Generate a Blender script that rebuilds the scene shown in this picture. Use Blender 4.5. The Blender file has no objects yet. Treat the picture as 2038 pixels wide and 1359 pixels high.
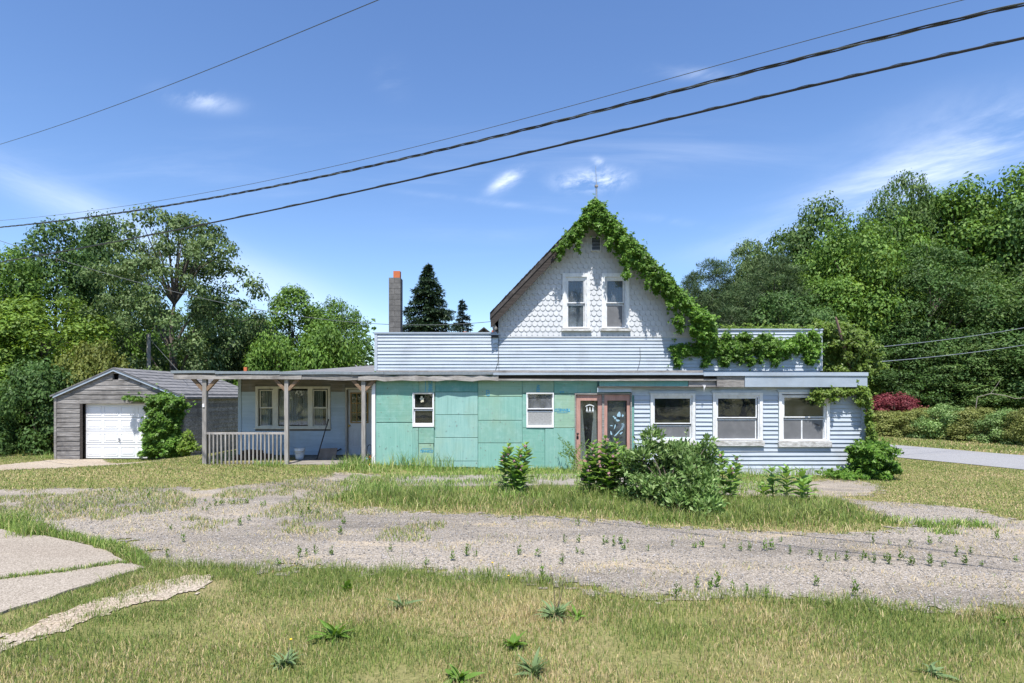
import bpy, math, random
import numpy as np
from mathutils import Vector, Matrix

random.seed(7)
RNG = np.random.default_rng(11)
sc = bpy.context.scene
COL = sc.collection

# ------------------------------------------------------------------ camera, sky, sun, exposure
F = 1190.0          # focal length in photo pixels (2038 wide)
H = 1.96            # eye height above the foot of the shop front
HOR = 790.0         # photo row of the horizon
cam_d = bpy.data.cameras.new('camera')
cam_d.sensor_width = 36.0
cam_d.lens = F / 2038.0 * 36.0
cam_d.shift_y = (HOR - 679.5) / 2038.0
cam_d.clip_start = 0.05
cam_d.clip_end = 3000.0
cam = bpy.data.objects.new('camera', cam_d)
cam.location = (0, 0, H)
cam.rotation_euler = (math.radians(90), 0, 0)
COL.objects.link(cam)
sc.camera = cam

SUN_EL, SUN_AZ = 65.0, 4.0      # azimuth: degrees left of straight behind the camera
SKY_STR, SUN_STR, EXPO = 0.128, 4.6, 0.76
world = bpy.data.worlds.new('World')
sc.world = world
world.use_nodes = True
wn, wl = world.node_tree.nodes, world.node_tree.links
wn.clear()
w_out = wn.new('ShaderNodeOutputWorld')
w_bg = wn.new('ShaderNodeBackground')
w_bg.inputs['Strength'].default_value = SKY_STR
sky = wn.new('ShaderNodeTexSky')
sky.sky_type = 'NISHITA'
sky.sun_disc = False
sky.sun_elevation = math.radians(SUN_EL)
# light comes from behind the camera (-Y) and a little from the left (-X)
sky.sun_rotation = math.radians(180 + SUN_AZ)
sky.air_density = 1.0
sky.dust_density = 0.3
sky.ozone_density = 3.2
sky.altitude = 200
hsv = wn.new('ShaderNodeHueSaturation')
hsv.inputs['Saturation'].default_value = 1.12
hsv.inputs['Hue'].default_value = 0.506
hsv.inputs['Value'].default_value = 0.98
wl.new(sky.outputs[0], hsv.inputs['Color'])
# thin cirrus: streaked noise on the plane of the cloud layer
tc = wn.new('ShaderNodeTexCoord')
sep = wn.new('ShaderNodeSeparateXYZ')
wl.new(tc.outputs['Generated'], sep.inputs[0])


def wmath(op, a, b=None, clamp=False):
    m = wn.new('ShaderNodeMath')
    m.operation = op
    m.use_clamp = clamp
    for i, v in enumerate((a, b)):
        if v is None:
            continue
        if isinstance(v, (int, float)):
            m.inputs[i].default_value = v
        else:
            wl.new(v, m.inputs[i])
    return m.outputs[0]


zc = wmath('MAXIMUM', sep.outputs[2], 0.02)
zc = wmath('ADD', zc, 0.10)
u = wmath('DIVIDE', sep.outputs[0], zc)
v = wmath('DIVIDE', sep.outputs[1], zc)
comb = wn.new('ShaderNodeCombineXYZ')
wl.new(u, comb.inputs[0])
wl.new(v, comb.inputs[1])


def wnoise(scale, rot, stretch, detail, off, dist=0.0):
    mp = wn.new('ShaderNodeMapping')
    mp.inputs['Rotation'].default_value = (0, 0, math.radians(rot))
    mp.inputs['Scale'].default_value = stretch
    mp.inputs['Location'].default_value = off
    wl.new(comb.outputs[0], mp.inputs[0])
    nz = wn.new('ShaderNodeTexNoise')
    nz.inputs['Scale'].default_value = scale
    nz.inputs['Detail'].default_value = detail
    nz.inputs['Roughness'].default_value = 0.6
    nz.inputs['Distortion'].default_value = dist
    wl.new(mp.outputs[0], nz.inputs['Vector'])
    return nz.outputs[0]


def wramp(val, lo, hi):
    m = wn.new('ShaderNodeMapRange')
    m.interpolation_type = 'SMOOTHSTEP'
    m.inputs['From Min'].default_value = lo
    m.inputs['From Max'].default_value = hi
    wl.new(val, m.inputs['Value'])
    return m.outputs[0]


n_big = wramp(wnoise(0.55, -22, (0.6, 1.2, 1), 3, (3.1, 0.4, 0)), 0.50, 0.80)
n_str = wramp(wnoise(1.5, -28, (0.55, 2.6, 1), 9, (1.7, 2.2, 0), 0.5), 0.42, 0.80)
cirrus = wmath('MULTIPLY', wmath('MULTIPLY', n_big, n_str), 0.22)
# single clouds: soft rotated ellipses broken up by noise, fixed to directions of the sky
ta = wmath('DIVIDE', sep.outputs[0], wmath('MAXIMUM', sep.outputs[1], 0.05))
tb = wmath('DIVIDE', sep.outputs[2], wmath('MAXIMUM', sep.outputs[1], 0.05))
ahead = wmath('GREATER_THAN', sep.outputs[1], 0.2)
cab = wn.new('ShaderNodeCombineXYZ')
wl.new(ta, cab.inputs[0])
wl.new(tb, cab.inputs[1])


def cnoise(ang, nst, nscale, off):
    mp = wn.new('ShaderNodeMapping')
    mp.vector_type = 'TEXTURE'
    mp.inputs['Rotation'].default_value = (0, 0, math.radians(ang))
    mp.inputs['Scale'].default_value = (nst, 1, 1)
    mp.inputs['Location'].default_value = (off, off * 0.7, 0)
    wl.new(cab.outputs[0], mp.inputs[0])
    nz = wn.new('ShaderNodeTexNoise')
    nz.inputs['Scale'].default_value = nscale
    nz.inputs['Detail'].default_value = 7
    nz.inputs['Roughness'].default_value = 0.64
    nz.inputs['Distortion'].default_value = 0.35
    wl.new(mp.outputs[0], nz.inputs['Vector'])
    return nz.outputs[0]


NZ = {'up': wramp(cnoise(17, 4.5, 7, 1.0), 0.30, 0.72), 'down': wramp(cnoise(-20, 4.5, 6, 4.0), 0.28, 0.72), 'puff': wramp(cnoise(15, 1.7, 26, 7.7), 0.36, 0.64), 'fine': wramp(cnoise(24, 2.4, 17, 2.3), 0.32, 0.70)}


def cloud(px, py, L, W, ang, amp, kind):
    a0, b0 = (px - 1019.0) / F, (HOR - py) / F
    ca, sa = math.cos(math.radians(ang)), math.sin(math.radians(ang))
    du, dv = wmath('SUBTRACT', ta, a0), wmath('SUBTRACT', tb, b0)
    uu = wmath('DIVIDE', wmath('ADD', wmath('MULTIPLY', du, ca), wmath('MULTIPLY', dv, sa)), L / F)
    vv = wmath('DIVIDE', wmath('SUBTRACT', wmath('MULTIPLY', dv, ca), wmath('MULTIPLY', du, sa)), W / F)
    q = wmath('ADD', wmath('MULTIPLY', uu, uu), wmath('MULTIPLY', vv, vv))
    g = wmath('EXPONENT', wmath('MULTIPLY', q, -1.0))
    m = wmath('MULTIPLY', wmath('MULTIPLY', g, NZ[kind]), amp)
    return wmath('MULTIPLY', m, ahead)


cl = cirrus
for c in ((1890, 325, 270, 46, 20, 0.80, 'up'), (1800, 360, 190, 60, 14, 0.35, 'up'), (1960, 225, 200, 50, 12, 0.25, 'up'), (110, 385, 240, 40, -24, 0.34, 'down'),
          (480, 560, 260, 55, -20, 0.36, 'down'), (400, 198, 62, 18, -10, 0.45, 'fine'), (1008, 360, 36, 13, 33, 1.0, 'fine'), (1180, 358, 55, 18, 3, 0.95, 'puff'),
          (1192, 322, 8, 12, 60, 0.4, 'puff'), (1380, 145, 60, 14, -4, 0.22, 'fine'), (1000, 405, 190, 6, -7, 0.11, 'fine'),
          (1560, 470, 150, 22, 12, 0.32, 'up'), (780, 160, 30, 30, -60, 0.10, 'fine'), (1340, 440, 90, 8, -8, 0.08, 'fine')):
    cl = wmath('ADD', cl, cloud(*c), True)
mixc = wn.new('ShaderNodeMix')
mixc.data_type = 'RGBA'
wl.new(cl, mixc.inputs['Factor'])
wl.new(hsv.outputs[0], mixc.inputs[6])
mixc.inputs[7].default_value = (6.2, 6.7, 7.6, 1)
wl.new(mixc.outputs[2], w_bg.inputs['Color'])
wl.new(w_bg.outputs[0], w_out.inputs['Surface'])

sun_d = bpy.data.lights.new('sun', 'SUN')
sun_d.energy = SUN_STR
sun_d.angle = math.radians(0.53)
sun_d.color = (1.0, 0.955, 0.89)
sun = bpy.data.objects.new('sun', sun_d)
el, az = math.radians(SUN_EL), math.radians(SUN_AZ)
SUN_DIR = Vector((math.sin(az) * math.cos(el), math.cos(az) * math.cos(el), -math.sin(el)))
sun.rotation_euler = SUN_DIR.to_track_quat('-Z', 'Y').to_euler()
sun.location = (0, -20, 40)
COL.objects.link(sun)

sc.view_settings.view_transform = 'Standard'
sc.view_settings.look = 'None'
sc.view_settings.gamma = 1.0
sc.view_settings.use_curve_mapping = False
sc.view_settings.exposure = EXPO
sc.render.engine = 'CYCLES'
sc.cycles.max_bounces = 6
sc.cycles.transparent_max_bounces = 12
sc.cycles.diffuse_bounces = 3
sc.cycles.glossy_bounces = 3
sc.cycles.caustics_reflective = False
sc.cycles.caustics_refractive = False
sc.cycles.use_denoising = True


# ------------------------------------------------------------------ measuring helpers
def PX(px, Y):
    return (px - 1019.0) / F * Y


def PZ(py, Y):
    return H - (py - HOR) / F * Y


def S(t):
    t = np.clip(t, 0, 1)
    return t * t * (3 - 2 * t)


def vnoise(x, y, seed=0):
    """smooth value noise in 0..1, works on arrays"""
    x = np.asarray(x, float)
    y = np.asarray(y, float)
    xi, yi = np.floor(x).astype(np.int64), np.floor(y).astype(np.int64)
    fx, fy = x - xi, y - yi
    fx, fy = fx * fx * (3 - 2 * fx), fy * fy * (3 - 2 * fy)

    def h(a, b):
        n = (a * 374761393 + b * 668265263 + seed * 1442695041) & 0xFFFFFFFF
        n = ((n ^ (n >> 13)) * 1274126177) & 0xFFFFFFFF
        return ((n ^ (n >> 16)) & 0xFFFF) / 65535.0
    return ((h(xi, yi) * (1 - fx) + h(xi + 1, yi) * fx) * (1 - fy)
            + (h(xi, yi + 1) * (1 - fx) + h(xi + 1, yi + 1) * fx) * fy)


def fbm(x, y, seed=0, o=3):
    r, a, t = 0, 0.5, 0
    for i in range(o):
        r = r + a * vnoise(np.asarray(x) * 2 ** i, np.asarray(y) * 2 ** i, seed + i)
        t += a
        a *= 0.5
    return r / t


def gz(x, y):
    x = np.asarray(x, float)
    y = np.asarray(y, float)
    z = 0.15 * S((-x - 1.5) / 3.0) * S((y - 11.5) / 4.0)
    z = z - 0.62 * S((-x - 8.9) / 4.0) * S((y - 15.0) / 6.5)
    z = z - 0.15 * S((x - 2.0) / 6.0) * S((y - 8.5) / 5.0)
    near = 1 - S((np.hypot(x, y) - 25) / 20)
    z = z + near * 0.035 * (fbm(x * 0.6, y * 0.6, 3, 2) - 0.5)
    return z


def G(px, py):
    """world point of the ground seen at a photo pixel"""
    Y = F * H / max(py - HOR, 4)
    for _ in range(25):
        z = float(gz(PX(px, Y), Y))
        Y = 0.5 * Y + 0.5 * F * (H - z) / max(py - HOR, 4)
    return (PX(px, Y), Y, float(gz(PX(px, Y), Y)))


def GP(pts):
    return np.array([G(a, b)[:2] for a, b in pts])


def inpoly(x, y, poly):
    x = np.asarray(x)
    y = np.asarray(y)
    r = np.zeros(x.shape, bool)
    n = len(poly)
    for i in range(n):
        x0, y0 = poly[i]
        x1, y1 = poly[(i + 1) % n]
        c = ((y0 > y) != (y1 > y)) & (x < (x1 - x0) * (y - y0) / (y1 - y0 + 1e-12) + x0)
        r ^= c
    return r


def polydist(x, y, poly):
    """distance to outline"""
    d = np.full(np.shape(x), 1e9)
    n = len(poly)
    for i in range(n):
        ax, ay = poly[i]
        bx, by = poly[(i + 1) % n]
        dx, dy = bx - ax, by - ay
        t = np.clip(((x - ax) * dx + (y - ay) * dy) / (dx * dx + dy * dy + 1e-9), 0, 1)
        d = np.minimum(d, np.hypot(x - ax - t * dx, y - ay - t * dy))
    return d


def lin(r, g, b):
    def f(c):
        c /= 255.0
        return c / 12.92 if c <= 0.04045 else ((c + 0.055) / 1.055) ** 2.4
    return (f(r), f(g), f(b), 1)


# ------------------------------------------------------------------ materials
def newmat(name):
    m = bpy.data.materials.new(name)
    m.use_nodes = True
    nt = m.node_tree
    return m, nt, nt.nodes['Principled BSDF']


def N(nt, t, **kw):
    n = nt.nodes.new(t)
    for k, vv in kw.items():
        setattr(n, k, vv)
    return n


def ramp_node(nt, fac, stops):
    r = N(nt, 'ShaderNodeValToRGB')
    e = r.color_ramp.elements
    while len(e) < len(stops):
        e.new(0.5)
    for i, (p, c) in enumerate(stops):
        e[i].position = p
        e[i].color = c if len(c) == 4 else (*c, 1)
    nt.links.new(fac, r.inputs[0])
    return r.outputs[0]


def noise_node(nt, vec, scale, detail=5, rough=0.6, dist=0.0):
    n = N(nt, 'ShaderNodeTexNoise')
    n.inputs['Scale'].default_value = scale
    n.inputs['Detail'].default_value = detail
    n.inputs['Roughness'].default_value = rough
    n.inputs['Distortion'].default_value = dist
    nt.links.new(vec, n.inputs['Vector'])
    return n.outputs[0]


def mixc_node(nt, fac, a, b, mode='MIX'):
    m = N(nt, 'ShaderNodeMix', data_type='RGBA', blend_type=mode)
    for s, vv in ((m.inputs['Factor'], fac), (m.inputs[6], a), (m.inputs[7], b)):
        if isinstance(vv, (int, float)):
            s.default_value = vv
        elif isinstance(vv, tuple):
            s.default_value = vv if len(vv) == 4 else (*vv, 1)
        else:
            nt.links.new(vv, s)
    return m.outputs[2]


def pos_vec(nt, stretch=(1, 1, 1), rnd=0.0):
    g = N(nt, 'ShaderNodeNewGeometry')
    mp = N(nt, 'ShaderNodeMapping')
    mp.inputs['Scale'].default_value = stretch
    nt.links.new(g.outputs['Position'], mp.inputs[0])
    out = mp.outputs[0]
    if rnd:
        oi = N(nt, 'ShaderNodeObjectInfo')
        ml = N(nt, 'ShaderNodeVectorMath', operation='SCALE')
        ml.inputs[0].default_value = (17.3, 5.1, 29.7)
        nt.links.new(oi.outputs['Random'], ml.inputs['Scale'])
        ad = N(nt, 'ShaderNodeVectorMath', operation='ADD')
        nt.links.new(out, ad.inputs[0])
        nt.links.new(ml.outputs[0], ad.inputs[1])
        out = ad.outputs[0]
    return out


def surf(name, stops, stretch=(1, 1, 1), scale=6, rough=0.75, bump=0.25, bdist=0.01, rnd=0.15,
         dirt=None, dirt_scale=1.5, dirt_amt=0.4, detail=6, metallic=0.0, spec=0.35, dist=0.0):
    """streaked / mottled surface: noise ramp, per-object tone shift, soft dirt, fine relief"""
    m, nt, b = newmat(name)
    vec = pos_vec(nt, stretch, 1.0)
    n = noise_node(nt, vec, scale, detail, 0.62, dist)
    c = ramp_node(nt, n, stops)
    if dirt:
        v2 = pos_vec(nt, (1, 1, 0.6))
        d = noise_node(nt, v2, dirt_scale, 7, 0.65)
        mr = N(nt, 'ShaderNodeMapRange')
        mr.inputs['From Min'].default_value = 0.48
        mr.inputs['From Max'].default_value = 0.75
        mr.inputs['To Max'].default_value = dirt_amt
        nt.links.new(d, mr.inputs['Value'])
        c = mixc_node(nt, mr.outputs[0], c, dirt)
    if rnd:
        oi = N(nt, 'ShaderNodeObjectInfo')
        mr = N(nt, 'ShaderNodeMapRange')
        mr.inputs['To Min'].default_value = 1 - rnd
        mr.inputs['To Max'].default_value = 1 + rnd
        nt.links.new(oi.outputs['Random'], mr.inputs['Value'])
        hs = N(nt, 'ShaderNodeHueSaturation')
        nt.links.new(mr.outputs[0], hs.inputs['Value'])
        nt.links.new(c, hs.inputs['Color'])
        c = hs.outputs[0]
    nt.links.new(c, b.inputs['Base Color'])
    b.inputs['Roughness'].default_value = rough
    b.inputs['Metallic'].default_value = metallic
    b.inputs['Specular IOR Level'].default_value = spec
    if bump:
        bp = N(nt, 'ShaderNodeBump')
        bp.inputs['Strength'].default_value = bump
        bp.inputs['Distance'].default_value = bdist
        nt.links.new(n, bp.inputs['Height'])
        nt.links.new(bp.outputs[0], b.inputs['Normal'])
    return m


def leafmat(name, c_dark, c_mid, c_light, trans=0.30, rough=0.55, spec=0.22):
    m, nt, b = newmat(name)
    g = N(nt, 'ShaderNodeNewGeometry')
    c = ramp_node(nt, g.outputs['Random Per Island'], [(0.0, c_dark), (0.5, c_mid), (1.0, c_light)])
    vec = pos_vec(nt, (1, 1, 1))
    n = noise_node(nt, vec, 0.55, 2)
    hs = N(nt, 'ShaderNodeHueSaturation')
    mr = N(nt, 'ShaderNodeMapRange')
    mr.inputs['From Min'].default_value = 0.3
    mr.inputs['From Max'].default_value = 0.7
    mr.inputs['To Min'].default_value = 0.72
    mr.inputs['To Max'].default_value = 1.25
    nt.links.new(n, mr.inputs['Value'])
    nt.links.new(mr.outputs[0], hs.inputs['Value'])
    nt.links.new(c, hs.inputs['Color'])
    nt.links.new(hs.outputs[0], b.inputs['Base Color'])
    b.inputs['Roughness'].default_value = rough
    b.inputs['Specular IOR Level'].default_value = spec
    tr = N(nt, 'ShaderNodeBsdfTranslucent')
    hs2 = N(nt, 'ShaderNodeHueSaturation')
    hs2.inputs['Hue'].default_value = 0.485
    hs2.inputs['Saturation'].default_value = 1.1
    hs2.inputs['Value'].default_value = 1.3
    nt.links.new(hs.outputs[0], hs2.inputs['Color'])
    nt.links.new(hs2.outputs[0], tr.inputs['Color'])
    mx = N(nt, 'ShaderNodeMixShader')
    mx.inputs[0].default_value = trans
    nt.links.new(b.outputs[0], mx.inputs[1])
    nt.links.new(tr.outputs[0], mx.inputs[2])
    nt.links.new(mx.outputs[0], nt.nodes['Material Output'].inputs['Surface'])
    return m


def attrmat(name, rough=0.7, trans=0.2):
    m, nt, b = newmat(name)
    a = N(nt, 'ShaderNodeAttribute', attribute_name='Col')
    nt.links.new(a.outputs['Color'], b.inputs['Base Color'])
    b.inputs['Roughness'].default_value = rough
    b.inputs['Specular IOR Level'].default_value = 0.25
    tr = N(nt, 'ShaderNodeBsdfTranslucent')
    nt.links.new(a.outputs['Color'], tr.inputs['Color'])
    mx = N(nt, 'ShaderNodeMixShader')
    mx.inputs[0].default_value = trans
    nt.links.new(b.outputs[0], mx.inputs[1])
    nt.links.new(tr.outputs[0], mx.inputs[2])
    nt.links.new(mx.outputs[0], nt.nodes['Material Output'].inputs['Surface'])
    return m


def plain(name, c, rough=0.6, rnd=0.06, metallic=0.0, var=0.12, scale=9):
    c4 = c if len(c) == 4 else (*c, 1)
    d = tuple(x * (1 - var) for x in c4[:3]) + (1,)
    l = tuple(min(1, x * (1 + var)) for x in c4[:3]) + (1,)
    return surf(name, [(0.3, d), (0.7, l)], scale=scale, rough=rough, bump=0.12, bdist=0.004, rnd=rnd, metallic=metallic)


def glassmat(name, tint=(0.75, 0.8, 0.82), refl=1.0, dust=0.05, dustc=(0.5, 0.52, 0.55, 1)):
    m, nt, b = newmat(name)
    nt.nodes.remove(b)
    tr = N(nt, 'ShaderNodeBsdfTransparent')
    tr.inputs[0].default_value = (*tint, 1)
    gl = N(nt, 'ShaderNodeBsdfGlossy')
    gl.inputs['Roughness'].default_value = 0.015
    gl.inputs['Color'].default_value = (0.95, 0.97, 1, 1)
    bp = N(nt, 'ShaderNodeBump')
    bp.inputs['Strength'].default_value = 0.05
    bp.inputs['Distance'].default_value = 0.02
    nt.links.new(noise_node(nt, pos_vec(nt), 2.2, 2), bp.inputs['Height'])
    nt.links.new(bp.outputs[0], gl.inputs['Normal'])
    fr = N(nt, 'ShaderNodeLayerWeight')          # facing is the same on both faces of the pane
    fr.inputs[0].default_value = 0.5
    pw_ = N(nt, 'ShaderNodeMath', operation='POWER')
    pw_.inputs[1].default_value = 5.0
    nt.links.new(fr.outputs['Facing'], pw_.inputs[0])
    ml = N(nt, 'ShaderNodeMath', operation='MULTIPLY_ADD', use_clamp=True)
    ml.inputs[1].default_value = 0.85
    ml.inputs[2].default_value = 0.085 * refl
    nt.links.new(pw_.outputs[0], ml.inputs[0])
    mx = N(nt, 'ShaderNodeMixShader')
    nt.links.new(ml.outputs[0], mx.inputs[0])
    nt.links.new(tr.outputs[0], mx.inputs[1])
    nt.links.new(gl.outputs[0], mx.inputs[2])
    df = N(nt, 'ShaderNodeBsdfDiffuse')
    df.inputs[0].default_value = dustc
    n2 = noise_node(nt, pos_vec(nt, (1, 1, 0.5)), 5, 6)
    mr = N(nt, 'ShaderNodeMapRange')
    mr.inputs['From Min'].default_value = 0.35
    mr.inputs['From Max'].default_value = 0.75
    mr.inputs['To Min'].default_value = dust * 0.4
    mr.inputs['To Max'].default_value = dust * 1.6
    nt.links.new(n2, mr.inputs['Value'])
    mx2 = N(nt, 'ShaderNodeMixShader')
    nt.links.new(mr.outputs[0], mx2.inputs[0])
    nt.links.new(mx.outputs[0], mx2.inputs[1])
    nt.links.new(df.outputs[0], mx2.inputs[2])
    nt.links.new(mx2.outputs[0], nt.nodes['Material Output'].inputs['Surface'])
    return m


M = {}
M['metal_siding'] = surf('blue_white_metal_siding', [(0.25, (0.38, 0.432, 0.492)), (0.75, (0.47, 0.522, 0.582))], (0.35, 1, 2.5), 3,
                         rough=0.45, bump=0.05, rnd=0.045, dirt=(0.27, 0.29, 0.31, 1), dirt_scale=1.8, dirt_amt=0.5)
M['trim_blue'] = surf('blue_grey_trim', [(0.3, (0.40, 0.48, 0.58)), (0.7, (0.50, 0.58, 0.68))], scale=5, rough=0.5, bump=0.05, rnd=0.05,
                      dirt=(0.25, 0.25, 0.25, 1), dirt_amt=0.35)
M['grey_fascia'] = surf('grey_metal_fascia', [(0.3, (0.30, 0.36, 0.43)), (0.7, (0.38, 0.44, 0.51))], (0.4, 1, 1), 4, rough=0.5, bump=0.08, rnd=0.06,
                        dirt=(0.18, 0.18, 0.18, 1), dirt_amt=0.35)
M['white_paint'] = surf('white_scallop_paint', [(0.3, (0.48, 0.495, 0.515)), (0.7, (0.57, 0.585, 0.605))], scale=8, rough=0.6, bump=0.12, rnd=0.03,
                        dirt=(0.50, 0.50, 0.49, 1), dirt_amt=0.3)
M['white_trim'] = surf('white_window_trim', [(0.3, (0.64, 0.66, 0.68)), (0.7, (0.76, 0.77, 0.78))], scale=14, rough=0.6, bump=0.15, rnd=0.04,
                       dirt=(0.36, 0.35, 0.33, 1), dirt_scale=7, dirt_amt=0.5)
M['white_vinyl'] = plain('white_vinyl', (0.78, 0.78, 0.80), 0.4, 0.02, var=0.04)
M['old_sill'] = surf('grey_flaking_sill', [(0.35, (0.30, 0.29, 0.27)), (0.62, (0.60, 0.60, 0.59))], (0.5, 1, 1), 14, rough=0.8, bump=0.4, rnd=0.1)
M['grey_wood'] = surf('weathered_grey_wood', [(0.2, (0.085, 0.080, 0.076)), (0.45, (0.21, 0.20, 0.19)), (0.75, (0.40, 0.38, 0.36))],
                      (0.9, 3, 14), 4.0, rough=0.9, bump=0.6, rnd=0.22, dirt=(0.06, 0.055, 0.05, 1), dirt_amt=0.6, dist=0.4)
M['garage_wood'] = surf('garage_clapboard_wood', [(0.25, (0.055, 0.050, 0.047)), (0.48, (0.19, 0.18, 0.172)), (0.75, (0.42, 0.405, 0.39))],
                      (0.55, 3, 10), 3.2, rough=0.9, bump=0.6, rnd=0.25, dirt=(0.05, 0.045, 0.04, 1), dirt_amt=0.75, dist=0.6)
M['pale_wood'] = surf('bleached_wood', [(0.2, (0.13, 0.12, 0.115)), (0.5, (0.32, 0.30, 0.28)), (0.8, (0.50, 0.47, 0.44))],
                      (0.9, 3, 14), 4.0, rough=0.9, bump=0.6, rnd=0.15, dirt=(0.06, 0.05, 0.045, 1), dirt_amt=0.7, dist=0.4)
M['dark_wood'] = surf('dark_rotten_wood', [(0.25, (0.018, 0.015, 0.014)), (0.75, (0.085, 0.072, 0.065))], (0.9, 3, 12), 4, rough=0.95, bump=0.6, rnd=0.2)
M['post_wood'] = surf('grey_brown_post_wood', [(0.2, (0.12, 0.105, 0.092)), (0.5, (0.28, 0.262, 0.243)), (0.8, (0.44, 0.42, 0.40))],
                      (8, 8, 0.7), 4, rough=0.9, bump=0.5, rnd=0.12, dist=0.3)
M['brace_wood'] = surf('brown_brace_wood', [(0.2, (0.10, 0.06, 0.035)), (0.8, (0.30, 0.21, 0.14))], (3, 3, 3), 6, rough=0.9, bump=0.4, rnd=0.12)
M['blue_clap'] = surf('blue_clapboard_paint', [(0.25, (0.37, 0.47, 0.56)), (0.75, (0.49, 0.58, 0.67))], (0.6, 1, 3), 4, rough=0.7, bump=0.12, rnd=0.06,
                      dirt=(0.30, 0.29, 0.27, 1), dirt_scale=1.2, dirt_amt=0.4)
M['bare_clap'] = surf('bare_clapboard', [(0.25, (0.13, 0.12, 0.11)), (0.75, (0.30, 0.275, 0.25))], (0.6, 1, 6), 4, rough=0.9, bump=0.3, rnd=0.15,
                      dirt=(0.28, 0.36, 0.44, 1), dirt_scale=2.0, dirt_amt=0.35)
M['cream_trim'] = surf('cream_window_trim', [(0.3, (0.60, 0.58, 0.50)), (0.7, (0.72, 0.70, 0.63))], scale=9, rough=0.6, bump=0.1, rnd=0.03,
                       dirt=(0.38, 0.37, 0.34, 1), dirt_scale=5, dirt_amt=0.4)
M['shingle'] = surf('grey_roof_shingle', [(0.2, (0.055, 0.056, 0.06)), (0.5, (0.155, 0.155, 0.16)), (0.8, (0.29, 0.28, 0.28))], (0.55, 3.2, 3.2), 2.6,
                    rough=0.95, bump=0.5, bdist=0.02, rnd=0.06)
M['dark_roof'] = surf('dark_roof_edge', [(0.25, (0.016, 0.015, 0.015)), (0.75, (0.10, 0.09, 0.085))], (1, 1, 1), 5, rough=0.95, bump=0.4, rnd=0.1)
M['pink'] = surf('faded_pink_paint', [(0.25, (0.37, 0.20, 0.165)), (0.75, (0.53, 0.315, 0.27))], (3, 3, 0.8), 4, rough=0.7, bump=0.2, rnd=0.05,
                 dirt=(0.30, 0.18, 0.15, 1), dirt_scale=4, dirt_amt=0.5)
M['garage_white'] = plain('garage_door_white', (0.72, 0.73, 0.75), 0.45, 0.02, var=0.05, scale=2)
M['door_white'] = plain('door_white', (0.60, 0.62, 0.64), 0.5, 0.02, var=0.10, scale=4)
M['oak'] = plain('oak_muntin', (0.36, 0.22, 0.075), 0.5, 0.05)
M['brass'] = plain('brass', (0.75, 0.52, 0.18), 0.3, 0.0, metallic=0.9)
M['black'] = plain('black_iron', (0.02, 0.02, 0.022), 0.5, 0.05)
M['dark_inside'] = plain('dark_inside', (0.035, 0.036, 0.036), 0.95, 0.0)
M['concrete'] = surf('old_concrete', [(0.25, (0.17, 0.155, 0.135)), (0.75, (0.31, 0.285, 0.25))], scale=5, rough=0.95, bump=0.4, rnd=0.05,
                     dirt=(0.16, 0.14, 0.11, 1), dirt_amt=0.6)
M['found'] = surf('painted_foundation', [(0.25, (0.34, 0.37, 0.42)), (0.75, (0.56, 0.60, 0.66))], scale=3, rough=0.8, bump=0.3, rnd=0.03,
                  dirt=(0.27, 0.25, 0.22, 1), dirt_scale=2.2, dirt_amt=0.6)
M['block'] = surf('cinder_block', [(0.25, (0.10, 0.098, 0.095)), (0.75, (0.185, 0.18, 0.17))], scale=9, rough=0.95, bump=0.5, rnd=0.14)
M['mortar'] = plain('mortar', (0.16, 0.155, 0.15), 0.95, 0.0)
M['clay'] = plain('clay_flue', (0.52, 0.15, 0.06), 0.85, 0.05)
M['brick'] = plain('red_brick', (0.38, 0.12, 0.075), 0.9, 0.15)
M['screen'] = surf('grey_insect_screen', [(0.3, (0.115, 0.118, 0.125)), (0.7, (0.155, 0.158, 0.165))], scale=4, rough=0.6, bump=0, rnd=0.05,
                   dirt=(0.22, 0.22, 0.23, 1), dirt_scale=5, dirt_amt=0.35, spec=0.5)
M['frost'] = surf('dusty_frosted_pane', [(0.3, (0.24, 0.24, 0.24)), (0.7, (0.40, 0.40, 0.40))], scale=26, rough=0.4, bump=0.2, rnd=0.0)
M['curtain'] = surf('grey_beige_curtain', [(0.3, (0.48, 0.45, 0.40)), (0.7, (0.68, 0.64, 0.58))], (8, 8, 0.5), 3, rough=0.95, bump=0.2, rnd=0.05)
M['pale_curtain'] = surf('pale_window_shade', [(0.3, (0.24, 0.27, 0.30)), (0.7, (0.34, 0.37, 0.41))], (5, 5, 0.5), 2, rough=0.95, bump=0.1, rnd=0.05)
M['glass'] = glassmat('window_glass', refl=0.62, dust=0.025)
M['glass_grey_reflect'] = glassmat('grey_reflection_window_glass', refl=0.6, dust=0.42, dustc=(0.30, 0.31, 0.33, 1))  # grey reflection put into the pane as a diffuse layer
M['glass_dusty'] = glassmat('dusty_window_glass', refl=1.0, dust=0.20)
M['glass_sky'] = glassmat('upper_window_glass', refl=0.55, dust=0.16, dustc=(0.40, 0.43, 0.47, 1))
M['asphalt_road'] = None
M['wire'] = plain('black_wire', (0.018, 0.018, 0.02), 0.45, 0.0)
M['wire_grey'] = plain('grey_wire', (0.10, 0.11, 0.11), 0.5, 0.0)
M['steel'] = plain('galvanised_steel', (0.33, 0.36, 0.38), 0.4, 0.0, metallic=0.6)
M['bark'] = surf('grey_brown_bark', [(0.25, (0.045, 0.036, 0.028)), (0.75, (0.17, 0.145, 0.12))], (3, 3, 0.8), 5, rough=0.95, bump=0.6, bdist=0.03, rnd=0.1)
M['bark_pale'] = surf('pale_dead_bark', [(0.25, (0.16, 0.14, 0.12)), (0.75, (0.36, 0.32, 0.28))], (3, 3, 0.8), 5, rough=0.95, bump=0.5, rnd=0.1)
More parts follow.
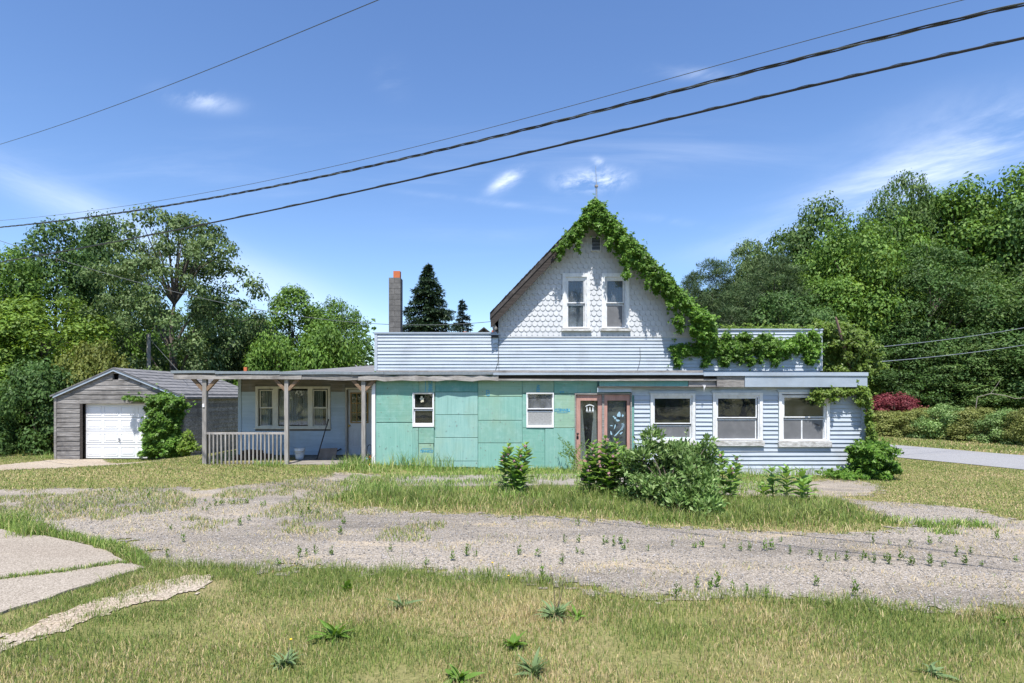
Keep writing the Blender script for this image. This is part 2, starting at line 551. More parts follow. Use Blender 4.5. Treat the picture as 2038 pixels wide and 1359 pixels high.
M['rust'] = surf('rusty_brown_wood', [(0.25, (0.12, 0.07, 0.05)), (0.75, (0.30, 0.21, 0.165))], (3, 3, 1), 5, rough=0.9, bump=0.5, rnd=0.1)
M['plywood'] = plain('weathered_plywood', (0.30, 0.235, 0.185), 0.9, 0.0, var=0.25, scale=5)
M['bucket'] = plain('white_plastic', (0.62, 0.68, 0.74), 0.4, 0.0, var=0.05)
M['firewood'] = surf('firewood', [(0.25, (0.03, 0.02, 0.016)), (0.75, (0.11, 0.065, 0.045))], scale=8, rough=0.95, bump=0.5, rnd=0.3)
M['yellow'] = plain('yellow_plastic', (0.75, 0.42, 0.03), 0.5)
M['blue_pl'] = plain('blue_plastic', (0.22, 0.42, 0.68), 0.5)
M['red_pl'] = plain('red_plastic', (0.55, 0.05, 0.05), 0.5)
M['decal_white'] = plain('white_window_paint', (0.62, 0.66, 0.68), 0.7, 0.0)
M['decal_blue'] = plain('pale_blue_window_paint', (0.30, 0.47, 0.58), 0.7, 0.0)
M['print_blue'] = plain('blue_print', (0.03, 0.30, 0.52), 0.7, 0.0, var=0.25, scale=20)
M['print_grey'] = plain('grey_print', (0.20, 0.33, 0.33), 0.7, 0.0)


def foam(name, c1, c2, stretch):
    m = surf(name, [(0.25, c1), (0.75, c2)], stretch, 3.0, rough=0.75, bump=0.35, bdist=0.008, rnd=0.06,
             dirt=(0.33, 0.40, 0.25, 1), dirt_scale=1.1, dirt_amt=0.4, detail=8)
    # bleached blotches and grey run-off streaks
    nt = m.node_tree
    b = nt.nodes['Principled BSDF']
    src = b.inputs['Base Color'].links[0].from_socket
    n1 = noise_node(nt, pos_vec(nt, (1, 1, 1)), 4.5, 8, 0.7)
    f1 = N(nt, 'ShaderNodeMapRange')
    f1.inputs['From Min'].default_value, f1.inputs['From Max'].default_value, f1.inputs['To Max'].default_value = 0.5, 0.8, 0.6
    nt.links.new(n1, f1.inputs['Value'])
    c = mixc_node(nt, f1.outputs[0], src, (0.36, 0.55, 0.50, 1))
    n2 = noise_node(nt, pos_vec(nt, (7, 7, 0.45)), 2.0, 6, 0.65)
    f2 = N(nt, 'ShaderNodeMapRange')
    f2.inputs['From Min'].default_value, f2.inputs['From Max'].default_value, f2.inputs['To Max'].default_value = 0.56, 0.76, 0.55
    nt.links.new(n2, f2.inputs['Value'])
    c = mixc_node(nt, f2.outputs[0], c, (0.13, 0.26, 0.22, 1))
    nt.links.new(c, b.inputs['Base Color'])
    return m


M['foam_h'] = foam('green_foam_board_h', (0.145, 0.345, 0.28), (0.225, 0.44, 0.37), (0.3, 1, 12))
M['foam_v'] = foam('green_foam_board_v', (0.17, 0.37, 0.315), (0.255, 0.465, 0.40), (12, 1, 0.3))
M['foam_b'] = foam('aqua_foam_board', (0.205, 0.395, 0.36), (0.295, 0.49, 0.45), (12, 1, 0.4))
M['foam_y'] = foam('yellowed_foam_board', (0.215, 0.37, 0.27), (0.30, 0.45, 0.34), (0.3, 1, 9))
M['foam_shade'] = foam('shaded_teal_foam_board', (0.10, 0.295, 0.27), (0.17, 0.385, 0.35), (10, 1, 0.4))  # bluish darker teal: canopy shade is put into this foam colour

# ------------------------------------------------------------------ mesh building


class MB:
    def __init__(self):
        self.v, self.f = [], []

    def add(self, vs, fs):
        o = len(self.v)
        self.v += [tuple(map(float, p)) for p in vs]
        self.f += [tuple(i + o for i in f) for f in fs]
        return self

    def box(self, x0, x1, y0, y1, z0, z1):
        x0, x1 = min(x0, x1), max(x0, x1)
        y0, y1 = min(y0, y1), max(y0, y1)
        z0, z1 = min(z0, z1), max(z0, z1)
        return self.add([(x0, y0, z0), (x1, y0, z0), (x1, y1, z0), (x0, y1, z0), (x0, y0, z1), (x1, y0, z1), (x1, y1, z1), (x0, y1, z1)],
                        [(0, 3, 2, 1), (4, 5, 6, 7), (0, 1, 5, 4), (1, 2, 6, 5), (2, 3, 7, 6), (3, 0, 4, 7)])

    def prism(self, pts, axis, a, b):
        """extrude a polygon given in the two other axes from a to b"""
        n = len(pts)

        def mk(p, t):
            return {'y': (p[0], t, p[1]), 'x': (t, p[0], p[1]), 'z': (p[0], p[1], t)}[axis]
        vs = [mk(p, a) for p in pts] + [mk(p, b) for p in pts]
        fs = [tuple(range(n)), tuple(range(2 * n - 1, n - 1, -1))]
        fs += [((i + 1) % n, i, n + i, n + (i + 1) % n) for i in range(n)]
        return self.add(vs, fs)

    def bar(self, p0, p1, w, d, up=(0, 0, 1)):
        """square bar between two points"""
        p0, p1 = Vector(p0), Vector(p1)
        t = (p1 - p0).normalized()
        s = t.cross(Vector(up))
        if s.length < 1e-4:
            s = t.cross(Vector((0, 1, 0)))
        s.normalize()
        n = s.cross(t)
        vs = []
        for p in (p0, p1):
            for a, b in ((-1, -1), (1, -1), (1, 1), (-1, 1)):
                vs.append(p + s * a * w / 2 + n * b * d / 2)
        return self.add(vs, [(0, 1, 2, 3), (7, 6, 5, 4), (0, 4, 5, 1), (1, 5, 6, 2), (2, 6, 7, 3), (3, 7, 4, 0)])

    def tube(self, pts, rads, n=8, cap=True):
        pts = [Vector(p) for p in pts]
        if isinstance(rads, (int, float)):
            rads = [rads] * len(pts)
        vs, fs = [], []
        ref = Vector((0.31, 0.12, 0.94))
        for i, p in enumerate(pts):
            t = (pts[min(i + 1, len(pts) - 1)] - pts[max(i - 1, 0)]).normalized()
            s = t.cross(ref)
            if s.length < 0.05:
                s = t.cross(Vector((1, 0, 0)))
            s.normalize()
            q = t.cross(s)
            for k in range(n):
                a = 2 * math.pi * k / n
                vs.append(p + (s * math.cos(a) + q * math.sin(a)) * rads[i])
        for i in range(len(pts) - 1):
            for k in range(n):
                fs.append((i * n + k, i * n + (k + 1) % n, (i + 1) * n + (k + 1) % n, (i + 1) * n + k))
        if cap:
            fs.append(tuple(range(n - 1, -1, -1)))
            fs.append(tuple((len(pts) - 1) * n + k for k in range(n)))
        return self.add(vs, fs)

    def build(self, name, mat, parent=None, smooth=False):
        me = bpy.data.meshes.new(name)
        me.from_pydata(self.v, [], self.f)
        me.update()
        if smooth:
            me.polygons.foreach_set('use_smooth', [True] * len(me.polygons))
        return link(name, me, mat, parent)


def link(name, me, mat, parent=None):
    if mat is not None:
        me.materials.clear()
        me.materials.append(M[mat] if isinstance(mat, str) else mat)
    o = bpy.data.objects.new(name, me)
    COL.objects.link(o)
    if parent is not None:
        o.parent = parent
        if parent.type == 'EMPTY':
            o.matrix_parent_inverse = Matrix.Translation(-Vector(parent.location))
    return o


def box(name, mat, parent, x0, x1, y0, y1, z0, z1):
    return MB().box(x0, x1, y0, y1, z0, z1).build(name, mat, parent)


def tag(o, label=None, cat=None, group=None, kind=None):
    if label:
        o['label'] = label
    if cat:
        o['category'] = cat
    if group:
        o['group'] = group
    if kind:
        o['kind'] = kind
    return o


def thing(name, label, cat, loc, group=None):
    o = bpy.data.objects.new(name, None)
    o.location = loc
    o.empty_display_size = 0.3
    COL.objects.link(o)
    return tag(o, label, cat, group)


def trimesh(name, verts, tris, mat, parent=None, col=None, smooth=False):
    """fast triangle mesh from numpy arrays"""
    verts = np.asarray(verts, np.float32).reshape(-1, 3)
    tris = np.asarray(tris, np.int32).reshape(-1, 3)
    me = bpy.data.meshes.new(name)
    me.vertices.add(len(verts))
    me.vertices.foreach_set('co', verts.ravel())
    me.loops.add(tris.size)
    me.loops.foreach_set('vertex_index', tris.ravel())
    me.polygons.add(len(tris))
    me.polygons.foreach_set('loop_start', np.arange(0, tris.size, 3, dtype=np.int32))
    if smooth:
        me.polygons.foreach_set('use_smooth', np.ones(len(tris), bool))
    if col is not None:
        a = me.attributes.new('Col', 'FLOAT_COLOR', 'POINT')
        c = np.ones((len(verts), 4), np.float32)
        c[:, :3] = col
        a.data.foreach_set('color', c.ravel())
    me.update(calc_edges=True)
    return link(name, me, mat, parent)


def unit(a):
    return a / (np.linalg.norm(a, axis=-1, keepdims=True) + 1e-9)


def leaf_arrays(p, d, n, l, w, fold=0.25):
    """folded pointed leaves: base, left, tip, right"""
    d = unit(d)
    s = unit(np.cross(d, n))
    nn = np.cross(s, d)
    l = np.asarray(l).reshape(-1, 1)
    w = np.asarray(w).reshape(-1, 1)
    mid = p + d * l * 0.45
    v = np.stack([p, mid - s * w * 0.5 + nn * w * fold, p + d * l, mid + s * w * 0.5 + nn * w * fold], 1)
    k = np.arange(len(p))[:, None, None] * 4
    t = np.array([[0, 1, 2], [0, 2, 3]])[None] + k
    return v.reshape(-1, 3), t.reshape(-1, 3)


def rand_unit(n, rng):
    return unit(rng.normal(size=(n, 3)))


# ------------------------------------------------------------------ ground, gravel, slab, roads
gravel_poly = GP([(-700, 990), (-160, 983), (0, 976), (100, 971), (230, 972), (330, 968), (420, 975), (520, 962), (600, 952), (690, 940), (760, 947), (960, 949),
                  (1140, 950), (1400, 955), (1640, 955), (1700, 956), (1745, 966), (1735, 986), (1690, 991), (1807, 1003), (1915, 1010), (1988, 1025), (2038, 1039), (2160, 1066), (2700, 1120),
                  (2900, 1235), (2300, 1222), (2038, 1215), (1933, 1219), (1770, 1211), (1716, 1201), (1517, 1193), (1336, 1190), (1184, 1172),
                  (1046, 1157), (909, 1145), (772, 1138), (600, 1133), (515, 1134), (400, 1128), (300, 1118), (280, 1100), (240, 1085), (172, 1071), (86, 1053),
                  (45, 1037), (0, 1018), (-160, 1004), (-700, 1003)])
island_poly = GP([(625, 1000), (690, 972), (745, 958), (900, 968), (1100, 972), (1300, 985), (1480, 992), (1600, 992), (1690, 998), (1750, 1030), (1812, 1046),
                  (1760, 1056), (1700, 1062), (1500, 1057), (1300, 1046), (1150, 1031), (1000, 1026), (850, 1019), (720, 1011)])
slab_poly = GP([(-700, 1020), (0, 1058), (86, 1070), (175, 1087), (252, 1118), (285, 1134), (206, 1158), (103, 1192), (0, 1224), (-700, 1480)])
sand_poly = GP([(-300, 1390), (0, 1264), (140, 1212), (300, 1160), (370, 1147), (430, 1146), (410, 1172), (260, 1218), (110, 1264), (0, 1302), (-300, 1440)])
drive_poly = GP([(-150, 930), (0, 925), (120, 914), (200, 914), (330, 916), (260, 924), (120, 932), (0, 936), (-150, 940)])

rp = [G(2038, 905), G(1750, 885)]
rn = [G(2038, 938), G(1750, 905)]
far_a, far_b = Vector(rp[0][:2]), Vector(rp[1][:2])
near_a, near_b = Vector(rn[0][:2]), Vector(rn[1][:2])
rdir = ((far_b - far_a).normalized() + (near_b - near_a).normalized()).normalized()
rmid = (near_a + near_b + far_a + far_b) / 4
rperp = Vector((rdir.y, -rdir.x))
half_w = abs((far_a + far_b - near_a - near_b).dot(rperp)) / 4
road_line = lambda t: rmid + rdir * t


def road_dist(x, y):
    return np.abs((x - rmid.x) * rperp.x + (y - rmid.y) * rperp.y)


def ground_mat():
    m, nt, b = newmat('lawn_soil_and_thatch')
    vec = pos_vec(nt)
    n1 = noise_node(nt, vec, 0.35, 4)
    n2 = noise_node(nt, vec, 28, 6, 0.7)
    green = ramp_node(nt, n2, [(0.3, (0.10, 0.115, 0.035)), (0.55, (0.19, 0.20, 0.065)), (0.8, (0.30, 0.28, 0.115))])
    straw = ramp_node(nt, n2, [(0.3, (0.18, 0.145, 0.075)), (0.55, (0.31, 0.255, 0.135)), (0.8, (0.42, 0.345, 0.20))])
    f = N(nt, 'ShaderNodeMapRange')
    f.inputs['From Min'].default_value = 0.40
    f.inputs['From Max'].default_value = 0.66
    nt.links.new(n1, f.inputs['Value'])
    nt.links.new(mixc_node(nt, f.outputs[0], green, straw), b.inputs['Base Color'])
    b.inputs['Roughness'].default_value = 0.95
    b.inputs['Specular IOR Level'].default_value = 0.1
    bp = N(nt, 'ShaderNodeBump')
    bp.inputs['Strength'].default_value = 0.8
    bp.inputs['Distance'].default_value = 0.03
    nt.links.new(n2, bp.inputs['Height'])
    nt.links.new(bp.outputs[0], b.inputs['Normal'])
    return m


def gravel_mat(name, tones, dark, straw_amt=0.5, cell=55):
    m, nt, b = newmat(name)
    vec = pos_vec(nt)
    vo = N(nt, 'ShaderNodeTexVoronoi')
    vo.inputs['Scale'].default_value = cell
    nt.links.new(vec, vo.inputs['Vector'])
    bw = N(nt, 'ShaderNodeSeparateColor')
    nt.links.new(vo.outputs['Color'], bw.inputs[0])
    stone = ramp_node(nt, bw.outputs[0], tones)
    big = noise_node(nt, pos_vec(nt, (0.28, 1, 1)), 0.75, 7, 0.66, 0.3)
    f = N(nt, 'ShaderNodeMapRange')
    f.inputs['From Min'].default_value = 0.44
    f.inputs['From Max'].default_value = 0.66
    f.inputs['To Max'].default_value = 0.9
    nt.links.new(big, f.inputs['Value'])
    c = mixc_node(nt, f.outputs[0], stone, mixc_node(nt, 1.0, stone, dark, 'MULTIPLY'))
    st = noise_node(nt, pos_vec(nt, (0.5, 1.3, 1)), 1.3, 8, 0.7, 0.6)
    f2 = N(nt, 'ShaderNodeMapRange')
    f2.inputs['From Min'].default_value = 0.56
    f2.inputs['From Max'].default_value = 0.68
    f2.inputs['To Max'].default_value = straw_amt
    nt.links.new(st, f2.inputs['Value'])
    c = mixc_node(nt, f2.outputs[0], c, (0.46, 0.37, 0.25, 1))
    nt.links.new(c, b.inputs['Base Color'])
    b.inputs['Roughness'].default_value = 0.95
    b.inputs['Specular IOR Level'].default_value = 0.15
    bp = N(nt, 'ShaderNodeBump')
    bp.inputs['Strength'].default_value = 0.6
    bp.inputs['Distance'].default_value = 0.007
    bp.invert = True
    nt.links.new(vo.outputs['Distance'], bp.inputs['Height'])
    nt.links.new(bp.outputs[0], b.inputs['Normal'])
    return m


M['lawn_soil'] = ground_mat()
M['gravel'] = gravel_mat('gravel_surface', [(0.0, (0.12, 0.104, 0.084)), (0.3, (0.225, 0.195, 0.158)), (0.65, (0.295, 0.258, 0.212)), (1.0, (0.50, 0.445, 0.38))],
                         (0.52, 0.53, 0.55, 1), 0.6, 95)
M['slab'] = gravel_mat('worn_asphalt_slab', [(0.0, (0.20, 0.172, 0.137)), (0.4, (0.29, 0.252, 0.205)), (1.0, (0.42, 0.37, 0.31))], (0.85, 0.83, 0.82, 1), 0.35, 90)
M['sand'] = gravel_mat('sandy_gravel', [(0.0, (0.20, 0.165, 0.125)), (0.4, (0.33, 0.277, 0.215)), (1.0, (0.50, 0.435, 0.35))], (0.9, 0.85, 0.8, 1), 0.7, 70)
M['road'] = gravel_mat('grey_road_asphalt', [(0.0, (0.21, 0.21, 0.215)), (0.5, (0.27, 0.27, 0.275)), (1.0, (0.34, 0.34, 0.345))], (0.88, 0.88, 0.9, 1), 0.12, 80)


def axis_lines(lo, hi, step, far_lo, far_hi):
    a = list(np.arange(lo, hi + 1e-6, step))
    s, p = step, hi
    while p < far_hi:
        s *= 1.35
        p += s
        a.append(p)
    s, p = step, lo
    pre = []
    while p > far_lo:
        s *= 1.35
        p -= s
        pre.append(p)
    return np.array(pre[::-1] + a)


gx = axis_lines(-24, 24, 0.3, -900, 900)
gy = axis_lines(0, 32, 0.3, -500, 1200)
XX, YY = np.meshgrid(gx, gy)
ZZ = gz(XX, YY)
nx, ny = len(gx), len(gy)
idx = np.arange(nx * ny).reshape(ny, nx)
q = np.stack([idx[:-1, :-1], idx[:-1, 1:], idx[1:, 1:], idx[1:, :-1]], -1).reshape(-1, 4)
tr = np.concatenate([q[:, [0, 1, 2]], q[:, [0, 2, 3]]])
ground = trimesh('ground', np.stack([XX, YY, ZZ], -1).reshape(-1, 3), tr, 'lawn_soil', smooth=True)
tag(ground, 'sparse yellow-green lawn ground reaching back to the trees', None, kind='structure')


def sheet(name, poly, mat, lift, step=0.12, holes=(), rag=0.12, seed=1, label=None):
    x0, y0 = poly.min(0)
    x1, y1 = poly.max(0)
    xs = np.arange(x0, x1 + step, step)
    ys = np.arange(y0, y1 + step, step)
    X, Y = np.meshgrid(xs, ys)
    cx, cy = (X[:-1, :-1] + step / 2), (Y[:-1, :-1] + step / 2)
    wob = (fbm(cx * 1.7, cy * 1.7, seed, 3) - 0.5) * rag * 6 + (fbm(cx * 9, cy * 9, seed + 40, 2) - 0.5) * rag * 5
    d = polydist(cx, cy, poly)
    ins = np.where(inpoly(cx, cy, poly), d, -d) + wob * 0.5 > 0
    for hpoly in holes:
        dh = polydist(cx, cy, hpoly)
        ins &= ~(np.where(inpoly(cx, cy, hpoly), dh, -dh) + wob * 0.5 > 0)
    Z = gz(X, Y) + lift
    ii = np.arange(X.size).reshape(X.shape)
    qq = np.stack([ii[:-1, :-1], ii[:-1, 1:], ii[1:, 1:], ii[1:, :-1]], -1)[ins]
    used = np.unique(qq)
    remap = np.full(X.size, -1)
    remap[used] = np.arange(len(used))
    qq = remap[qq]
    V = np.stack([X, Y, Z], -1).reshape(-1, 3)[used]
    o = trimesh(name, V, np.concatenate([qq[:, [0, 1, 2]], qq[:, [0, 2, 3]]]), mat, smooth=True)
    return tag(o, label, None, kind='structure')


sheet('gravel_lot', gravel_poly, 'gravel', 0.010, 0.055, (island_poly,), 0.22, 4, 'pale gravel forecourt crossing in front of the house')
sheet('garage_drive', drive_poly, 'sand', 0.010, 0.12, (), 0.12, 6, 'sandy patch of drive before the garage door')
sheet('sand_strip', sand_poly, 'sand', 0.012, 0.035, (), 0.10, 9, 'bare sandy strip in the front lawn')


def solid_sheet(name, poly, mat, h, label):
    """old asphalt with a broken edge a couple of centimetres thick"""
    P = []
    for i in range(len(poly)):
        a, b = poly[i], poly[(i + 1) % len(poly)]
        for t in np.linspace(0, 1, 8, endpoint=False):
            p = a + (b - a) * t
            P.append(p + (np.array([fbm(p[0] * 4, p[1] * 4, 21), fbm(p[0] * 4, p[1] * 4, 22)]) - 0.5) * 0.14)
    mb = MB()
    top = [(p[0], p[1], float(gz(p[0], p[1])) + h) for p in P]
    bot = [(p[0], p[1], float(gz(p[0], p[1])) - 0.05) for p in P]
    n = len(P)
    mb.add(top + bot, [tuple(range(n - 1, -1, -1))] + [(i, (i + 1) % n, n + (i + 1) % n, n + i) for i in range(n)])
    return tag(mb.build(name, mat), label, None, kind='structure')


crk = GP([(-700, 1235), (0, 1156), (120, 1142), (254, 1121)])
upper = np.array(list(slab_poly[:5]) + [crk[3] + [0, 0.03], crk[2] + [0, 0.03], crk[1] + [0, 0.03], crk[0] + [0, 0.03]])
lower = np.array([crk[0] - [0, 0.03], crk[1] - [0, 0.03], crk[2] - [0, 0.03], crk[3] - [0, 0.03]] + list(slab_poly[5:]))
solid_sheet('asphalt_slab', upper, 'slab', 0.030, 'worn asphalt slab at the left edge, behind its grassy crack')
solid_sheet('asphalt_slab', lower, 'slab', 0.026, 'narrow worn asphalt slab at the left edge, in front of its grassy crack')

# side road going back past the house, and the road behind the camera (seen in the window glass)
mb = MB()
vs, fs = [], []
ts = np.linspace(-30, 90, 61)
for t in ts:
    c = road_line(t) + rperp * (0.0012 * max(0, t - 8) ** 2) * (-1)
    for k in (-1, -0.5, 0, 0.5, 1):
        p = c + rperp * half_w * k
        vs.append((p.x, p.y, float(gz(p.x, p.y)) + 0.014 + 0.03 * (1 - k * k)))
for i in range(len(ts) - 1):
    for k in range(4):
        fs.append((i * 5 + k, i * 5 + k + 1, i * 5 + k + 6, i * 5 + k + 5))
tag(mb.add(vs, fs).build('side_road', 'road', smooth=True), 'grey asphalt side road running back past the house', None, kind='structure')
mb = MB()
mb.add([(-90, -11, 0.02), (90, -11, 0.02), (90, -4.5, 0.02), (-90, -4.5, 0.02)], [(0, 1, 2, 3)])
tag(mb.build('front_road', 'road'), 'asphalt road passing in front of the lawn', None, kind='structure')

# ------------------------------------------------------------------ house
YF = 16.1      # shop front wall
YC = 15.88     # canopy edge
YU = 16.6      # gable wall / parapet plane
YP = 18.1      # recessed porch wall
house = thing('house', 'weathered pale blue house with vine-hung gable, green boarded shop front and porch', 'house', (0, YF, 0))


def fx(px):
    return PX(px, YF)


def fz(py):
    return PZ(py, YF)


def lap(parent, mat, x0, x1, z0, z1, Y, proud=0.02, name='siding_board', jit=0.003, seg=1.2):
    """one lapped course: thin at the top edge, standing proud at the bottom"""
    n = max(1, int((x1 - x0) / seg))
    mb = MB()
    vs, fs = [], []
    for i in range(n + 1):
        x = x0 + (x1 - x0) * i / n
        e0, e1 = random.uniform(-jit, jit), random.uniform(-jit, jit)
        vs += [(x, Y, z0 + e0), (x, Y - proud + e1, z0 + e0), (x, Y - proud * 0.9 + e1, z0 + e0 + 0.006), (x, Y - 0.003, z1), (x, Y, z1)]
    for i in range(n):
        a, b = i * 5, (i + 1) * 5
        for k in range(5):
            fs.append((a + k, b + k, b + (k + 1) % 5, a + (k + 1) % 5))
    fs += [(4, 3, 2, 1, 0), tuple(n * 5 + k for k in range(5))]
    return mb.add(vs, fs).build(name, mat, parent)


def courses(parent, matf, x0, x1, z0, z1, pitch, Y, holes=(), proud=0.02, jit=0.003):
    n = int(round((z1 - z0) / pitch))
    p = (z1 - z0) / n
    for r in range(n):
        a, b = z0 + r * p, z0 + (r + 1) * p
        segs = [(x0, x1)]
        for hx0, hx1, hz0, hz1 in holes:
            if a < hz1 - 0.01 and b > hz0 + 0.01:
                ns = []
                for s0, s1 in segs:
                    if hx1 <= s0 or hx0 >= s1:
                        ns.append((s0, s1))
                        continue
                    if hx0 > s0:
                        ns.append((s0, hx0))
                    if hx1 < s1:
                        ns.append((hx1, s1))
                segs = ns
        for s0, s1 in segs:
            if s1 - s0 > 0.04:
                m = matf(0.5 * (a + b)) if callable(matf) else matf
                lap(parent, m, s0, s1, a, b + 0.004, Y, proud, jit=jit)


def wall(name, mat, parent, x0, x1, z0, z1, Y, th, holes=()):
    """wall slab with rectangular openings"""
    xs = sorted({x0, x1, *[h[0] for h in holes], *[h[1] for h in holes]})
    zs = sorted({z0, z1, *[h[2] for h in holes], *[h[3] for h in holes]})
    mb = MB()
    for i in range(len(xs) - 1):
        k = 0
        while k < len(zs) - 1:
            def hole(kk):
                cx, cz = (xs[i] + xs[i + 1]) / 2, (zs[kk] + zs[kk + 1]) / 2
                return any(h[0] < cx < h[1] and h[2] < cz < h[3] for h in holes)
            if hole(k):
                k += 1
                continue
            j = k
            while j + 1 < len(zs) - 1 and not hole(j + 1):
                j += 1
            mb.box(xs[i], xs[i + 1], Y, Y + th, zs[k], zs[j + 1])
            k = j + 1
    return mb.build(name, mat, parent)


def frame(name, mat, parent, x0, x1, z0, z1, w, y0, y1, wb=None, wt=None):
    wb = w if wb is None else wb
    wt = w if wt is None else wt
    mb = MB()
    mb.box(x0, x0 + w, y0, y1, z0, z1)
    mb.box(x1 - w, x1, y0, y1, z0, z1)
    mb.box(x0 + w, x1 - w, y0, y1, z0, z0 + wb)
    mb.box(x0 + w, x1 - w, y0, y1, z1 - wt, z1)
    return mb.build(name, mat, parent)


def window(parent, Y, ox, oz, gx0, gx1, up, lo, trim='white_trim', sash='white_trim', glass_up='glass', glass_lo='glass', low_panel=None,
           sill='old_sill', proud=0.045, sill_h=0.10, mullion=None, curtain=None, back=0.45):
    """double-hung window: ox/oz = outside of casing, gx = glass sides, up/lo = (z0, z1) of upper and lower glass"""
    x0, x1 = ox
    z0, z1 = oz
    w = frame('window', trim, parent, x0, x1, z0, z1, min(gx0 - x0, x1 - gx1) * 0.55, Y - proud, Y + 0.10, wb=max(0.02, (lo[0] - z0) * 0.45),
              wt=max(0.02, (z1 - up[1]) * 0.5))
    sw = 0.03
    s1 = frame('sash', sash, w, gx0 - sw, gx1 + sw, up[0] - 0.02, up[1] + sw, sw, Y + 0.0, Y + 0.035)
    s2 = frame('sash', sash, w, gx0 - sw, gx1 + sw, lo[0] - sw, lo[1] + 0.025, sw, Y + 0.037, Y + 0.072)
    # jamb between casing and sash
    frame('jamb', sash, w, x0 + 0.012, x1 - 0.012, z0 + 0.012, z1 - 0.012, max(0.01, gx0 - sw - x0 - 0.012), Y - 0.012, Y + 0.085,
          wb=max(0.01, lo[0] - sw - z0 - 0.012), wt=max(0.01, z1 - up[1] - sw - 0.012))
    box('pane', glass_up, w, gx0, gx1, Y + 0.015, Y + 0.019, up[0], up[1])
    if low_panel:
        box('screen', low_panel, w, gx0, gx1, Y + 0.040, Y + 0.044, lo[0], lo[1])
        box('pane', glass_lo, w, gx0, gx1, Y + 0.052, Y + 0.056, lo[0], lo[1])
    else:
        box('pane', glass_lo, w, gx0, gx1, Y + 0.052, Y + 0.056, lo[0], lo[1])
    if mullion is not None:
        box('mullion', sash, w, mullion - 0.018, mullion + 0.018, Y + 0.036, Y + 0.066, lo[0], lo[1])
    if sill:
        mb = MB()
        mb.prism([(Y - proud - 0.05, z0 - sill_h), (Y + 0.02, z0 - sill_h), (Y + 0.02, z0 - 0.002), (Y - proud - 0.05, z0 - 0.022)], 'x', x0 - 0.03, x1 + 0.03)
        mb.build('sill', sill, w)
    if curtain:
        mb = MB()
        n = 14
        zz0, zz1 = lo[0] - 0.05, up[1] + 0.03
        vs, fs = [], []
        for i in range(n * 4 + 1):
            x = gx0 - 0.02 + (gx1 - gx0 + 0.04) * i / (n * 4)
            yy = Y + 0.17 + 0.018 * math.sin(i * 1.4) + 0.008 * math.sin(i * 3.1)
            vs += [(x, yy, zz0), (x, yy, zz1)]
        for i in range(n * 4):
            fs.append((2 * i, 2 * i + 2, 2 * i + 3, 2 * i + 1))
        mb.add(vs, fs).build('curtain', curtain, w, True)
    return w


XL, XR = fx(747), fx(1719)         # lower shop front
Z0 = -0.30
ZT = fz(757)

# openings: (x0,x1,z0,z1)
def R(px0, px1, py0, py1, Y=YF):
    return (PX(px0, Y), PX(px1, Y), PZ(py1, Y), PZ(py0, Y))


hW1, hW2 = R(823, 863, 783, 847), R(1049, 1101, 783, 848)
hD = R(1146, 1254, 784, 938)
hA, hB, hC = R(1297, 1381, 785, 872), R(1421, 1515, 783, 876), R(1552, 1648, 782, 878)
wall('front_wall', 'foam_shade', house, XL, XR, Z0, fz(741), YF + 0.012, 0.14, (hW1, hW2, hD, hA, hB, hC))
# rest of the low building: side, back, dividing and upper walls close the rooms
box('side_wall', 'metal_siding', house, XR - 0.15, XR - 0.002, YF + 0.155, 25.5, Z0, fz(741))
box('side_wall', 'blue_clap', house, XL + 0.002, XL + 0.15, YF + 0.155, 25.5, Z0, fz(741))
box('back_wall', 'dark_inside', house, XL + 0.15, XR - 0.15, 25.35, 25.5, Z0, fz(741))
box('inner_wall', 'dark_inside', house, XL + 0.16, XR - 0.16, 20.4, 20.5, Z0, fz(741) - 0.01)
box('flat_roof', 'shingle', house, PX(751, YU) + 0.01, PX(1630, YU) - 0.01, YU + 0.17, 25.5, PZ(700, YU) + 0.05, PZ(700, YU) + 0.15)
box('flat_roof', 'shingle', house, PX(1636, YU), XR - 0.01, YU + 0.17, 25.5, fz(741) - 0.03, fz(741) + 0.03)
box('ceiling', 'dark_inside', house, XL + 0.16, XR - 0.16, YF + 0.16, 25.3, fz(741) - 0.09, fz(741) - 0.02)

# ---- green foam boards
box('foam_backing', 'foam_shade', house, fx(747.6), fx(1142), YF - 0.008, YF + 0.0085, fz(928), fz(757)) if False else None
boards = [  # px0, px1, py0, py1, material
    (749, 822, 755, 840, 'foam_h'), (822, 834, 755, 781, 'foam_h'), (749, 822, 841.5, 926, 'foam_v'), (822, 833, 851, 926, 'foam_v'),
    (834.5, 866, 755, 781, 'foam_y'), (833.5, 864, 851, 882, 'foam_h'), (833.5, 863, 883, 927, 'foam_y'), (864.5, 866, 782, 851, 'foam_y'),
    (866.5, 951, 755, 779.5, 'foam_shade'), (866.5, 951, 780.5, 825, 'foam_b'), (866.5, 951, 826, 870.5, 'foam_b'), (865, 951, 871.5, 917, 'foam_b'),
    (865, 951, 918, 929.5, 'foam_b'), (951.8, 1039, 755, 789, 'foam_y'), (951.8, 1039, 790, 836, 'foam_v'), (951.8, 1039, 837, 881, 'foam_v'),
    (951.8, 1039, 882, 931, 'foam_v'), (1039.8, 1102, 755, 782, 'foam_y'), (1102.6, 1189, 757, 783, 'foam_h'), (1103, 1146, 784, 851, 'foam_y'),
    (1039.8, 1048, 783, 851, 'foam_v'), (1039.8, 1084, 852, 932, 'foam_h'), (1084.7, 1146, 852, 934, 'foam_v')]
board_objs = []
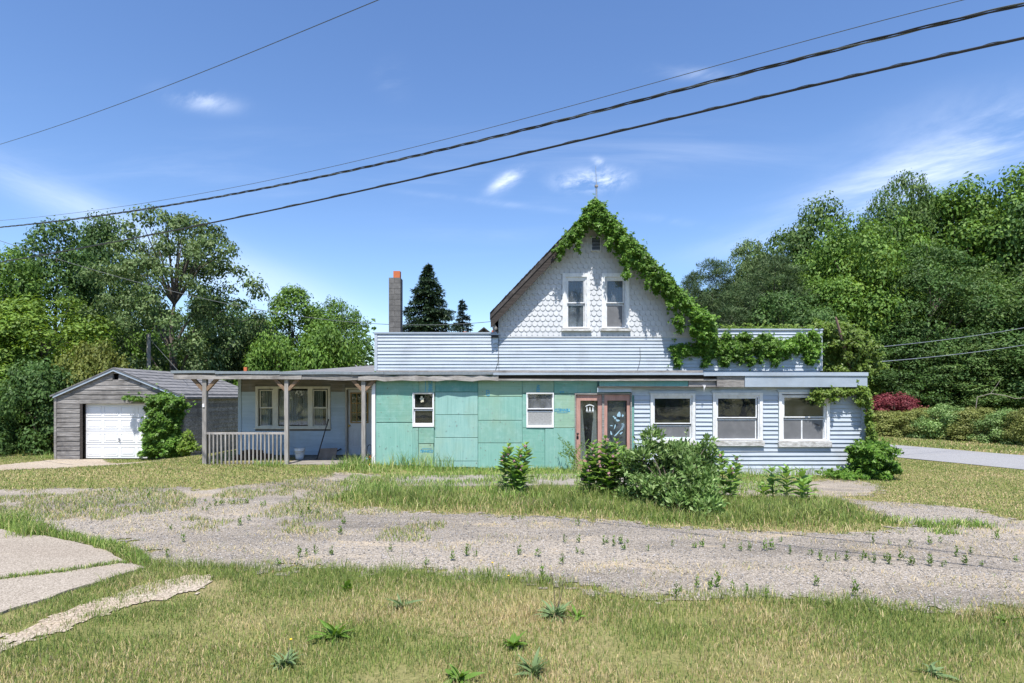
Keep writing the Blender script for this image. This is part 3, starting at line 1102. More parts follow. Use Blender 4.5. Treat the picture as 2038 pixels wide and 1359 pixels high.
for a, b, c, d, m in boards:
    pr = random.uniform(0.002, 0.014)
    e = 0.0006
    mb = MB()
    x0, x1, z0, z1 = fx(a) + e, fx(b) - e, fz(d) + e, fz(c) - e
    yb, yf = YF + 0.008, YF - 0.022 - pr
    j = [random.uniform(-0.004, 0.004) for _ in range(4)]
    bev = 0.005
    mb.add([(x0, yb, z0), (x1, yb, z0), (x1, yb, z1), (x0, yb, z1),
            (x0, yf + bev + j[0], z0), (x1, yf + bev + j[1], z0), (x1, yf + bev + j[2], z1), (x0, yf + bev + j[3], z1),
            (x0 + bev, yf + j[0], z0 + bev), (x1 - bev, yf + j[1], z0 + bev), (x1 - bev, yf + j[2], z1 - bev), (x0 + bev, yf + j[3], z1 - bev)],
           [(0, 4, 7, 3), (1, 2, 6, 5), (0, 1, 5, 4), (3, 7, 6, 2), (4, 5, 9, 8), (5, 6, 10, 9), (6, 7, 11, 10), (7, 4, 8, 11), (8, 9, 10, 11), (0, 3, 2, 1)])
    o = mb.build('foam_board', m, house)
    o['front'] = yf - 0.004
    board_objs.append(o)
    del o['front']
    board_objs[-1] = (o, yf - 0.006)
    nb = MB()
    for _ in range(int(3 + 9 * (x1 - x0) * (z1 - z0))):
        nx_, nz_ = random.uniform(x0 + 0.02, x1 - 0.02), random.uniform(z0 + 0.02, z1 - 0.02)
        r_ = random.uniform(0.006, 0.013)
        nb.prism([(nx_ + r_ * math.cos(q_), nz_ + r_ * math.sin(q_)) for q_ in np.linspace(0, 2 * math.pi, 7)[:-1]], 'y', yf - 0.007, yf + 0.004)
    tag(nb.build('nail_heads', random.choice(['rust', 'grey_wood', 'steel']), o), kind='stuff')


def lettering(parent, txt, cx, cz, y, w, h, rot=0.0, mat='print_blue', shear=0.25, name='printed_lettering'):
    cu = bpy.data.curves.new('print', 'FONT')
    cu.body = txt
    cu.shear = shear
    cu.align_x = 'CENTER'
    cu.align_y = 'CENTER'
    cu.extrude = 0.0
    cu.resolution_u = 3
    cu.offset = 0.018
    tmp = bpy.data.objects.new('print', cu)
    COL.objects.link(tmp)
    dg = bpy.context.evaluated_depsgraph_get()
    me = bpy.data.meshes.new_from_object(tmp.evaluated_get(dg))
    bpy.data.objects.remove(tmp)
    co = np.empty(len(me.vertices) * 3, np.float32)
    me.vertices.foreach_get('co', co)
    co = co.reshape(-1, 3)
    lo, hi = co.min(0), co.max(0)
    c0 = (lo + hi) / 2
    a = (co[:, 0] - c0[0]) / (hi[0] - lo[0]) * w
    b = (co[:, 1] - c0[1]) / (hi[1] - lo[1]) * h
    ca, sa = math.cos(rot), math.sin(rot)
    co = np.stack([cx + a * ca - b * sa, np.full(len(a), y), cz + a * sa + b * ca], 1)
    me.vertices.foreach_set('co', co.astype(np.float32).ravel())
    me.update()
    return link(name, me, mat, parent)


bo = board_objs
px2 = YF / F
lettering(bo[4][0], 'TENNECO', fx(857), fz(768), bo[4][1], 23 * px2, 8 * px2, math.pi / 2)
box('printed_line', 'print_blue', bo[4][0], fx(846.6), fx(847.6), bo[4][1], bo[4][1] + 0.002, fz(780), fz(757))
lettering(bo[6][0], 'TENNECO', fx(849.5), fz(897.5), bo[6][1], 26 * px2, 5.4 * px2)
box('printed_line', 'print_blue', bo[6][0], fx(840), fx(860), bo[6][1], bo[6][1] + 0.002, fz(892.6), fz(892.0))
lettering(bo[19][0], 'TENNECO', fx(1119), fz(816), bo[19][1], 31 * px2, 6 * px2, math.pi)
box('printed_line', 'print_blue', bo[19][0], fx(1108), fx(1130), bo[19][1], bo[19][1] + 0.002, fz(821.6), fz(820.9))
lettering(bo[17][0], 'TEN', fx(1071), fz(773), bo[17][1], 15 * px2, 6 * px2, math.pi / 2)
lettering(bo[13][0], 'CO', fx(971), fz(782), bo[13][1], 12 * px2, 7 * px2, math.pi / 2)
lettering(bo[18][0], 'O', fx(1118), fz(780.5), bo[18][1], 8 * px2, 4 * px2)

# ---- windows in the green wall
def px_window(a, b, c, d, g0, g1, u0, u1, l0, l1, **kw):
    Y = kw.pop('Y', YF)
    return window(house, Y, (PX(a, Y), PX(b, Y)), (PZ(d, Y), PZ(c, Y)), PX(g0, Y), PX(g1, Y), (PZ(u1, Y), PZ(u0, Y)), (PZ(l1, Y), PZ(l0, Y)), **kw)


w1 = px_window(821.5, 864, 781.5, 849, 825.5, 860.5, 784.5, 812, 817, 842, trim='white_vinyl', sash='white_vinyl', sill=None, proud=0.05)
w2 = px_window(1047.5, 1102, 781.5, 850.5, 1051, 1098.5, 785, 813, 819.5, 846, trim='white_vinyl', sash='white_vinyl', sill=None, proud=0.05,
               glass_up='glass_grey_reflect', low_panel='frost')
mb = MB()
for (dx, dz, r) in ((0, 5.5, 2.4), (-2.2, 2.5, 1.8), (1.2, 0.2, 3.2), (3.4, 2.6, 1.5), (-0.6, -3.4, 1.6), (2.6, -2.6, 1.7)):
    pts = [(fx(839 + dx + r * math.cos(t) * (1 + 0.2 * math.sin(3 * t))), fz(796 - dz - r * math.sin(t))) for t in np.linspace(0, 2 * math.pi, 9)[:-1]]
    mb.prism(pts, 'y', YF + 0.0105 - 0.0006 * (dx + 3), YF + 0.0135)
mb.build('paper_cutout', plain('yellowed_paper', (0.55, 0.52, 0.40), 0.8), w1)

# ---- blue siding with three windows
wins = (R(1293, 1384, 781, 880), R(1417, 1518, 779, 884), R(1548, 1651, 777, 884))
courses(house, 'metal_siding', fx(1262), fx(1713), fz(932), fz(787), 8.3 * px2, YF, wins, 0.036)
box('shadow_band_board', 'trim_blue', house, fx(1256), fx(1715), YF - 0.012, YF + 0.01, fz(786.5), fz(770))  # flat grey-blue band painted in where the canopy shadow covers the siding
box('corner_post', 'metal_siding', house, fx(1713.2), fx(1722), YF - 0.035, YF + 0.10, fz(946), fz(770))
box('foundation', 'found', house, fx(1262), fx(1714), YF - 0.030, YF + 0.010, -0.35, fz(932.4))
wA = px_window(1294, 1383, 782, 877, 1303, 1373.5, 793, 842, 848, 870, low_panel='screen')
wB = px_window(1418, 1517, 780, 876, 1429, 1504, 793, 830.5, 836, 873, low_panel='screen', sill_h=0.15)
wC = px_window(1549, 1650, 778, 877, 1561, 1639, 791, 829.5, 835, 874, low_panel='screen', sill_h=0.16, mullion=fx(1597))
for w, a, b, c in ((wA, 1291, 1386, 778.5), (wB, 1415, 1520, 777), (wC, 1546, 1653, 775.5)):
    box('head_casing', 'trim_blue', w, fx(a), fx(b), YF - 0.062, YF - 0.013, fz(c + 4.5), fz(c))
mb = MB()
mb.add([(fx(1618), YF + 0.034, fz(841)), (fx(1634), YF + 0.033, fz(846)), (fx(1630), YF + 0.034, fz(847.5)), (fx(1624), YF + 0.033, fz(844))], [(0, 1, 2, 3)])
mb.build('screen_tear', 'dark_wood', wC)

# ---- pink double door
door_wall = frame('door_frame', 'grey_wood', house, fx(1143.5), fx(1257), fz(940), fz(782), 0.035, YF - 0.05, YF + 0.13, wb=0.05, wt=0.04)
box('centre_post', 'grey_wood', door_wall, fx(1198), fx(1202.3), YF - 0.030, YF + 0.09, fz(938), fz(785.2))


def pink_door(x0p, x1p, g0, g1, t, knob):
    d = frame('door', 'pink', house, fx(x0p), fx(x1p), fz(936.5), fz(785.5), fx(g0) - fx(x0p), YF - 0.005, YF + 0.045, wb=0.30, wt=fz(785.5) - fz(t))
    box('pane', 'glass', d, fx(g0), fx(g1), YF + 0.018, YF + 0.023, fz(936.5) + 0.30, fz(t))
    return d


d1 = pink_door(1147, 1197.7, 1155, 1190, 797, True)
d2 = pink_door(1202.6, 1253.5, 1208.5, 1245, 797, False)
mb = MB()
mb.tube([(fx(1149.5), YF - 0.004, fz(863)), (fx(1149.5), YF - 0.03, fz(863))], [0.014, 0.014], 10)
mb.tube([(fx(1149.5), YF - 0.03, fz(863)), (fx(1149.5), YF - 0.045, fz(863)), (fx(1149.5), YF - 0.065, fz(863)), (fx(1149.5), YF - 0.075, fz(863))],
        [0.018, 0.031, 0.031, 0.015], 12)
mb.build('door_knob', 'black', d1, True)
box('latch_plate', 'black', d1, fx(1147.8), fx(1151), YF - 0.009, YF - 0.004, fz(874), fz(868))


def drape(parent, x0t, x1t, x0b, x1b, zt, zb, y):
    vs, fs = [], []
    nu, nv = 24, 10
    for j in range(nv + 1):
        t = j / nv
        for i in range(nu + 1):
            s = i / nu
            a = x0t + (x1t - x0t) * s
            b = x0b + (x1b - x0b) * s
            vs.append((a + (b - a) * t ** 1.2, y + 0.02 * math.sin(s * 22 + t) + 0.01 * math.sin(s * 9), zt + (zb - zt) * t))
    for j in range(nv):
        for i in range(nu):
            k = j * (nu + 1) + i
            fs.append((k, k + nu + 1, k + nu + 2, k + 1))
    return MB().add(vs, fs).build('curtain', 'curtain', parent, True)


drape(d1, fx(1155), fx(1159.5), fx(1155), fx(1170), fz(797), fz(930), YF + 0.10)
drape(d1, fx(1183), fx(1188), fx(1174), fx(1190), fz(797), fz(930), YF + 0.12)
box('shade', 'screen', d2, fx(1207), fx(1246), YF + 0.075, YF + 0.08, fz(930), fz(797.5))
# window paint: three bells under an arched ribbon
mb = MB()
yd = YF + 0.0155
arc = []
for k in range(13):
    t = k / 12
    arc.append((fx(1165.5 + 17 * t), fz(807.8 - 3.2 * math.sin(math.pi * t))))
low = [(x, z - 0.028) for x, z in arc[::-1]]
for k in range(12):
    mb.prism([arc[k], arc[k + 1], low[11 - k], low[12 - k]], 'y', yd, yd + 0.002)
mb.prism([(fx(1167.5), fz(820)), (fx(1182), fz(820)), (fx(1182), fz(819.4)), (fx(1167.5), fz(819.4))], 'y', yd, yd + 0.002)
for c in (1168.3, 1174.2, 1180.2):
    prof = [(-0.4, 809.8), (0.4, 809.8), (0.9, 812.5), (1.2, 815), (2.2, 818), (0.5, 818.3), (0.3, 819), (-0.3, 819), (-0.5, 818.3), (-2.2, 818), (-1.2, 815), (-0.9, 812.5)]
    mb.prism([(fx(c + a), fz(b)) for a, b in prof], 'y', yd, yd + 0.002)
mb.build('painted_bells', 'decal_white', d1)
# pale blue blots of window paint on the other door
mb = MB()
blots = [(1232.0, 825, 3.6, 5.2, 0.2), (1224.5, 832, 2.2, 2.2, 0), (1239.5, 827, 2.0, 2.6, 0), (1229.5, 836.5, 4.0, 2.0, 0.2), (1221.5, 829, 1.6, 1.6, 0),
         (1217.0, 847, 2.8, 1.0, 0.1), (1216.5, 862, 1.5, 4.2, -0.3), (1229, 862, 1.1, 9.5, 0.75), (1236.5, 862, 3.6, 1.4, -0.7), (1224, 849, 1.0, 5, 0.3)]
for i in range(6):
    blots.append((1239 + 1.5 * math.sin(i), 843 + 2.4 * i, 3.0, 0.55, -0.35))
for i, (cx, cy, rx, ry, ro) in enumerate(blots):
    pts = []
    for t in np.linspace(0, 2 * math.pi, 13)[:-1]:
        k = 1 + 0.18 * math.sin(3 * t + i)
        a, b = rx * math.cos(t) * k, ry * math.sin(t) * k
        pts.append((fx(cx + a * math.cos(ro) - b * math.sin(ro)), fz(cy + a * math.sin(ro) + b * math.cos(ro))))
    mb.prism(pts, 'y', yd - 0.0004 * (i % 4), yd + 0.002)
mb.build('painted_blots', 'decal_blue', d2)

# ---- canopy
cx = lambda p: PX(p, YC)
cz = lambda p: PZ(p, YC)
canopy = MB().box(cx(344), cx(1724), YC + 0.06, YU - 0.01, cz(746), cz(741)).build('canopy', 'dark_wood', house)
# soffits (porch part runs back to the porch wall, shop part to the front wall)
MB().box(cx(345), cx(746), YU, YP - 0.01, cz(747), cz(741.5)).build('porch_ceiling', 'bare_clap', canopy)
box('soffit', 'grey_wood', canopy, cx(1191), cx(1723), YC + 0.03, YF + 0.005, cz(770.2), cz(768.6))


def plank(name, mat, parent, a, b, c, d, y0, y1, jit=0.006, seg=0.7, slope=0.0):
    """board along the eave with a slightly wandering edge; c, d = photo rows of top and bottom"""
    x0, x1 = cx(a), cx(b)
    n = max(1, int((x1 - x0) / seg))
    vs, fs = [], []
    for i in range(n + 1):
        x = x0 + (x1 - x0) * i / n
        e, g, h2 = (random.uniform(-jit, jit) for _ in range(3))
        s = slope * (i / n)
        vs += [(x, y0 + h2, cz(d) + e + s), (x, y1, cz(d) + e + s), (x, y1, cz(c) + g + s), (x, y0 + h2, cz(c) + g + s)]
    for i in range(n):
        p, q2 = i * 4, i * 4 + 4
        for k in range(4):
            fs.append((p + k, q2 + k, q2 + (k + 1) % 4, p + (k + 1) % 4))
    fs += [(3, 2, 1, 0), tuple(n * 4 + k for k in range(4))]
    return MB().add(vs, fs).build(name, mat, parent)


plank('fascia_board', 'pale_wood', canopy, 345, 600, 745.5, 754.5, YC + 0.01, YC + 0.05, 0.006)
plank('fascia_board', 'grey_wood', canopy, 600.5, 712, 746, 756, YC + 0.012, YC + 0.05, 0.016, 0.3)
plank('fascia_board', 'pale_wood', canopy, 712.5, 992, 747, 757.5, YC + 0.006, YC + 0.05, 0.020, 0.22)
for a, b, c, d in ((340, 428, 737.5, 742.5), (428.5, 556, 738.5, 744), (556.5, 700, 739.5, 745), (700.5, 764, 740, 745.5), (764.5, 981, 740, 745.5)):
    plank('roof_flashing', 'steel', canopy, a, b, c, d, YC - 0.015, YC + 0.06, 0.007, 0.5)
plank('fascia_board', 'pale_wood', canopy, 748, 1400, 736.8, 741.2, YC + 0.03, YC + 0.08, 0.004)
plank('drip_edge', 'grey_fascia', canopy, 981.5, 1490, 741.6, 746, YC - 0.012, YC + 0.05, 0.003)
plank('fascia_board', 'dark_wood', canopy, 985, 1427, 746.6, 753.5, YC + 0.11, YC + 0.16, 0.004)  # dark set-back board standing for the shaded gap of missing fascia
plank('fascia_board', 'pale_wood', canopy, 985, 1427, 754, 757.4, YC + 0.02, YC + 0.06, 0.006)
plank('insulation_strip', 'foam_shade', canopy, 1194, 1372, 757.8, 769.5, YC + 0.10, YC + 0.14, 0.003)  # foam strip with the eave's shade in its colour
plank('fascia_board', 'grey_wood', canopy, 1372.5, 1427, 758, 768.5, YC + 0.08, YC + 0.12, 0.006)
plank('fascia_board', 'grey_wood', canopy, 1427.5, 1482, 749, 770, YC + 0.02, YC + 0.06, 0.004)
plank('metal_fascia', 'grey_fascia', canopy, 1482.5, 1726, 748.5, 770, YC - 0.005, YC + 0.045, 0.001)
plank('metal_cap', 'grey_fascia', canopy, 1400.5, 1727, 740.8, 748, YC - 0.03, YC + 0.06, 0.002)
box('canopy_end', 'grey_fascia', canopy, cx(1724.2), cx(1726), YC + 0.046, YU, cz(770), cz(741))
plank('lower_trim', 'dark_wood', canopy, 1190, 1440, 769, 770.6, YC - 0.01, YC + 0.03, 0.003)
plank('door_hood', 'trim_blue', canopy, 1190, 1259, 771, 780.5, YC + 0.10, YC + 0.14, 0.002, slope=0.01)
box('door_hood_top', 'trim_blue', canopy, cx(1190), cx(1259), YC + 0.141, YF - 0.013, cz(773.0), cz(771.6))
mb = MB()
for k in range(5):
    x = cx(1405 - k * 1.4)
    mb.tube([(x, YC + 0.06, cz(766)), (x - 0.01, YC - 0.01, cz(766.5)), (x - 0.03 + 0.01 * k, YC - 0.03, cz(770)), (x - 0.06 + 0.02 * k, YC - 0.02, cz(775 + k))], 0.004, 5)
mb.build('frayed_cable', 'white_vinyl', canopy)

# ---- upper wall: parapet with metal siding
ux = lambda p: PX(p, YU)
uz = lambda p: PZ(p, YU)
wall('parapet_wall', 'trim_blue', house, ux(748), ux(1632), uz(746), uz(664), YU + 0.002, 0.16, ())
box('parapet_wall', 'trim_blue', house, ux(1400), ux(1632), YU + 0.003, YU + 0.16, uz(663.9), uz(657))
ph = 6.62 * YU / F
courses(house, 'metal_siding', ux(751.5), ux(989), uz(737.5), uz(664.5), ph, YU, (), 0.027, 0.004)
courses(house, 'metal_siding', ux(989), ux(1400), uz(737.5), uz(671), ph, YU, (), 0.027, 0.004)
courses(house, 'metal_siding', ux(1400.3), ux(1630), uz(737.5), uz(658), ph, YU, (), 0.027, 0.004)
box('corner_trim', 'metal_siding', house, ux(745.5), ux(751), YU - 0.03, YU + 0.17, uz(738), uz(663))
box('corner_trim', 'metal_siding', house, ux(1630.3), ux(1636), YU - 0.03, YU + 0.17, uz(738), uz(656.5))
plank('parapet_cap', 'grey_fascia', house, 0, 1, 0, 1, YU - 0.04, YU + 0.2) if False else None
MB().box(ux(744.5), ux(990), YU - 0.045, YU + 0.19, uz(664.2), uz(661.2)).build('parapet_cap', 'grey_fascia', house)
MB().box(ux(1400), ux(1637), YU - 0.045, YU + 0.19, uz(657.3), uz(654.3)).build('parapet_cap', 'grey_fascia', house)
MB().box(ux(990), ux(1400), YU - 0.03, YU - 0.001, uz(671.5), uz(668.6)).build('drip_cap', 'white_paint', house)
box('parapet_side', 'trim_blue', house, ux(748), ux(751), YU + 0.17, 22.5, uz(742), uz(664))
box('parapet_side', 'trim_blue', house, ux(1630), ux(1633), YU + 0.17, 24.5, uz(742), uz(657))
# scupper, wires on the siding
sc_o = MB().box(ux(978.5), ux(992.5), YU - 0.10, YU - 0.02, uz(672), uz(667.3)).build('scupper', 'black', house)
MB().box(ux(977), ux(993.5), YU - 0.115, YU - 0.046, uz(667.2), uz(664.6)).build('lip', 'grey_fascia', sc_o)
MB().prism([(ux(981), uz(686)), (ux(983), uz(683)), (ux(991), uz(682)), (ux(991.5), uz(672.2)), (ux(980.5), uz(672.2))], 'y', YU - 0.034, YU - 0.024).build('flap', 'trim_blue', sc_o)
mb = MB()
mb.tube([(ux(992.6), YU - 0.03, uz(673)), (ux(992.3), YU - 0.03, uz(700)), (ux(991), YU - 0.032, uz(722)), (ux(986), YU - 0.03, uz(737))], 0.007, 5)
mb.tube([(ux(992.3), YU - 0.035, uz(700)), (ux(993), YU - 0.03, uz(736))], 0.006, 5)
mb.build('cable', 'wire_grey', house)
MB().tube([(ux(1273), YU - 0.03, uz(692)), (ux(1274), YU - 0.035, uz(712)), (ux(1271), YU - 0.03, uz(728)), (ux(1268), YU - 0.03, uz(737))], 0.006, 5).build('cable', 'wire_grey', house)

# ---- gable
YR = YU - 0.36
apex = (1185.5, 402)
eL, eR = (975, 623), (1396, 623)
slope = (eL[1] - apex[1]) / (apex[0] - eL[0])
ax_, az_ = PX(apex[0], YR), PZ(apex[1], YR)
hw = PX(apex[0], YR) - PX(eL[0], YR)
RIDGE_BACK = 24.5
zE = PZ(eL[1], YR)
tanr = (az_ - zE) / hw
wallL, wallR = ux(992), ux(1400)
# white gable wall (pentagon) just under the roof
roof_under = lambda x: az_ - abs(x - ax_) * tanr - 0.20
gw = [(wallL, uz(671)), (wallR, uz(671)), (wallR, roof_under(wallR)), (ax_, roof_under(ax_)), (wallL, roof_under(wallL))]
hG1, hG2 = R(1126, 1167, 552, 653, YU), R(1204, 1245, 552, 653, YU)
# columns of the wall between the window openings
mbw = MB()
cuts = sorted([wallL, hG1[0], hG1[1], ax_, hG2[0], hG2[1], wallR])
for i in range(len(cuts) - 1):
    a, b = cuts[i], cuts[i + 1]
    if b - a < 1e-4:
        continue
    mid = 0.5 * (a + b)
    hole = next((h for h in (hG1, hG2) if h[0] < mid < h[1]), None)
    if hole:
        mbw.prism([(a, uz(671)), (b, uz(671)), (b, hole[2]), (a, hole[2])], 'y', YU + 0.01, YU + 0.15)
        mbw.prism([(a, hole[3]), (b, hole[3]), (b, roof_under(b)), (a, roof_under(a))], 'y', YU + 0.01, YU + 0.15)
    else:
        mbw.prism([(a, uz(671)), (b, uz(671)), (b, roof_under(b)), (a, roof_under(a))], 'y', YU + 0.01, YU + 0.15)
gable = mbw.build('gable_wall', 'white_paint', house)
box('room_back', 'dark_inside', gable, wallL + 1.3, wallR - 1.3, YU + 1.6, YU + 1.7, uz(671), uz(671) + 2.2)
for xs_ in (wallL, wallR - 0.12):
    box('side_wall', 'white_paint', gable, xs_, xs_ + 0.12, YU + 0.151, RIDGE_BACK - 0.4, uz(671), roof_under(wallL))
# scallop shingles
SW = 10.7 * YU / F
SE = 10.35 * YU / F
ov = SE * 0.55
prof = [(-SW / 2 + 0.002, SE + ov - 0.05), (-SW / 2 + 0.002, SW * 0.46)]
for t in np.linspace(math.pi, 2 * math.pi, 9):
    prof.append(((SW / 2 - 0.002) * math.cos(t), SW * 0.46 + SW * 0.50 * math.sin(t)))
prof.append((SW / 2 - 0.002, SE + ov - 0.05))


def scallop(mbx, x, z, clampx=None):
    th, top = 0.015, SE + ov - 0.05
    fr, bk = [], []
    for a, b in prof:
        if clampx:
            zz = z + b
            xx = x + a
            lim = (az_ - 0.21 - zz) / tanr
            xx = max(ax_ - lim, min(ax_ + lim, xx))
            xx = max(wallL, min(wallR, xx))
            a = xx - x
        lean = 0.019 * (1 - b / top)
        fr.append((x + a, YU + 0.006 - 0.004 - lean - th, z + b))
        bk.append((x + a, YU + 0.006 - 0.004 - lean, z + b))
    n = len(fr)
    mbx.add(fr + bk, [tuple(range(n))] + [((i + 1) % n, i, n + i, n + (i + 1) % n) for i in range(n)])


trim_rects = (R(1117, 1176, 541, 662, YU), R(1195, 1254, 541, 662, YU), R(1175, 1196, 470, 502, YU))
cand = []
zb0 = uz(670)
row = 0
while True:
    z = zb0 + row * SE
    lim = (az_ - 0.25 - z) / tanr
    if lim < SW * 0.4:
        break
    off = 0.5 * SW if row % 2 else 0
    k0 = int((ax_ - wallL) / SW) + 2
    for k in range(-k0, k0 + 1):
        x = ax_ + k * SW + off
        zc_ = z + SE * 0.5
        l2 = (az_ - 0.21 - z) / tanr
        if abs(x - ax_) - SW / 2 > l2 - 0.02 or x + SW / 2 < wallL + 0.02 or x - SW / 2 > wallR - 0.02:
            continue
        if any(r[0] + SW / 2 < x < r[1] - SW / 2 and r[2] - 0.01 < z and z + SE < r[3] for r in trim_rects):
            continue
        edge = abs(x - ax_) + SW / 2 > (az_ - 0.21 - (z + SE + ov)) / tanr or x - SW / 2 < wallL or x + SW / 2 > wallR
        hid = (x - ax_) / max(lim, 0.1)          # the vine hides the right slope
        cand.append((hid, x, z, edge))
    row += 1
cand.sort(key=lambda c: c[0])
tmp = MB()
scallop(tmp, 0, 0)
shared = bpy.data.meshes.new('shingle')
shared.from_pydata(tmp.v, [], tmp.f)
shared.materials.append(M['white_paint'])
rest = MB()
for i, (hid, x, z, edge) in enumerate(cand):
    if i < 298:
        if edge:
            t = MB()
            scallop(t, x, z, True)
            t.build('scallop_shingle', 'white_paint', gable)
        else:
            o = bpy.data.objects.new('scallop_shingle', shared)
            COL.objects.link(o)
            o.parent = gable
            o.location = (x, random.uniform(-0.0015, 0.0015), z)
            o.rotation_euler = (0, random.uniform(-0.02, 0.02), 0)
    else:
        scallop(rest, x, z, edge)
if rest.v:
    tag(rest.build('scallop_shingles', 'white_paint', gable), kind='stuff')
for a, b, ga, gb in ((1119, 1174, 1131, 1161.5), (1197, 1252, 1208.5, 1239.5)):
    dy = 0 if a == 1119 else 8
    px_window(a, b, 544, 653, ga, gb, 559, 602, 607, 650, Y=YU, proud=0.05, glass_up='glass_sky', glass_lo='glass_sky',
              curtain='pale_curtain', low_panel=None if a == 1119 else 'screen', sill_h=0.085)
# louvre
lv = frame('louvre', 'white_trim', house, ux(1175.5), ux(1195.5), uz(500.5), uz(472), 0.02, YU - 0.068, YU + 0.005)
box('recess', 'black', lv, ux(1176.5), ux(1194.5), YU - 0.047, YU - 0.044, uz(499.5), uz(473))
for k in range(9):
    z = uz(499) + (uz(473.5) - uz(499)) * (k + 0.5) / 9
    MB().add([(ux(1176.7), YU - 0.066, z - 0.005), (ux(1194.3), YU - 0.066, z - 0.005), (ux(1194.3), YU - 0.050, z + 0.006), (ux(1176.7), YU - 0.050, z + 0.006),
              (ux(1176.7), YU - 0.066, z - 0.005), (ux(1194.3), YU - 0.066, z - 0.005), (ux(1194.3), YU - 0.050, z + 0.011), (ux(1176.7), YU - 0.050, z + 0.011)],
             [(0, 1, 2, 3), (7, 6, 5, 4), (0, 4, 5, 1), (1, 5, 6, 2), (2, 6, 7, 3), (3, 7, 4, 0)]).build('slat', 'white_trim', lv)
# roof: two slabs
th = 0.11
nrm = math.hypot(1, tanr)
mb = MB()
for s in (-1, 1):
    x0, z0 = ax_, az_
    x1, z1 = ax_ + s * hw, zE
    dx, dz = -s * 0 , -th * nrm
    mb.prism([(x0, z0), (x1, z1), (x1, z1 + dz), (x0, z0 + dz)], 'y', YR, RIDGE_BACK)
roof = mb.build('roof', 'dark_roof', house)
for s in (-1, 1):
    m2 = MB()
    m2.prism([(ax_ - s * 0.0, az_ - th * nrm - 0.004), (ax_ + s * (hw - 0.02), zE - th * nrm - 0.004 + 0.02 * tanr), (ax_ + s * (hw - 0.02), zE - th * nrm - 0.24), (ax_, az_ - th * nrm - 0.24)],
             'y', YR + 0.02, YR + 0.06)
    m2.build('rake_board', 'dark_wood' if s < 0 else 'grey_wood', roof)
    m2 = MB()
    m2.prism([(ax_ + s * (hw - 0.03), zE - th * nrm + 0.02), (ax_ + s * (hw - 0.001), zE - th * nrm + 0.004), (ax_ + s * (hw - 0.14), zE - 0.44), (ax_ + s * (hw - 0.20), zE - 0.40)], 'y', YR + 0.065, RIDGE_BACK)
    m2.build('eave_board', 'grey_wood', roof)
for k in range(26):      # ragged shingle edge along the left rake
    t0, t1 = k / 26, (k + 1) / 26
    m2 = MB()
    xa, xb = ax_ - hw * t0, ax_ - hw * t1
    lift = random.uniform(0.004, 0.022)
    m2.prism([(xa, az_ - (ax_ - xa) * tanr + 0.002), (xb, az_ - (ax_ - xb) * tanr + 0.002), (xb, az_ - (ax_ - xb) * tanr + 0.012), (xa, az_ - (ax_ - xa) * tanr + 0.012 + lift)],
             'y', YR - random.uniform(0.01, 0.035), YR + 0.3)
    m2.build('shingle', 'dark_roof', roof)
# antenna
an = MB()
yA = YR + 1.6
an.tube([(PX(1187.5, yA), yA, PZ(440, yA)), (PX(1187, yA), yA, PZ(371, yA))], 0.028, 8)
an.tube([(PX(1187, yA), yA, PZ(371, yA)), (PX(1185.5, yA), yA, PZ(330, yA))], [0.014, 0.006], 6)
an = an.build('antenna_mast', 'steel', house)
MB().box(PX(1184, yA), PX(1190, yA), yA - 0.05, yA + 0.05, PZ(372, yA), PZ(368.5, yA)).build('bracket', 'pale_wood', an)
# ---- chimney of blocks
YCH = 20.9
qx = lambda p: PX(p, YCH)
qz = lambda p: PZ(p, YCH)
chim = MB().box(qx(774.4), qx(796.6), YCH + 0.004, YCH + 0.40, 1.0, qz(552.6)).build('chimney', 'mortar', house)
bh = 11.05 * YCH / F
z = qz(552.2)
k = 0
blk = MB().box(-0.5, 0.5, -0.5, 0.5, -0.5, 0.5)
bme = bpy.data.meshes.new('block')
bme.from_pydata(blk.v, [], blk.f)
bme.materials.append(M['block'])
while z > 3.0:
    split = 0.5 if k % 2 == 0 else 0.72
    X0, X1 = qx(773.9), qx(797.1)
    cutx = X0 + (X1 - X0) * split
    for a, b in ((X0, cutx - 0.004), (cutx + 0.004, X1)) if k % 2 == 0 else ((X0, X1),):
        o = bpy.data.objects.new('block', bme)
        COL.objects.link(o)
        o.parent = chim
        o.location = ((a + b) / 2, YCH + 0.2, z - bh / 2)
        o.scale = (b - a, 0.424, bh - 0.009)
    z -= bh
    k += 1
MB().box(qx(781.8), qx(795), YCH + 0.09, YCH + 0.31, qz(552), qz(538)).build('flue_tile', 'clay', chim)
# small stack of brick and a clay pot peeping over the parapet, pot over the porch roof
st = MB().box(PX(978.2, 19), PX(987.8, 19), 19, 19.25, 3.0, PZ(657.2, 19)).build('brick_stack', 'brick', house)
MB().box(PX(980.5, 19), PX(985.5, 19), 19.05, 19.2, PZ(657.2, 19), PZ(655, 19)).build('clay_pot', 'clay', st)
MB().tube([(PX(925.5, 21), 21, 3.2), (PX(925.5, 21), 21, PZ(660, 21))], 0.07, 8).build('clay_pot', 'clay', house)
MB().box(PX(485, 20), PX(491, 20), 20, 20.11, 2.0, PZ(730.5, 20)).build('clay_pot', 'clay', house)

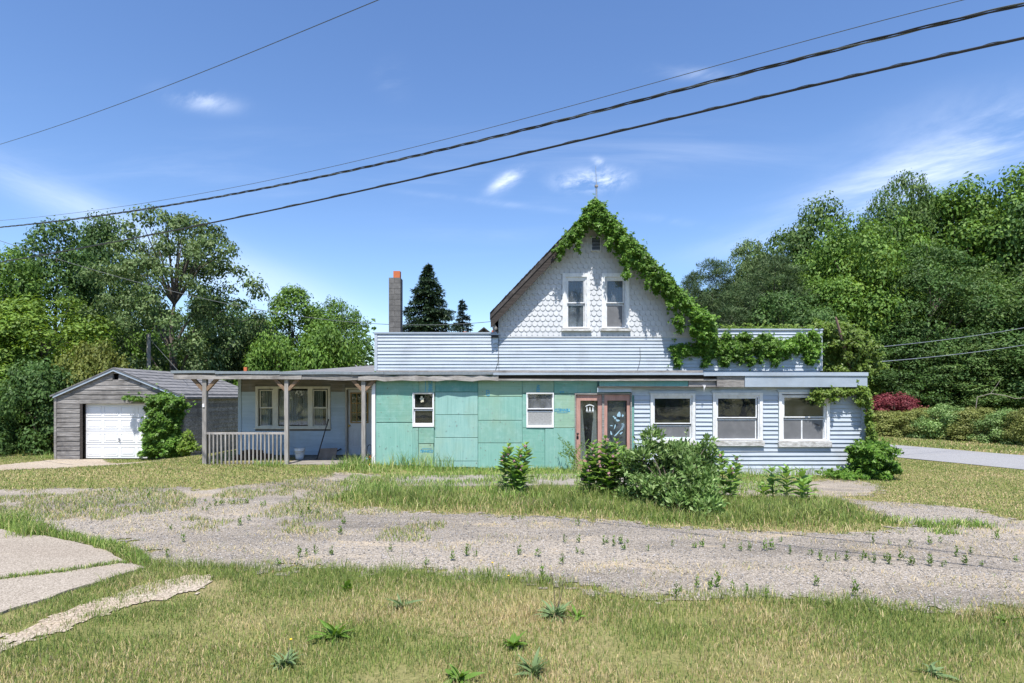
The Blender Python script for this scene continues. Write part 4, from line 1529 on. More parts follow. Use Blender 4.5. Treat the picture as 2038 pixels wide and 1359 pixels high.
# ---- porch: recessed blue wall, window, door, posts, railing, roof
pxx = lambda p: PX(p, YP)
pzz = lambda p: PZ(p, YP)
hPW = R(513, 655, 773, 849, YP)
hPD = R(691, 743, 773, 905, YP)
wall('porch_wall', 'bare_clap', house, pxx(476), pxx(747), -0.1, pzz(752), YP + 0.006, 0.14, (hPW, hPD))
box('side_wall', 'blue_clap', house, pxx(476), pxx(478), YP + 0.147, 25.4, -0.3, pzz(752))
box('end_wall', 'dark_inside', house, pxx(478), XL, YP + 2.2, YP + 2.3, -0.3, pzz(752))
box('porch_loft', 'dark_inside', house, pxx(478), XL, YP + 0.15, YP + 2.2, pzz(752), pzz(750))
courses(house, lambda z: 'bare_clap' if z > pzz(783) else 'blue_clap', pxx(480.5), pxx(746), pzz(905), pzz(756), 7.75 * YP / F, YP,
        (R(508.5, 658.5, 768, 853, YP), R(687, 746, 770.5, 906, YP)), 0.020, 0.0015)
box('corner_board', 'blue_clap', house, pxx(474.5), pxx(480.4), YP - 0.03, YP + 0.145, pzz(907), pzz(752))
pw = frame('window', 'cream_trim', house, pxx(509), pxx(658), pzz(851), pzz(769), 0.075, YP - 0.035, YP + 0.08, wb=0.05, wt=0.07)
box('sill', 'cream_trim', pw, pxx(507.5), pxx(659.5), YP - 0.075, YP - 0.01, pzz(853.5), pzz(850.8))
for a, b in ((543.5, 553.5), (613, 622.5)):
    box('mullion', 'cream_trim', pw, pxx(a), pxx(b), YP - 0.020, YP + 0.07, pzz(848), pzz(773.5))
box('pane', 'glass_dusty', pw, pxx(554), pxx(612.5), YP + 0.03, YP + 0.034, pzz(846), pzz(777))
for a, b in ((516.5, 543), (623, 650.5)):
    frame('sash', 'cream_trim', pw, pxx(a), pxx(b), pzz(812), pzz(775.5), 0.03, YP + 0.006, YP + 0.04)
    frame('sash', 'cream_trim', pw, pxx(a), pxx(b), pzz(848), pzz(811), 0.03, YP + 0.042, YP + 0.07)
    box('pane', 'glass', pw, pxx(a) + 0.03, pxx(b) - 0.03, YP + 0.02, YP + 0.024, pzz(811) + 0.01, pzz(777))
    box('pane', 'glass', pw, pxx(a) + 0.03, pxx(b) - 0.03, YP + 0.054, YP + 0.058, pzz(846), pzz(812.5))
for a, b in ((517, 541), (554, 570), (571, 590), (590.5, 598), (599, 612), (624, 640)):
    drape(pw, pxx(a), pxx(b), pxx(a), pxx(b), pzz(777), pzz(846), YP + 0.13)
# porch door
pd_frame = frame('door_frame', 'cream_trim', house, pxx(688), pxx(745.5), pzz(906), pzz(771.5), 0.05, YP - 0.03, YP + 0.10, wb=0.02, wt=0.05)
box('storm_jamb', 'post_wood', pd_frame, pxx(689.5), pxx(692.5), YP - 0.05, YP - 0.031, pzz(905), pzz(776))
pdoor = wall('door', 'door_white', house, pxx(692.8), pxx(742.5), pzz(904.5), pzz(775.5), YP + 0.02, 0.045, (R(699.5, 730.5, 783.5, 838.5, YP),))
frame('lite_frame', 'oak', pdoor, pxx(697), pxx(733), pzz(842), pzz(781), 0.035, YP + 0.004, YP + 0.03)
lx0, lx1, lz0, lz1 = pxx(699.5), pxx(730.5), pzz(839.5), pzz(783.5)
for k in (1, 2):
    xx = lx0 + (lx1 - lx0) * k / 3
    zz = lz0 + (lz1 - lz0) * k / 3
    box('muntin', 'oak', pdoor, xx - 0.011, xx + 0.011, YP + 0.008, YP + 0.026, lz0, lz1)
    box('muntin', 'oak', pdoor, lx0, lx1, YP + 0.010, YP + 0.028, zz - 0.011, zz + 0.011)
box('pane', 'glass', pdoor, lx0, lx1, YP + 0.032, YP + 0.036, lz0, lz1)
for a, b in ((700.5, 713), (717.5, 729.5)):
    frame('panel', 'door_white', pdoor, pxx(a), pxx(b), pzz(890), pzz(853), 0.03, YP + 0.008, YP + 0.021)
mb = MB()
mb.tube([(pxx(695.5), YP + 0.02, pzz(847)), (pxx(695.5), YP - 0.02, pzz(847)), (pxx(695.5), YP - 0.035, pzz(847)), (pxx(695.5), YP - 0.055, pzz(847)), (pxx(695.5), YP - 0.062, pzz(847))],
        [0.03, 0.014, 0.030, 0.030, 0.012], 12)
mb.build('door_knob', 'brass', pdoor, True)
# floor slab of the porch
box('porch_floor', 'concrete', house, PX(560, 16.0), XL, 15.95, YP, -0.1, 0.165)
# posts
YPO = 15.99
ox_ = lambda p: PX(p, YPO)
oz_ = lambda p: PZ(p, YPO)


def post(p, w, base, hide_brace=False):
    o = MB().box(ox_(p - w / 2), ox_(p + w / 2), YPO - w / 2 * YPO / F, YPO + w / 2 * YPO / F, oz_(base), oz_(745.5)).build('porch_post', 'post_wood', house)
    for s in (-1, 1):
        MB().bar((ox_(p + s * (w / 2 - 1)), YPO, oz_(776)), (ox_(p + s * 25.5), YPO, oz_(752)), 0.085, 0.085, (0, 1, 0)).build('brace', 'brace_wood', o)
    return o


p1 = post(408.5, 8.2, 930)
MB().box(ox_(405.6), ox_(409.4), YPO - 0.075, YPO - 0.056, oz_(810), oz_(803.5)).build('outlet_box', 'white_vinyl', p1)
post(571.0, 7.6, 930)
post(724.0, 7.6, 928)
box('corner_post', 'white_vinyl', house, fx(740.5), fx(747.5), YF - 0.045, YF + 0.06, fz(932), fz(763))
MB().box(fx(740), fx(746), YF - 0.04, YF + 0.02, fz(763), fz(757)).build('brace_block', 'post_wood', house)
rail = MB().box(ox_(411), ox_(568.5), YPO - 0.045, YPO + 0.045, oz_(864.3), oz_(860.3)).build('porch_railing', 'pale_wood', house)
MB().box(ox_(411), ox_(568.5), YPO - 0.03, YPO + 0.03, oz_(927.5), oz_(924.7)).build('bottom_rail', 'pale_wood', rail)
for k in range(20):
    p = 411.5 + 7.85 * k
    b = MB()
    e = random.uniform(-0.6, 0.6)
    b.bar((ox_(p), YPO - 0.052, oz_(926)), (ox_(p + e), YPO - 0.052, oz_(863)), 0.038, 0.036, (0, 1, 0))
    b.build('baluster', 'post_wood', rail)
# porch roof: low shingled slope rising to the right
mb = MB()
pf = lambda p, y, Y: (PX(p, Y), Y, PZ(y, Y))
top = [pf(344, 740.0, YC + 0.05), pf(600, 741.6, YC + 0.05), pf(745, 742.5, YC + 0.05), pf(744.5, 727, 19.4), pf(600, 737, 19.4), pf(478, 744, 19.4), pf(420, 746, 19.4)]
bot = [(x, y, z - 0.05) for x, y, z in top]
n = len(top)
mb.add(top + bot, [(0, 1, 5, 6), (1, 2, 3, 4), (1, 4, 5), tuple(range(2 * n - 1, n - 1, -1))] + [((i + 1) % n, i, n + i, n + (i + 1) % n) for i in range(n)])
mb.build('porch_roof', 'shingle', house)
mb = MB()
for k in range(14):
    p = 735 + random.uniform(-25, 8)
    c = Vector(pf(p, 731 + random.uniform(-2, 3), 19.2))
    a = random.uniform(0, 3)
    mb.bar(c, c + Vector((math.cos(a) * 0.12, math.sin(a) * 0.1, 0.06)), 0.05, 0.012)
tag(mb.build('torn_shingles', 'shingle', house), kind='stuff')

# ------------------------------------------------------------------ concrete apron along the shop front
mb = MB()
P = GP([(752, 948), (1142, 950), (1250, 952), (1250, 974), (1150, 973.5), (1010, 973), (860, 972), (778, 970)])
n = len(P)
top = [(p[0], p[1], 0.075 + 0.02 * math.sin(p[0])) for p in P]
mb.add(top + [(x, y, -0.1) for x, y, z in top], [tuple(range(n))] + [((i + 1) % n, i, n + i, n + (i + 1) % n) for i in range(n)])
tag(mb.build('concrete_apron', 'concrete'), 'low cracked concrete apron under weeds before the green wall', None, kind='structure')

# ------------------------------------------------------------------ garage
YG = 23.3
gxx = lambda p: PX(p, YG)
gzz = lambda p: PZ(p, YG)
garage = thing('garage', 'unpainted grey wooden garage with white panelled door, half hidden by creeper', 'garage', (gxx(238), YG, gzz(912)))
GL, GR = gxx(111), gxx(366)
GB = 30.3
ridge = (228.5, 731.5)
gL, gR = (108.5, 785), (370, 789)
gtop = lambda x: (gzz(ridge[1]) - (gxx(ridge[0]) - x) * (gzz(ridge[1]) - gzz(gL[1])) / (gxx(ridge[0]) - gxx(gL[0]))) if x < gxx(ridge[0]) else \
    (gzz(ridge[1]) - (x - gxx(ridge[0])) * (gzz(ridge[1]) - gzz(gR[1])) / (gxx(gR[0]) - gxx(ridge[0])))
hd = R(165, 300, 803, 914, YG)
vent = R(224, 236, 743.5, 755.5, YG)
mb = MB()
cuts = sorted([GL, hd[0], vent[0], gxx(ridge[0]), vent[1], hd[1], GR])
for i in range(len(cuts) - 1):
    a, b = cuts[i], cuts[i + 1]
    segs = [(gzz(918), None)]
    m_ = (a + b) / 2
    zlo = [gzz(918)]
    if hd[0] < m_ < hd[1]:
        zlo = [hd[3]]
    if vent[0] < m_ < vent[1]:
        mb.prism([(a, zlo[0]), (b, zlo[0]), (b, vent[2]), (a, vent[2])], 'y', YG + 0.01, YG + 0.10)
        zlo = [vent[3]]
    mb.prism([(a, zlo[0]), (b, zlo[0]), (b, gtop(b) - 0.06), (a, gtop(a) - 0.06)], 'y', YG + 0.01, YG + 0.10)
gfront = mb.build('front_wall', 'grey_wood', garage)
# front clapboards, clipped to the gable
pitch = 9.25 * YG / F
z = gzz(914)
while z < gzz(738):
    z1 = z + pitch
    zm = z1
    if gtop(gxx(ridge[0])) - 0.08 < zm:
        break
    xl = max(GL, gxx(ridge[0]) - (gzz(ridge[1]) - 0.09 - zm) / ((gzz(ridge[1]) - gzz(gL[1])) / (gxx(ridge[0]) - gxx(gL[0]))))
    xr = min(GR, gxx(ridge[0]) + (gzz(ridge[1]) - 0.09 - zm) / ((gzz(ridge[1]) - gzz(gR[1])) / (gxx(gR[0]) - gxx(ridge[0]))))
    segs = [(xl, xr)]
    for hx0, hx1, hz0, hz1 in ((gxx(159), gxx(302), gzz(920), gzz(794)), vent):
        if z < hz1 - 0.02 and z1 > hz0 + 0.02:
            segs = [t for s0, s1 in segs for t in ((s0, min(s1, hx0)), (max(s0, hx1), s1)) if t[1] - t[0] > 0.05]
    for s0, s1 in segs:
        lap(gfront, 'garage_wood', s0, s1, z, z1 + 0.006, YG + 0.008, 0.026, 'clapboard', 0.006, 0.9)
    z = z1
box('lintel', 'grey_wood', gfront, gxx(158), gxx(303), YG - 0.03, YG + 0.20, gzz(803), gzz(795))
box('jamb', 'dark_wood', gfront, gxx(160), gxx(165), YG - 0.025, YG + 0.20, gzz(914), gzz(803.3))
box('jamb', 'dark_wood', gfront, gxx(300), gxx(303), YG - 0.025, YG + 0.20, gzz(914), gzz(803.3))
box('corner_board', 'grey_wood', gfront, GL - 0.05, GL + 0.045, YG - 0.032, YG + 0.006, gzz(914), gzz(789))
# side walls
for X, s in ((GR, 1), (GL, -1)):
    w = MB().box(X - 0.08 * s, X, YG + 0.101, GB, gzz(920) - 0.1, gtop(X) - 0.09).build('side_wall', 'grey_wood', garage)
    if s > 0:
        zz = gzz(914)
        while zz < gtop(X) - 0.12:
            m2 = MB()
            m2.add([(X + 0.002, YG + 0.02, zz + pitch), (X + 0.026, YG + 0.02, zz), (X + 0.026, GB, zz), (X + 0.002, GB, zz + pitch), (X + 0.001, YG + 0.02, zz), (X + 0.001, GB, zz)],
                   [(0, 1, 2, 3), (1, 4, 5, 2), (0, 4, 1), (3, 2, 5)])
            m2.build('clapboard', 'garage_wood', w)
            zz += pitch
MB().box(GL + 0.08, GR - 0.08, GB - 0.1, GB, gzz(920), gtop(GL) - 0.1).build('back_wall', 'grey_wood', garage)
box('inner_gloom', 'dark_inside', garage, vent[0] - 0.1, vent[1] + 0.1, YG + 0.3, YG + 0.33, vent[2] - 0.1, vent[3] + 0.02)
# roof
mb = MB()
rx, rz = gxx(ridge[0]), gzz(ridge[1])
for p in (gL, gR):
    x1, z1 = gxx(p[0]), gzz(p[1])
    sgn = 1 if x1 > rx else -1
    x1 += sgn * 0.10
    z1 -= 0.10 * abs((rz - z1) / (x1 - rx))
    mb.prism([(rx, rz), (x1, z1), (x1, z1 - 0.05), (rx, rz - 0.05)], 'y', YG - 0.12, GB + 0.12)
groof = mb.build('roof', 'shingle', garage)
for p in (gL, gR):
    x1, z1 = gxx(p[0]), gzz(p[1])
    MB().prism([(rx, rz - 0.052), (x1, z1 - 0.052), (x1, z1 - 0.14), (rx, rz - 0.14)], 'y', YG - 0.10, YG - 0.06).build('barge_board', 'grey_fascia', groof)
# rows of shingle tabs on the slope facing the house
slopeR = (gzz(ridge[1]) - gzz(gR[1])) / (gxx(gR[0]) - rx)
nrow = 9
for k in range(nrow):
    t0, t1 = k / nrow, (k + 1) / nrow
    xa, xb = rx + (gxx(gR[0]) + 0.10 - rx) * t0, rx + (gxx(gR[0]) + 0.10 - rx) * t1
    za, zb = rz - (xa - rx) * slopeR, rz - (xb - rx) * slopeR
    m2 = MB()
    m2.prism([(xa, za + 0.004), (xb, zb + 0.026), (xb, zb + 0.006), (xa, za + 0.001)], 'y', YG - 0.13, GB + 0.13)
    m2.build('shingle_course', 'shingle', groof)
# sectional door with raised panels
gd = MB().box(gxx(165.2), gxx(299.8), YG + 0.16, YG + 0.19, gzz(912.5), gzz(803.4)).build('garage_door', 'garage_white', garage)
dw = (gxx(299.8) - gxx(165.2))
dh = gzz(803.4) - gzz(912.5)
pane_w, pane_h = dw / 4, dh / 4
pm = MB()
w_, h_ = pane_w * 0.42, pane_h * 0.33
for a, b, c, d in ((-w_, w_, -h_, -h_ + 0.02), (-w_, w_, h_ - 0.02, h_), (-w_, -w_ + 0.02, -h_, h_), (w_ - 0.02, w_, -h_, h_)):
    pm.add([(a, 0, c), (b, 0, c), (b, 0, d), (a, 0, d), (a, -0.012, c), (b, -0.012, c), (b, -0.012, d), (a, -0.012, d)],
           [(4, 5, 6, 7), (0, 1, 5, 4), (1, 2, 6, 5), (2, 3, 7, 6), (3, 0, 4, 7)])
i2 = 0.05
pm.add([(-w_ + i2, 0, -h_ + i2), (w_ - i2, 0, -h_ + i2), (w_ - i2, 0, h_ - i2), (-w_ + i2, 0, h_ - i2),
        (-w_ + i2 + 0.03, -0.012, -h_ + i2 + 0.03), (w_ - i2 - 0.03, -0.012, -h_ + i2 + 0.03), (w_ - i2 - 0.03, -0.012, h_ - i2 - 0.03), (-w_ + i2 + 0.03, -0.012, h_ - i2 - 0.03)],
       [(4, 5, 6, 7), (0, 1, 5, 4), (1, 2, 6, 5), (2, 3, 7, 6), (3, 0, 4, 7)])
pme = bpy.data.meshes.new('panel')
pme.from_pydata(pm.v, [], pm.f)
pme.materials.append(M['garage_white'])
for r in range(4):
    for c in range(4):
        o = bpy.data.objects.new('panel', pme)
        COL.objects.link(o)
        o.parent = gd
        o.location = (gxx(165.2) + pane_w * (c + 0.5), YG + 0.1595, gzz(912.5) + pane_h * (r + 0.5))
for r in (1, 2, 3):
    zz = gzz(912.5) + pane_h * r
    box('section_joint', 'screen', gd, gxx(165.4), gxx(299.6), YG + 0.156, YG + 0.1595, zz - 0.008, zz + 0.004)
mb = MB()
hx, hz = gxx(232), gzz(876)
mb.tube([(hx - 0.03, YG + 0.15, hz + 0.05), (hx + 0.05, YG + 0.12, hz + 0.05), (hx + 0.05, YG + 0.12, hz - 0.04), (hx - 0.02, YG + 0.15, hz - 0.05)], 0.014, 6)
mb.build('handle', 'black', gd)

# ------------------------------------------------------------------ far houses / pole
FY = 62.0
fh = thing('distant_house', 'far-off house gable peeping over the parapet beside the spruces', 'house', (PX(964, FY), FY, 0))
MB().prism([(PX(945, FY), -0.5), (PX(983, FY), -0.5), (PX(983, FY), PZ(668, FY)), (PX(963.5, FY), PZ(654, FY)), (PX(945, FY), PZ(668, FY))], 'y', FY, FY + 8).build('wall', 'grey_wood', fh)
mb = MB()
for s in (-1, 1):
    x0, x1 = PX(963.5, FY), PX(963.5 + s * 22, FY)
    z0_, z1_ = PZ(651.5, FY), PZ(669, FY)
    mb.prism([(x0, z0_), (x1, z1_), (x1, z1_ - 0.14), (x0, z0_ - 0.14)], 'y', FY - 0.5, FY + 8.4)
mb.build('roof', 'dark_roof', fh)
box('attic_window', 'black', fh, PX(961, FY), PX(966, FY), FY - 0.03, FY - 0.005, PZ(663, FY), PZ(657, FY))

YPL = 31.5
pole = thing('utility_pole', 'bare grey wooden pole standing behind the garage roof', 'pole', (PX(296, YPL), YPL, -0.4))
MB().tube([(PX(296.3, YPL), YPL, -0.8), (PX(296, YPL), YPL, PZ(664, YPL))], [0.12, 0.095], 10).build('shaft', 'pale_wood', pole)
MB().tube([(PX(298, YPL), YPL - 0.1, PZ(672, YPL)), (PX(352, 27), 27.0, PZ(735, 27)), (PX(372, 25.5), 25.5, PZ(757, 25.5))], 0.012, 5).build('guy_wire', 'wire_grey', pole)

# ------------------------------------------------------------------ overhead wires
def wire_points(samples, a, b, sub=6, ext=True):
    """3D points over the plan line a-b whose photo track follows the samples"""
    a, b = np.array(a, float), np.array(b, float)
    pxs = np.array([s[0] for s in samples], float)
    pys = np.array([s[1] for s in samples], float)
    # smooth track: cubic fit
    co = np.polyfit((pxs - 1000) / 1000, pys, min(3, len(pxs) - 1))
    lo, hi = pxs.min() - (120 if ext else 0), pxs.max() + (90 if ext else 0)
    out = []
    for p in np.linspace(lo, hi, 70):
        r = (p - 1019) / F
        d = b - a
        # a.x + t d.x = r (a.y + t d.y)
        t = (r * a[1] - a[0]) / (d[0] - r * d[1])
        Y = a[1] + t * d[1]
        py = np.polyval(co, (p - 1000) / 1000)
        out.append((a[0] + t * d[0], Y, PZ(py, Y)))
    if ext:         # carry on to both sides beyond the picture
        for e0, e1, at_end in ((out[0], out[3], False), (out[-1], out[-4], True)):
            dv = (Vector(e0) - Vector(e1)).normalized()
            for k in range(1, 9):
                p = Vector(e0) + dv * (1.6 * k)
                out.insert(len(out) if at_end else 0, tuple(p))
    return out


LA, LB = (4.62, 5.4), (0.0, 8.2)
W3 = [(0, 521), (330, 463), (500, 428), (750, 371), (1000, 314), (1288, 248), (1538, 190), (1788, 131), (2038, 75)]
WB = [(0, 451), (250, 425), (500, 379), (750, 323), (1000, 268), (1300, 200), (1538, 130), (1788, 62), (2038, 10)]
WT = [(0, 437), (250, 413), (500, 366), (750, 310), (1000, 244), (1288, 170), (1538, 101), (1788, 33), (1910, 0)]
WU = [(0, 287), (250, 202), (500, 104), (752, 0)]
pts = wire_points(W3, (4.33, 5.06), (0, 7.6))
ow = thing('overhead_cable', 'lowest thick black cable sagging across the sky', 'cable', pts[35])
MB().tube(pts, 0.0125, 6).build('strand', 'wire', ow)
o2 = MB()
pb = []
for i in range(len(pts) - 1):
    for k in range(4):
        t = k / 4
        p = Vector(pts[i]).lerp(Vector(pts[i + 1]), t)
        a = (i * 4 + k) * 0.55
        pb.append(p + Vector((0, math.cos(a) * 0.012, math.sin(a) * 0.012 + 0.006)))
o2.tube(pb, 0.0045, 4).build('lashing', 'wire_grey', ow)
pts = wire_points(WB, LA, LB)
ow = thing('twisted_power_cable', 'twisted bundle of black and grey wires above the thick cable', 'cable', pts[35])
for s in range(3):
    pb = []
    for i in range(len(pts) - 1):
        for k in range(5):
            p = Vector(pts[i]).lerp(Vector(pts[i + 1]), k / 5)
            arc_len = (Vector(pts[i]) - Vector(pts[0])).length + k / 5 * (Vector(pts[i + 1]) - Vector(pts[i])).length
            a = arc_len * 4.2 + s * 2.094
            pb.append(p + Vector((0, math.cos(a) * 0.013, math.sin(a) * 0.013)))
    MB().tube(pb, 0.0082, 5).build('strand', 'wire' if s < 2 else 'wire_grey', ow)
pts = wire_points(WT, (4.62, 5.7), (0, 8.5))
ow = thing('thin_wire', 'thin wire running just above the twisted cable bundle', 'wire', pts[35])
MB().tube(pts, 0.0042, 5).build('strand', 'wire_grey', ow)
pts = wire_points(WU, (-1.9, 8.2), (-12, 15.0))
ow = thing('thin_wire', 'thin wire climbing alone through the upper left sky', 'wire', pts[35])
MB().tube(pts, 0.006, 5).build('strand', 'wire_grey', ow)
pts = wire_points([(0, 479), (100, 511), (240, 552), (400, 592), (520, 619), (706, 641), (772, 645), (937, 643), (981, 640)], (PX(0, 25), 25), (PX(980, 21), 21), ext=False)
pts = [(x - 0, y, z) for x, y, z in pts]
ow = thing('service_wire', 'slack service wire dipping behind the chimney to the house eave', 'wire', pts[35])
MB().tube(pts, 0.011, 5).build('strand', 'wire_grey', ow)
for lab, a, b, mid in (('upper of two service wires at right, reaching into the dark trees', (1722, 693, 20), (2120, 636, 27), 1.0),
                       ('lower of two service wires at right, in front of the dark trees', (1690, 724, 18), (2120, 672, 24), 2.0)):
    A = Vector((PX(a[0], a[2]), a[2], PZ(a[1], a[2])))
    B = Vector((PX(b[0], b[2]), b[2], PZ(b[1], b[2])))
    pts = [A.lerp(B, t) - Vector((0, 0, 0.12 * 4 * t * (1 - t))) for t in np.linspace(0, 1, 14)]
    ow = thing('service_wire', lab, 'wire', pts[7])
    MB().tube(pts, 0.011, 5).build('strand', 'steel', ow)

# ------------------------------------------------------------------ vegetation materials
M['leaf_maple'] = leafmat('maple_leaf', (0.058, 0.123, 0.020), (0.104, 0.203, 0.032), (0.196, 0.312, 0.065))
M['leaf_dark'] = leafmat('dark_leaf', (0.039, 0.090, 0.022), (0.070, 0.140, 0.034), (0.126, 0.210, 0.063))
M['leaf_grey'] = leafmat('grey_green_leaf', (0.062, 0.112, 0.032), (0.112, 0.178, 0.055), (0.215, 0.280, 0.125))
M['leaf_mid'] = leafmat('mid_green_leaf', (0.050, 0.105, 0.024), (0.090, 0.165, 0.038), (0.175, 0.250, 0.085))
M['leaf_lime'] = leafmat('bright_leaf', (0.085, 0.156, 0.023), (0.143, 0.240, 0.036), (0.234, 0.338, 0.065))
M['leaf_olive'] = leafmat('olive_leaf', (0.115, 0.145, 0.034), (0.190, 0.225, 0.058), (0.32, 0.335, 0.12))
M['leaf_yellow'] = leafmat('yellow_green_leaf', (0.109, 0.144, 0.029), (0.167, 0.201, 0.044), (0.241, 0.265, 0.069))
M['leaf_red'] = leafmat('red_leaf', (0.11, 0.022, 0.026), (0.21, 0.045, 0.052), (0.34, 0.10, 0.11))
M['leaf_vine'] = leafmat('creeper_leaf', (0.036, 0.095, 0.010), (0.095, 0.205, 0.024), (0.185, 0.310, 0.055), rough=0.45)
M['leaf_vine_y'] = leafmat('pale_creeper_leaf', (0.075, 0.135, 0.015), (0.125, 0.205, 0.03), (0.22, 0.29, 0.07), rough=0.42)
M['leaf_bush'] = leafmat('bush_leaf', (0.085, 0.165, 0.040), (0.165, 0.275, 0.075), (0.33, 0.44, 0.18), rough=0.45, trans=0.25)
M['leaf_weed'] = leafmat('milkweed_leaf', (0.125, 0.235, 0.050), (0.180, 0.310, 0.070), (0.245, 0.375, 0.10), rough=0.45)
M['leaf_small'] = leafmat('small_weed_leaf', (0.085, 0.170, 0.025), (0.120, 0.225, 0.035), (0.165, 0.275, 0.055))
M['leaf_blue'] = leafmat('blue_green_weed_leaf', (0.10, 0.165, 0.065), (0.15, 0.225, 0.095), (0.22, 0.30, 0.14))
M['needle'] = leafmat('spruce_needle', (0.018, 0.039, 0.021), (0.036, 0.069, 0.033), (0.075, 0.120, 0.057), trans=0.08)
M['needle_blue'] = leafmat('blue_spruce_needle', (0.030, 0.055, 0.045), (0.055, 0.090, 0.075), (0.095, 0.140, 0.12), trans=0.08)
M['needle_pine'] = leafmat('pine_needle', (0.026, 0.055, 0.018), (0.050, 0.092, 0.030), (0.105, 0.150, 0.055), trans=0.12)
M['stem_green'] = plain('green_stem', (0.16, 0.22, 0.07), 0.7, 0.1)
M['flower_pink'] = plain('pink_flower_head', (0.42, 0.24, 0.26), 0.8, 0.1)
M['flower_yellow'] = plain('yellow_flower', (0.80, 0.50, 0.02), 0.6, 0.05)
M['grass'] = attrmat('grass_blade', trans=0.32)
M['pebble'] = surf('loose_stone', [(0.3, (0.22, 0.20, 0.19)), (0.7, (0.52, 0.49, 0.47))], scale=40, rough=0.95, bump=0, rnd=0)


ORD = ['first', 'second', 'third', 'fourth', 'fifth', 'sixth', 'seventh', 'eighth', 'ninth', 'tenth', 'eleventh', 'twelfth', 'thirteenth', 'fourteenth', 'fifteenth', 'sixteenth',
       'seventeenth', 'eighteenth', 'nineteenth', 'twentieth', 'twenty-first', 'twenty-second', 'twenty-third', 'twenty-fourth', 'twenty-fifth', 'twenty-sixth', 'twenty-seventh',
       'twenty-eighth', 'twenty-ninth', 'thirtieth', 'thirty-first', 'thirty-second', 'thirty-third', 'thirty-fourth', 'thirty-fifth', 'thirty-sixth', 'thirty-seventh', 'thirty-eighth', 'thirty-ninth', 'fortieth']
# ------------------------------------------------------------------ trees
def crown_mesh(name, seed, env, nclump, nleaf, lsize, clump_r, hang=0.0, shell=0.75, flat=0.8, aspect=0.62, upbias=0.55):
    """leaf cloud: env(u) gives radius share at height share u; unit = metres for a crown 2 m wide radius 1, z 0..1 -> scaled outside"""
    rng = np.random.default_rng(seed)
    W, Ht = env['w'], env['h']
    cs, rs = [], []
    tries = 0
    while len(cs) < nclump and tries < nclump * 40:
        tries += 1
        uu = rng.random() ** env.get('zpow', 0.85)
        a = rng.random() * 2 * math.pi
        rr = env['f'](uu) * (0.78 + 0.44 * vnoise(np.array(a * 1.3 + seed), np.array(uu * 4.0), seed))
        fr = math.sqrt(rng.uniform(env.get('rmin', 0.25), 1.0))
        p = np.array([math.cos(a) * rr * fr * W / 2, math.sin(a) * rr * fr * W / 2, env['z0'] * Ht + uu * (1 - env['z0']) * Ht * 0.96])
        r = clump_r * rng.uniform(0.65, 1.25) * (0.75 if uu > 0.85 else 1.0)
        if cs and tries < nclump * 25:
            d = np.linalg.norm(np.array(cs) - p, axis=1)
            if d.min() < r * 0.62:
                continue
        cs.append(p)
        rs.append(r)
    cs, rs = np.array(cs), np.array(rs)
    wts = rs ** 2
    ci = rng.choice(len(cs), nleaf, p=wts / wts.sum())
    d = rand_unit(nleaf, rng)
    d[:, 2] = np.abs(d[:, 2]) * (1 - 0.55 * (rng.random(nleaf) < 0.38)) * np.where(rng.random(nleaf) < 0.30, -1, 1)
    d = unit(d)
    rad = rs[ci] * (shell + (1.06 - shell) * rng.random(nleaf) ** 0.6) * (1 + 0.22 * rng.normal(size=nleaf).clip(-1.4, 1.6))
    p = cs[ci] + d * rad[:, None] * np.array([1.0, 1.0, flat])
    nrm = unit(d + np.array([0, 0, upbias]) + rng.normal(size=(nleaf, 3)) * 0.34)
    dirv = unit(np.cross(nrm, rand_unit(nleaf, rng)) + np.array([0, 0, -0.35 - hang]))
    l = lsize * rng.uniform(0.7, 1.35, nleaf)
    v, t = leaf_arrays(p, dirv, nrm, l, l * aspect, 0.22)
    return v, t, cs, rs


def env_round(w, h, z0=0.18, **k):
    return dict(w=w, h=h, z0=z0, f=lambda u: math.sqrt(max(0.02, 1 - (2 * min(max(u, 0), 1) * 0.96 - 0.86) ** 2 / 1.3)), **k)


def env_tall(w, h, z0=0.12, **k):
    return dict(w=w, h=h, z0=z0, f=lambda u: max(0.18, min(1.0, 1.18 * (1.02 - u) ** 0.55 * (0.72 + 0.6 * u))), **k)


def env_dome(w, h, z0=0.02, **k):
    return dict(w=w, h=h, z0=z0, f=lambda u: math.sqrt(max(0.03, 1 - (u * 0.97) ** 2.2)), zpow=1.0, **k)


def tree_arrays(kind, seed):
    if kind == 'maple':
        v, t, cs, rs = crown_mesh('c', seed, env_round(8, 12, 0.10), 95, 24000, 0.23, 1.15)
    elif kind == 'tall':
        v, t, cs, rs = crown_mesh('c', seed, env_tall(7, 13, 0.08), 100, 24000, 0.22, 1.0)
    elif kind == 'ash':
        v, t, cs, rs = crown_mesh('c', seed, env_tall(8, 13, 0.05, rmin=0.35), 150, 26000, 0.20, 0.80, hang=0.3, aspect=0.45)
    elif kind == 'open':
        v, t, cs, rs = crown_mesh('c', seed, env_round(9, 11.5, 0.17, rmin=0.10), 215, 30000, 0.175, 0.62, shell=0.35, flat=0.75)
    elif kind == 'shrub':
        v, t, cs, rs = crown_mesh('c', seed, env_dome(4, 3), 70, 14000, 0.13, 0.50, flat=0.85)
    elif kind == 'pine':
        env = env_tall(6, 13, 0.05)
        v, t, cs, rs = crown_mesh('c', seed, env, 170, 30000, 0.30, 0.62, hang=-0.9, shell=0.30, flat=0.7, aspect=0.12, upbias=0.2)
    return v, t, cs, rs


TREE = {}


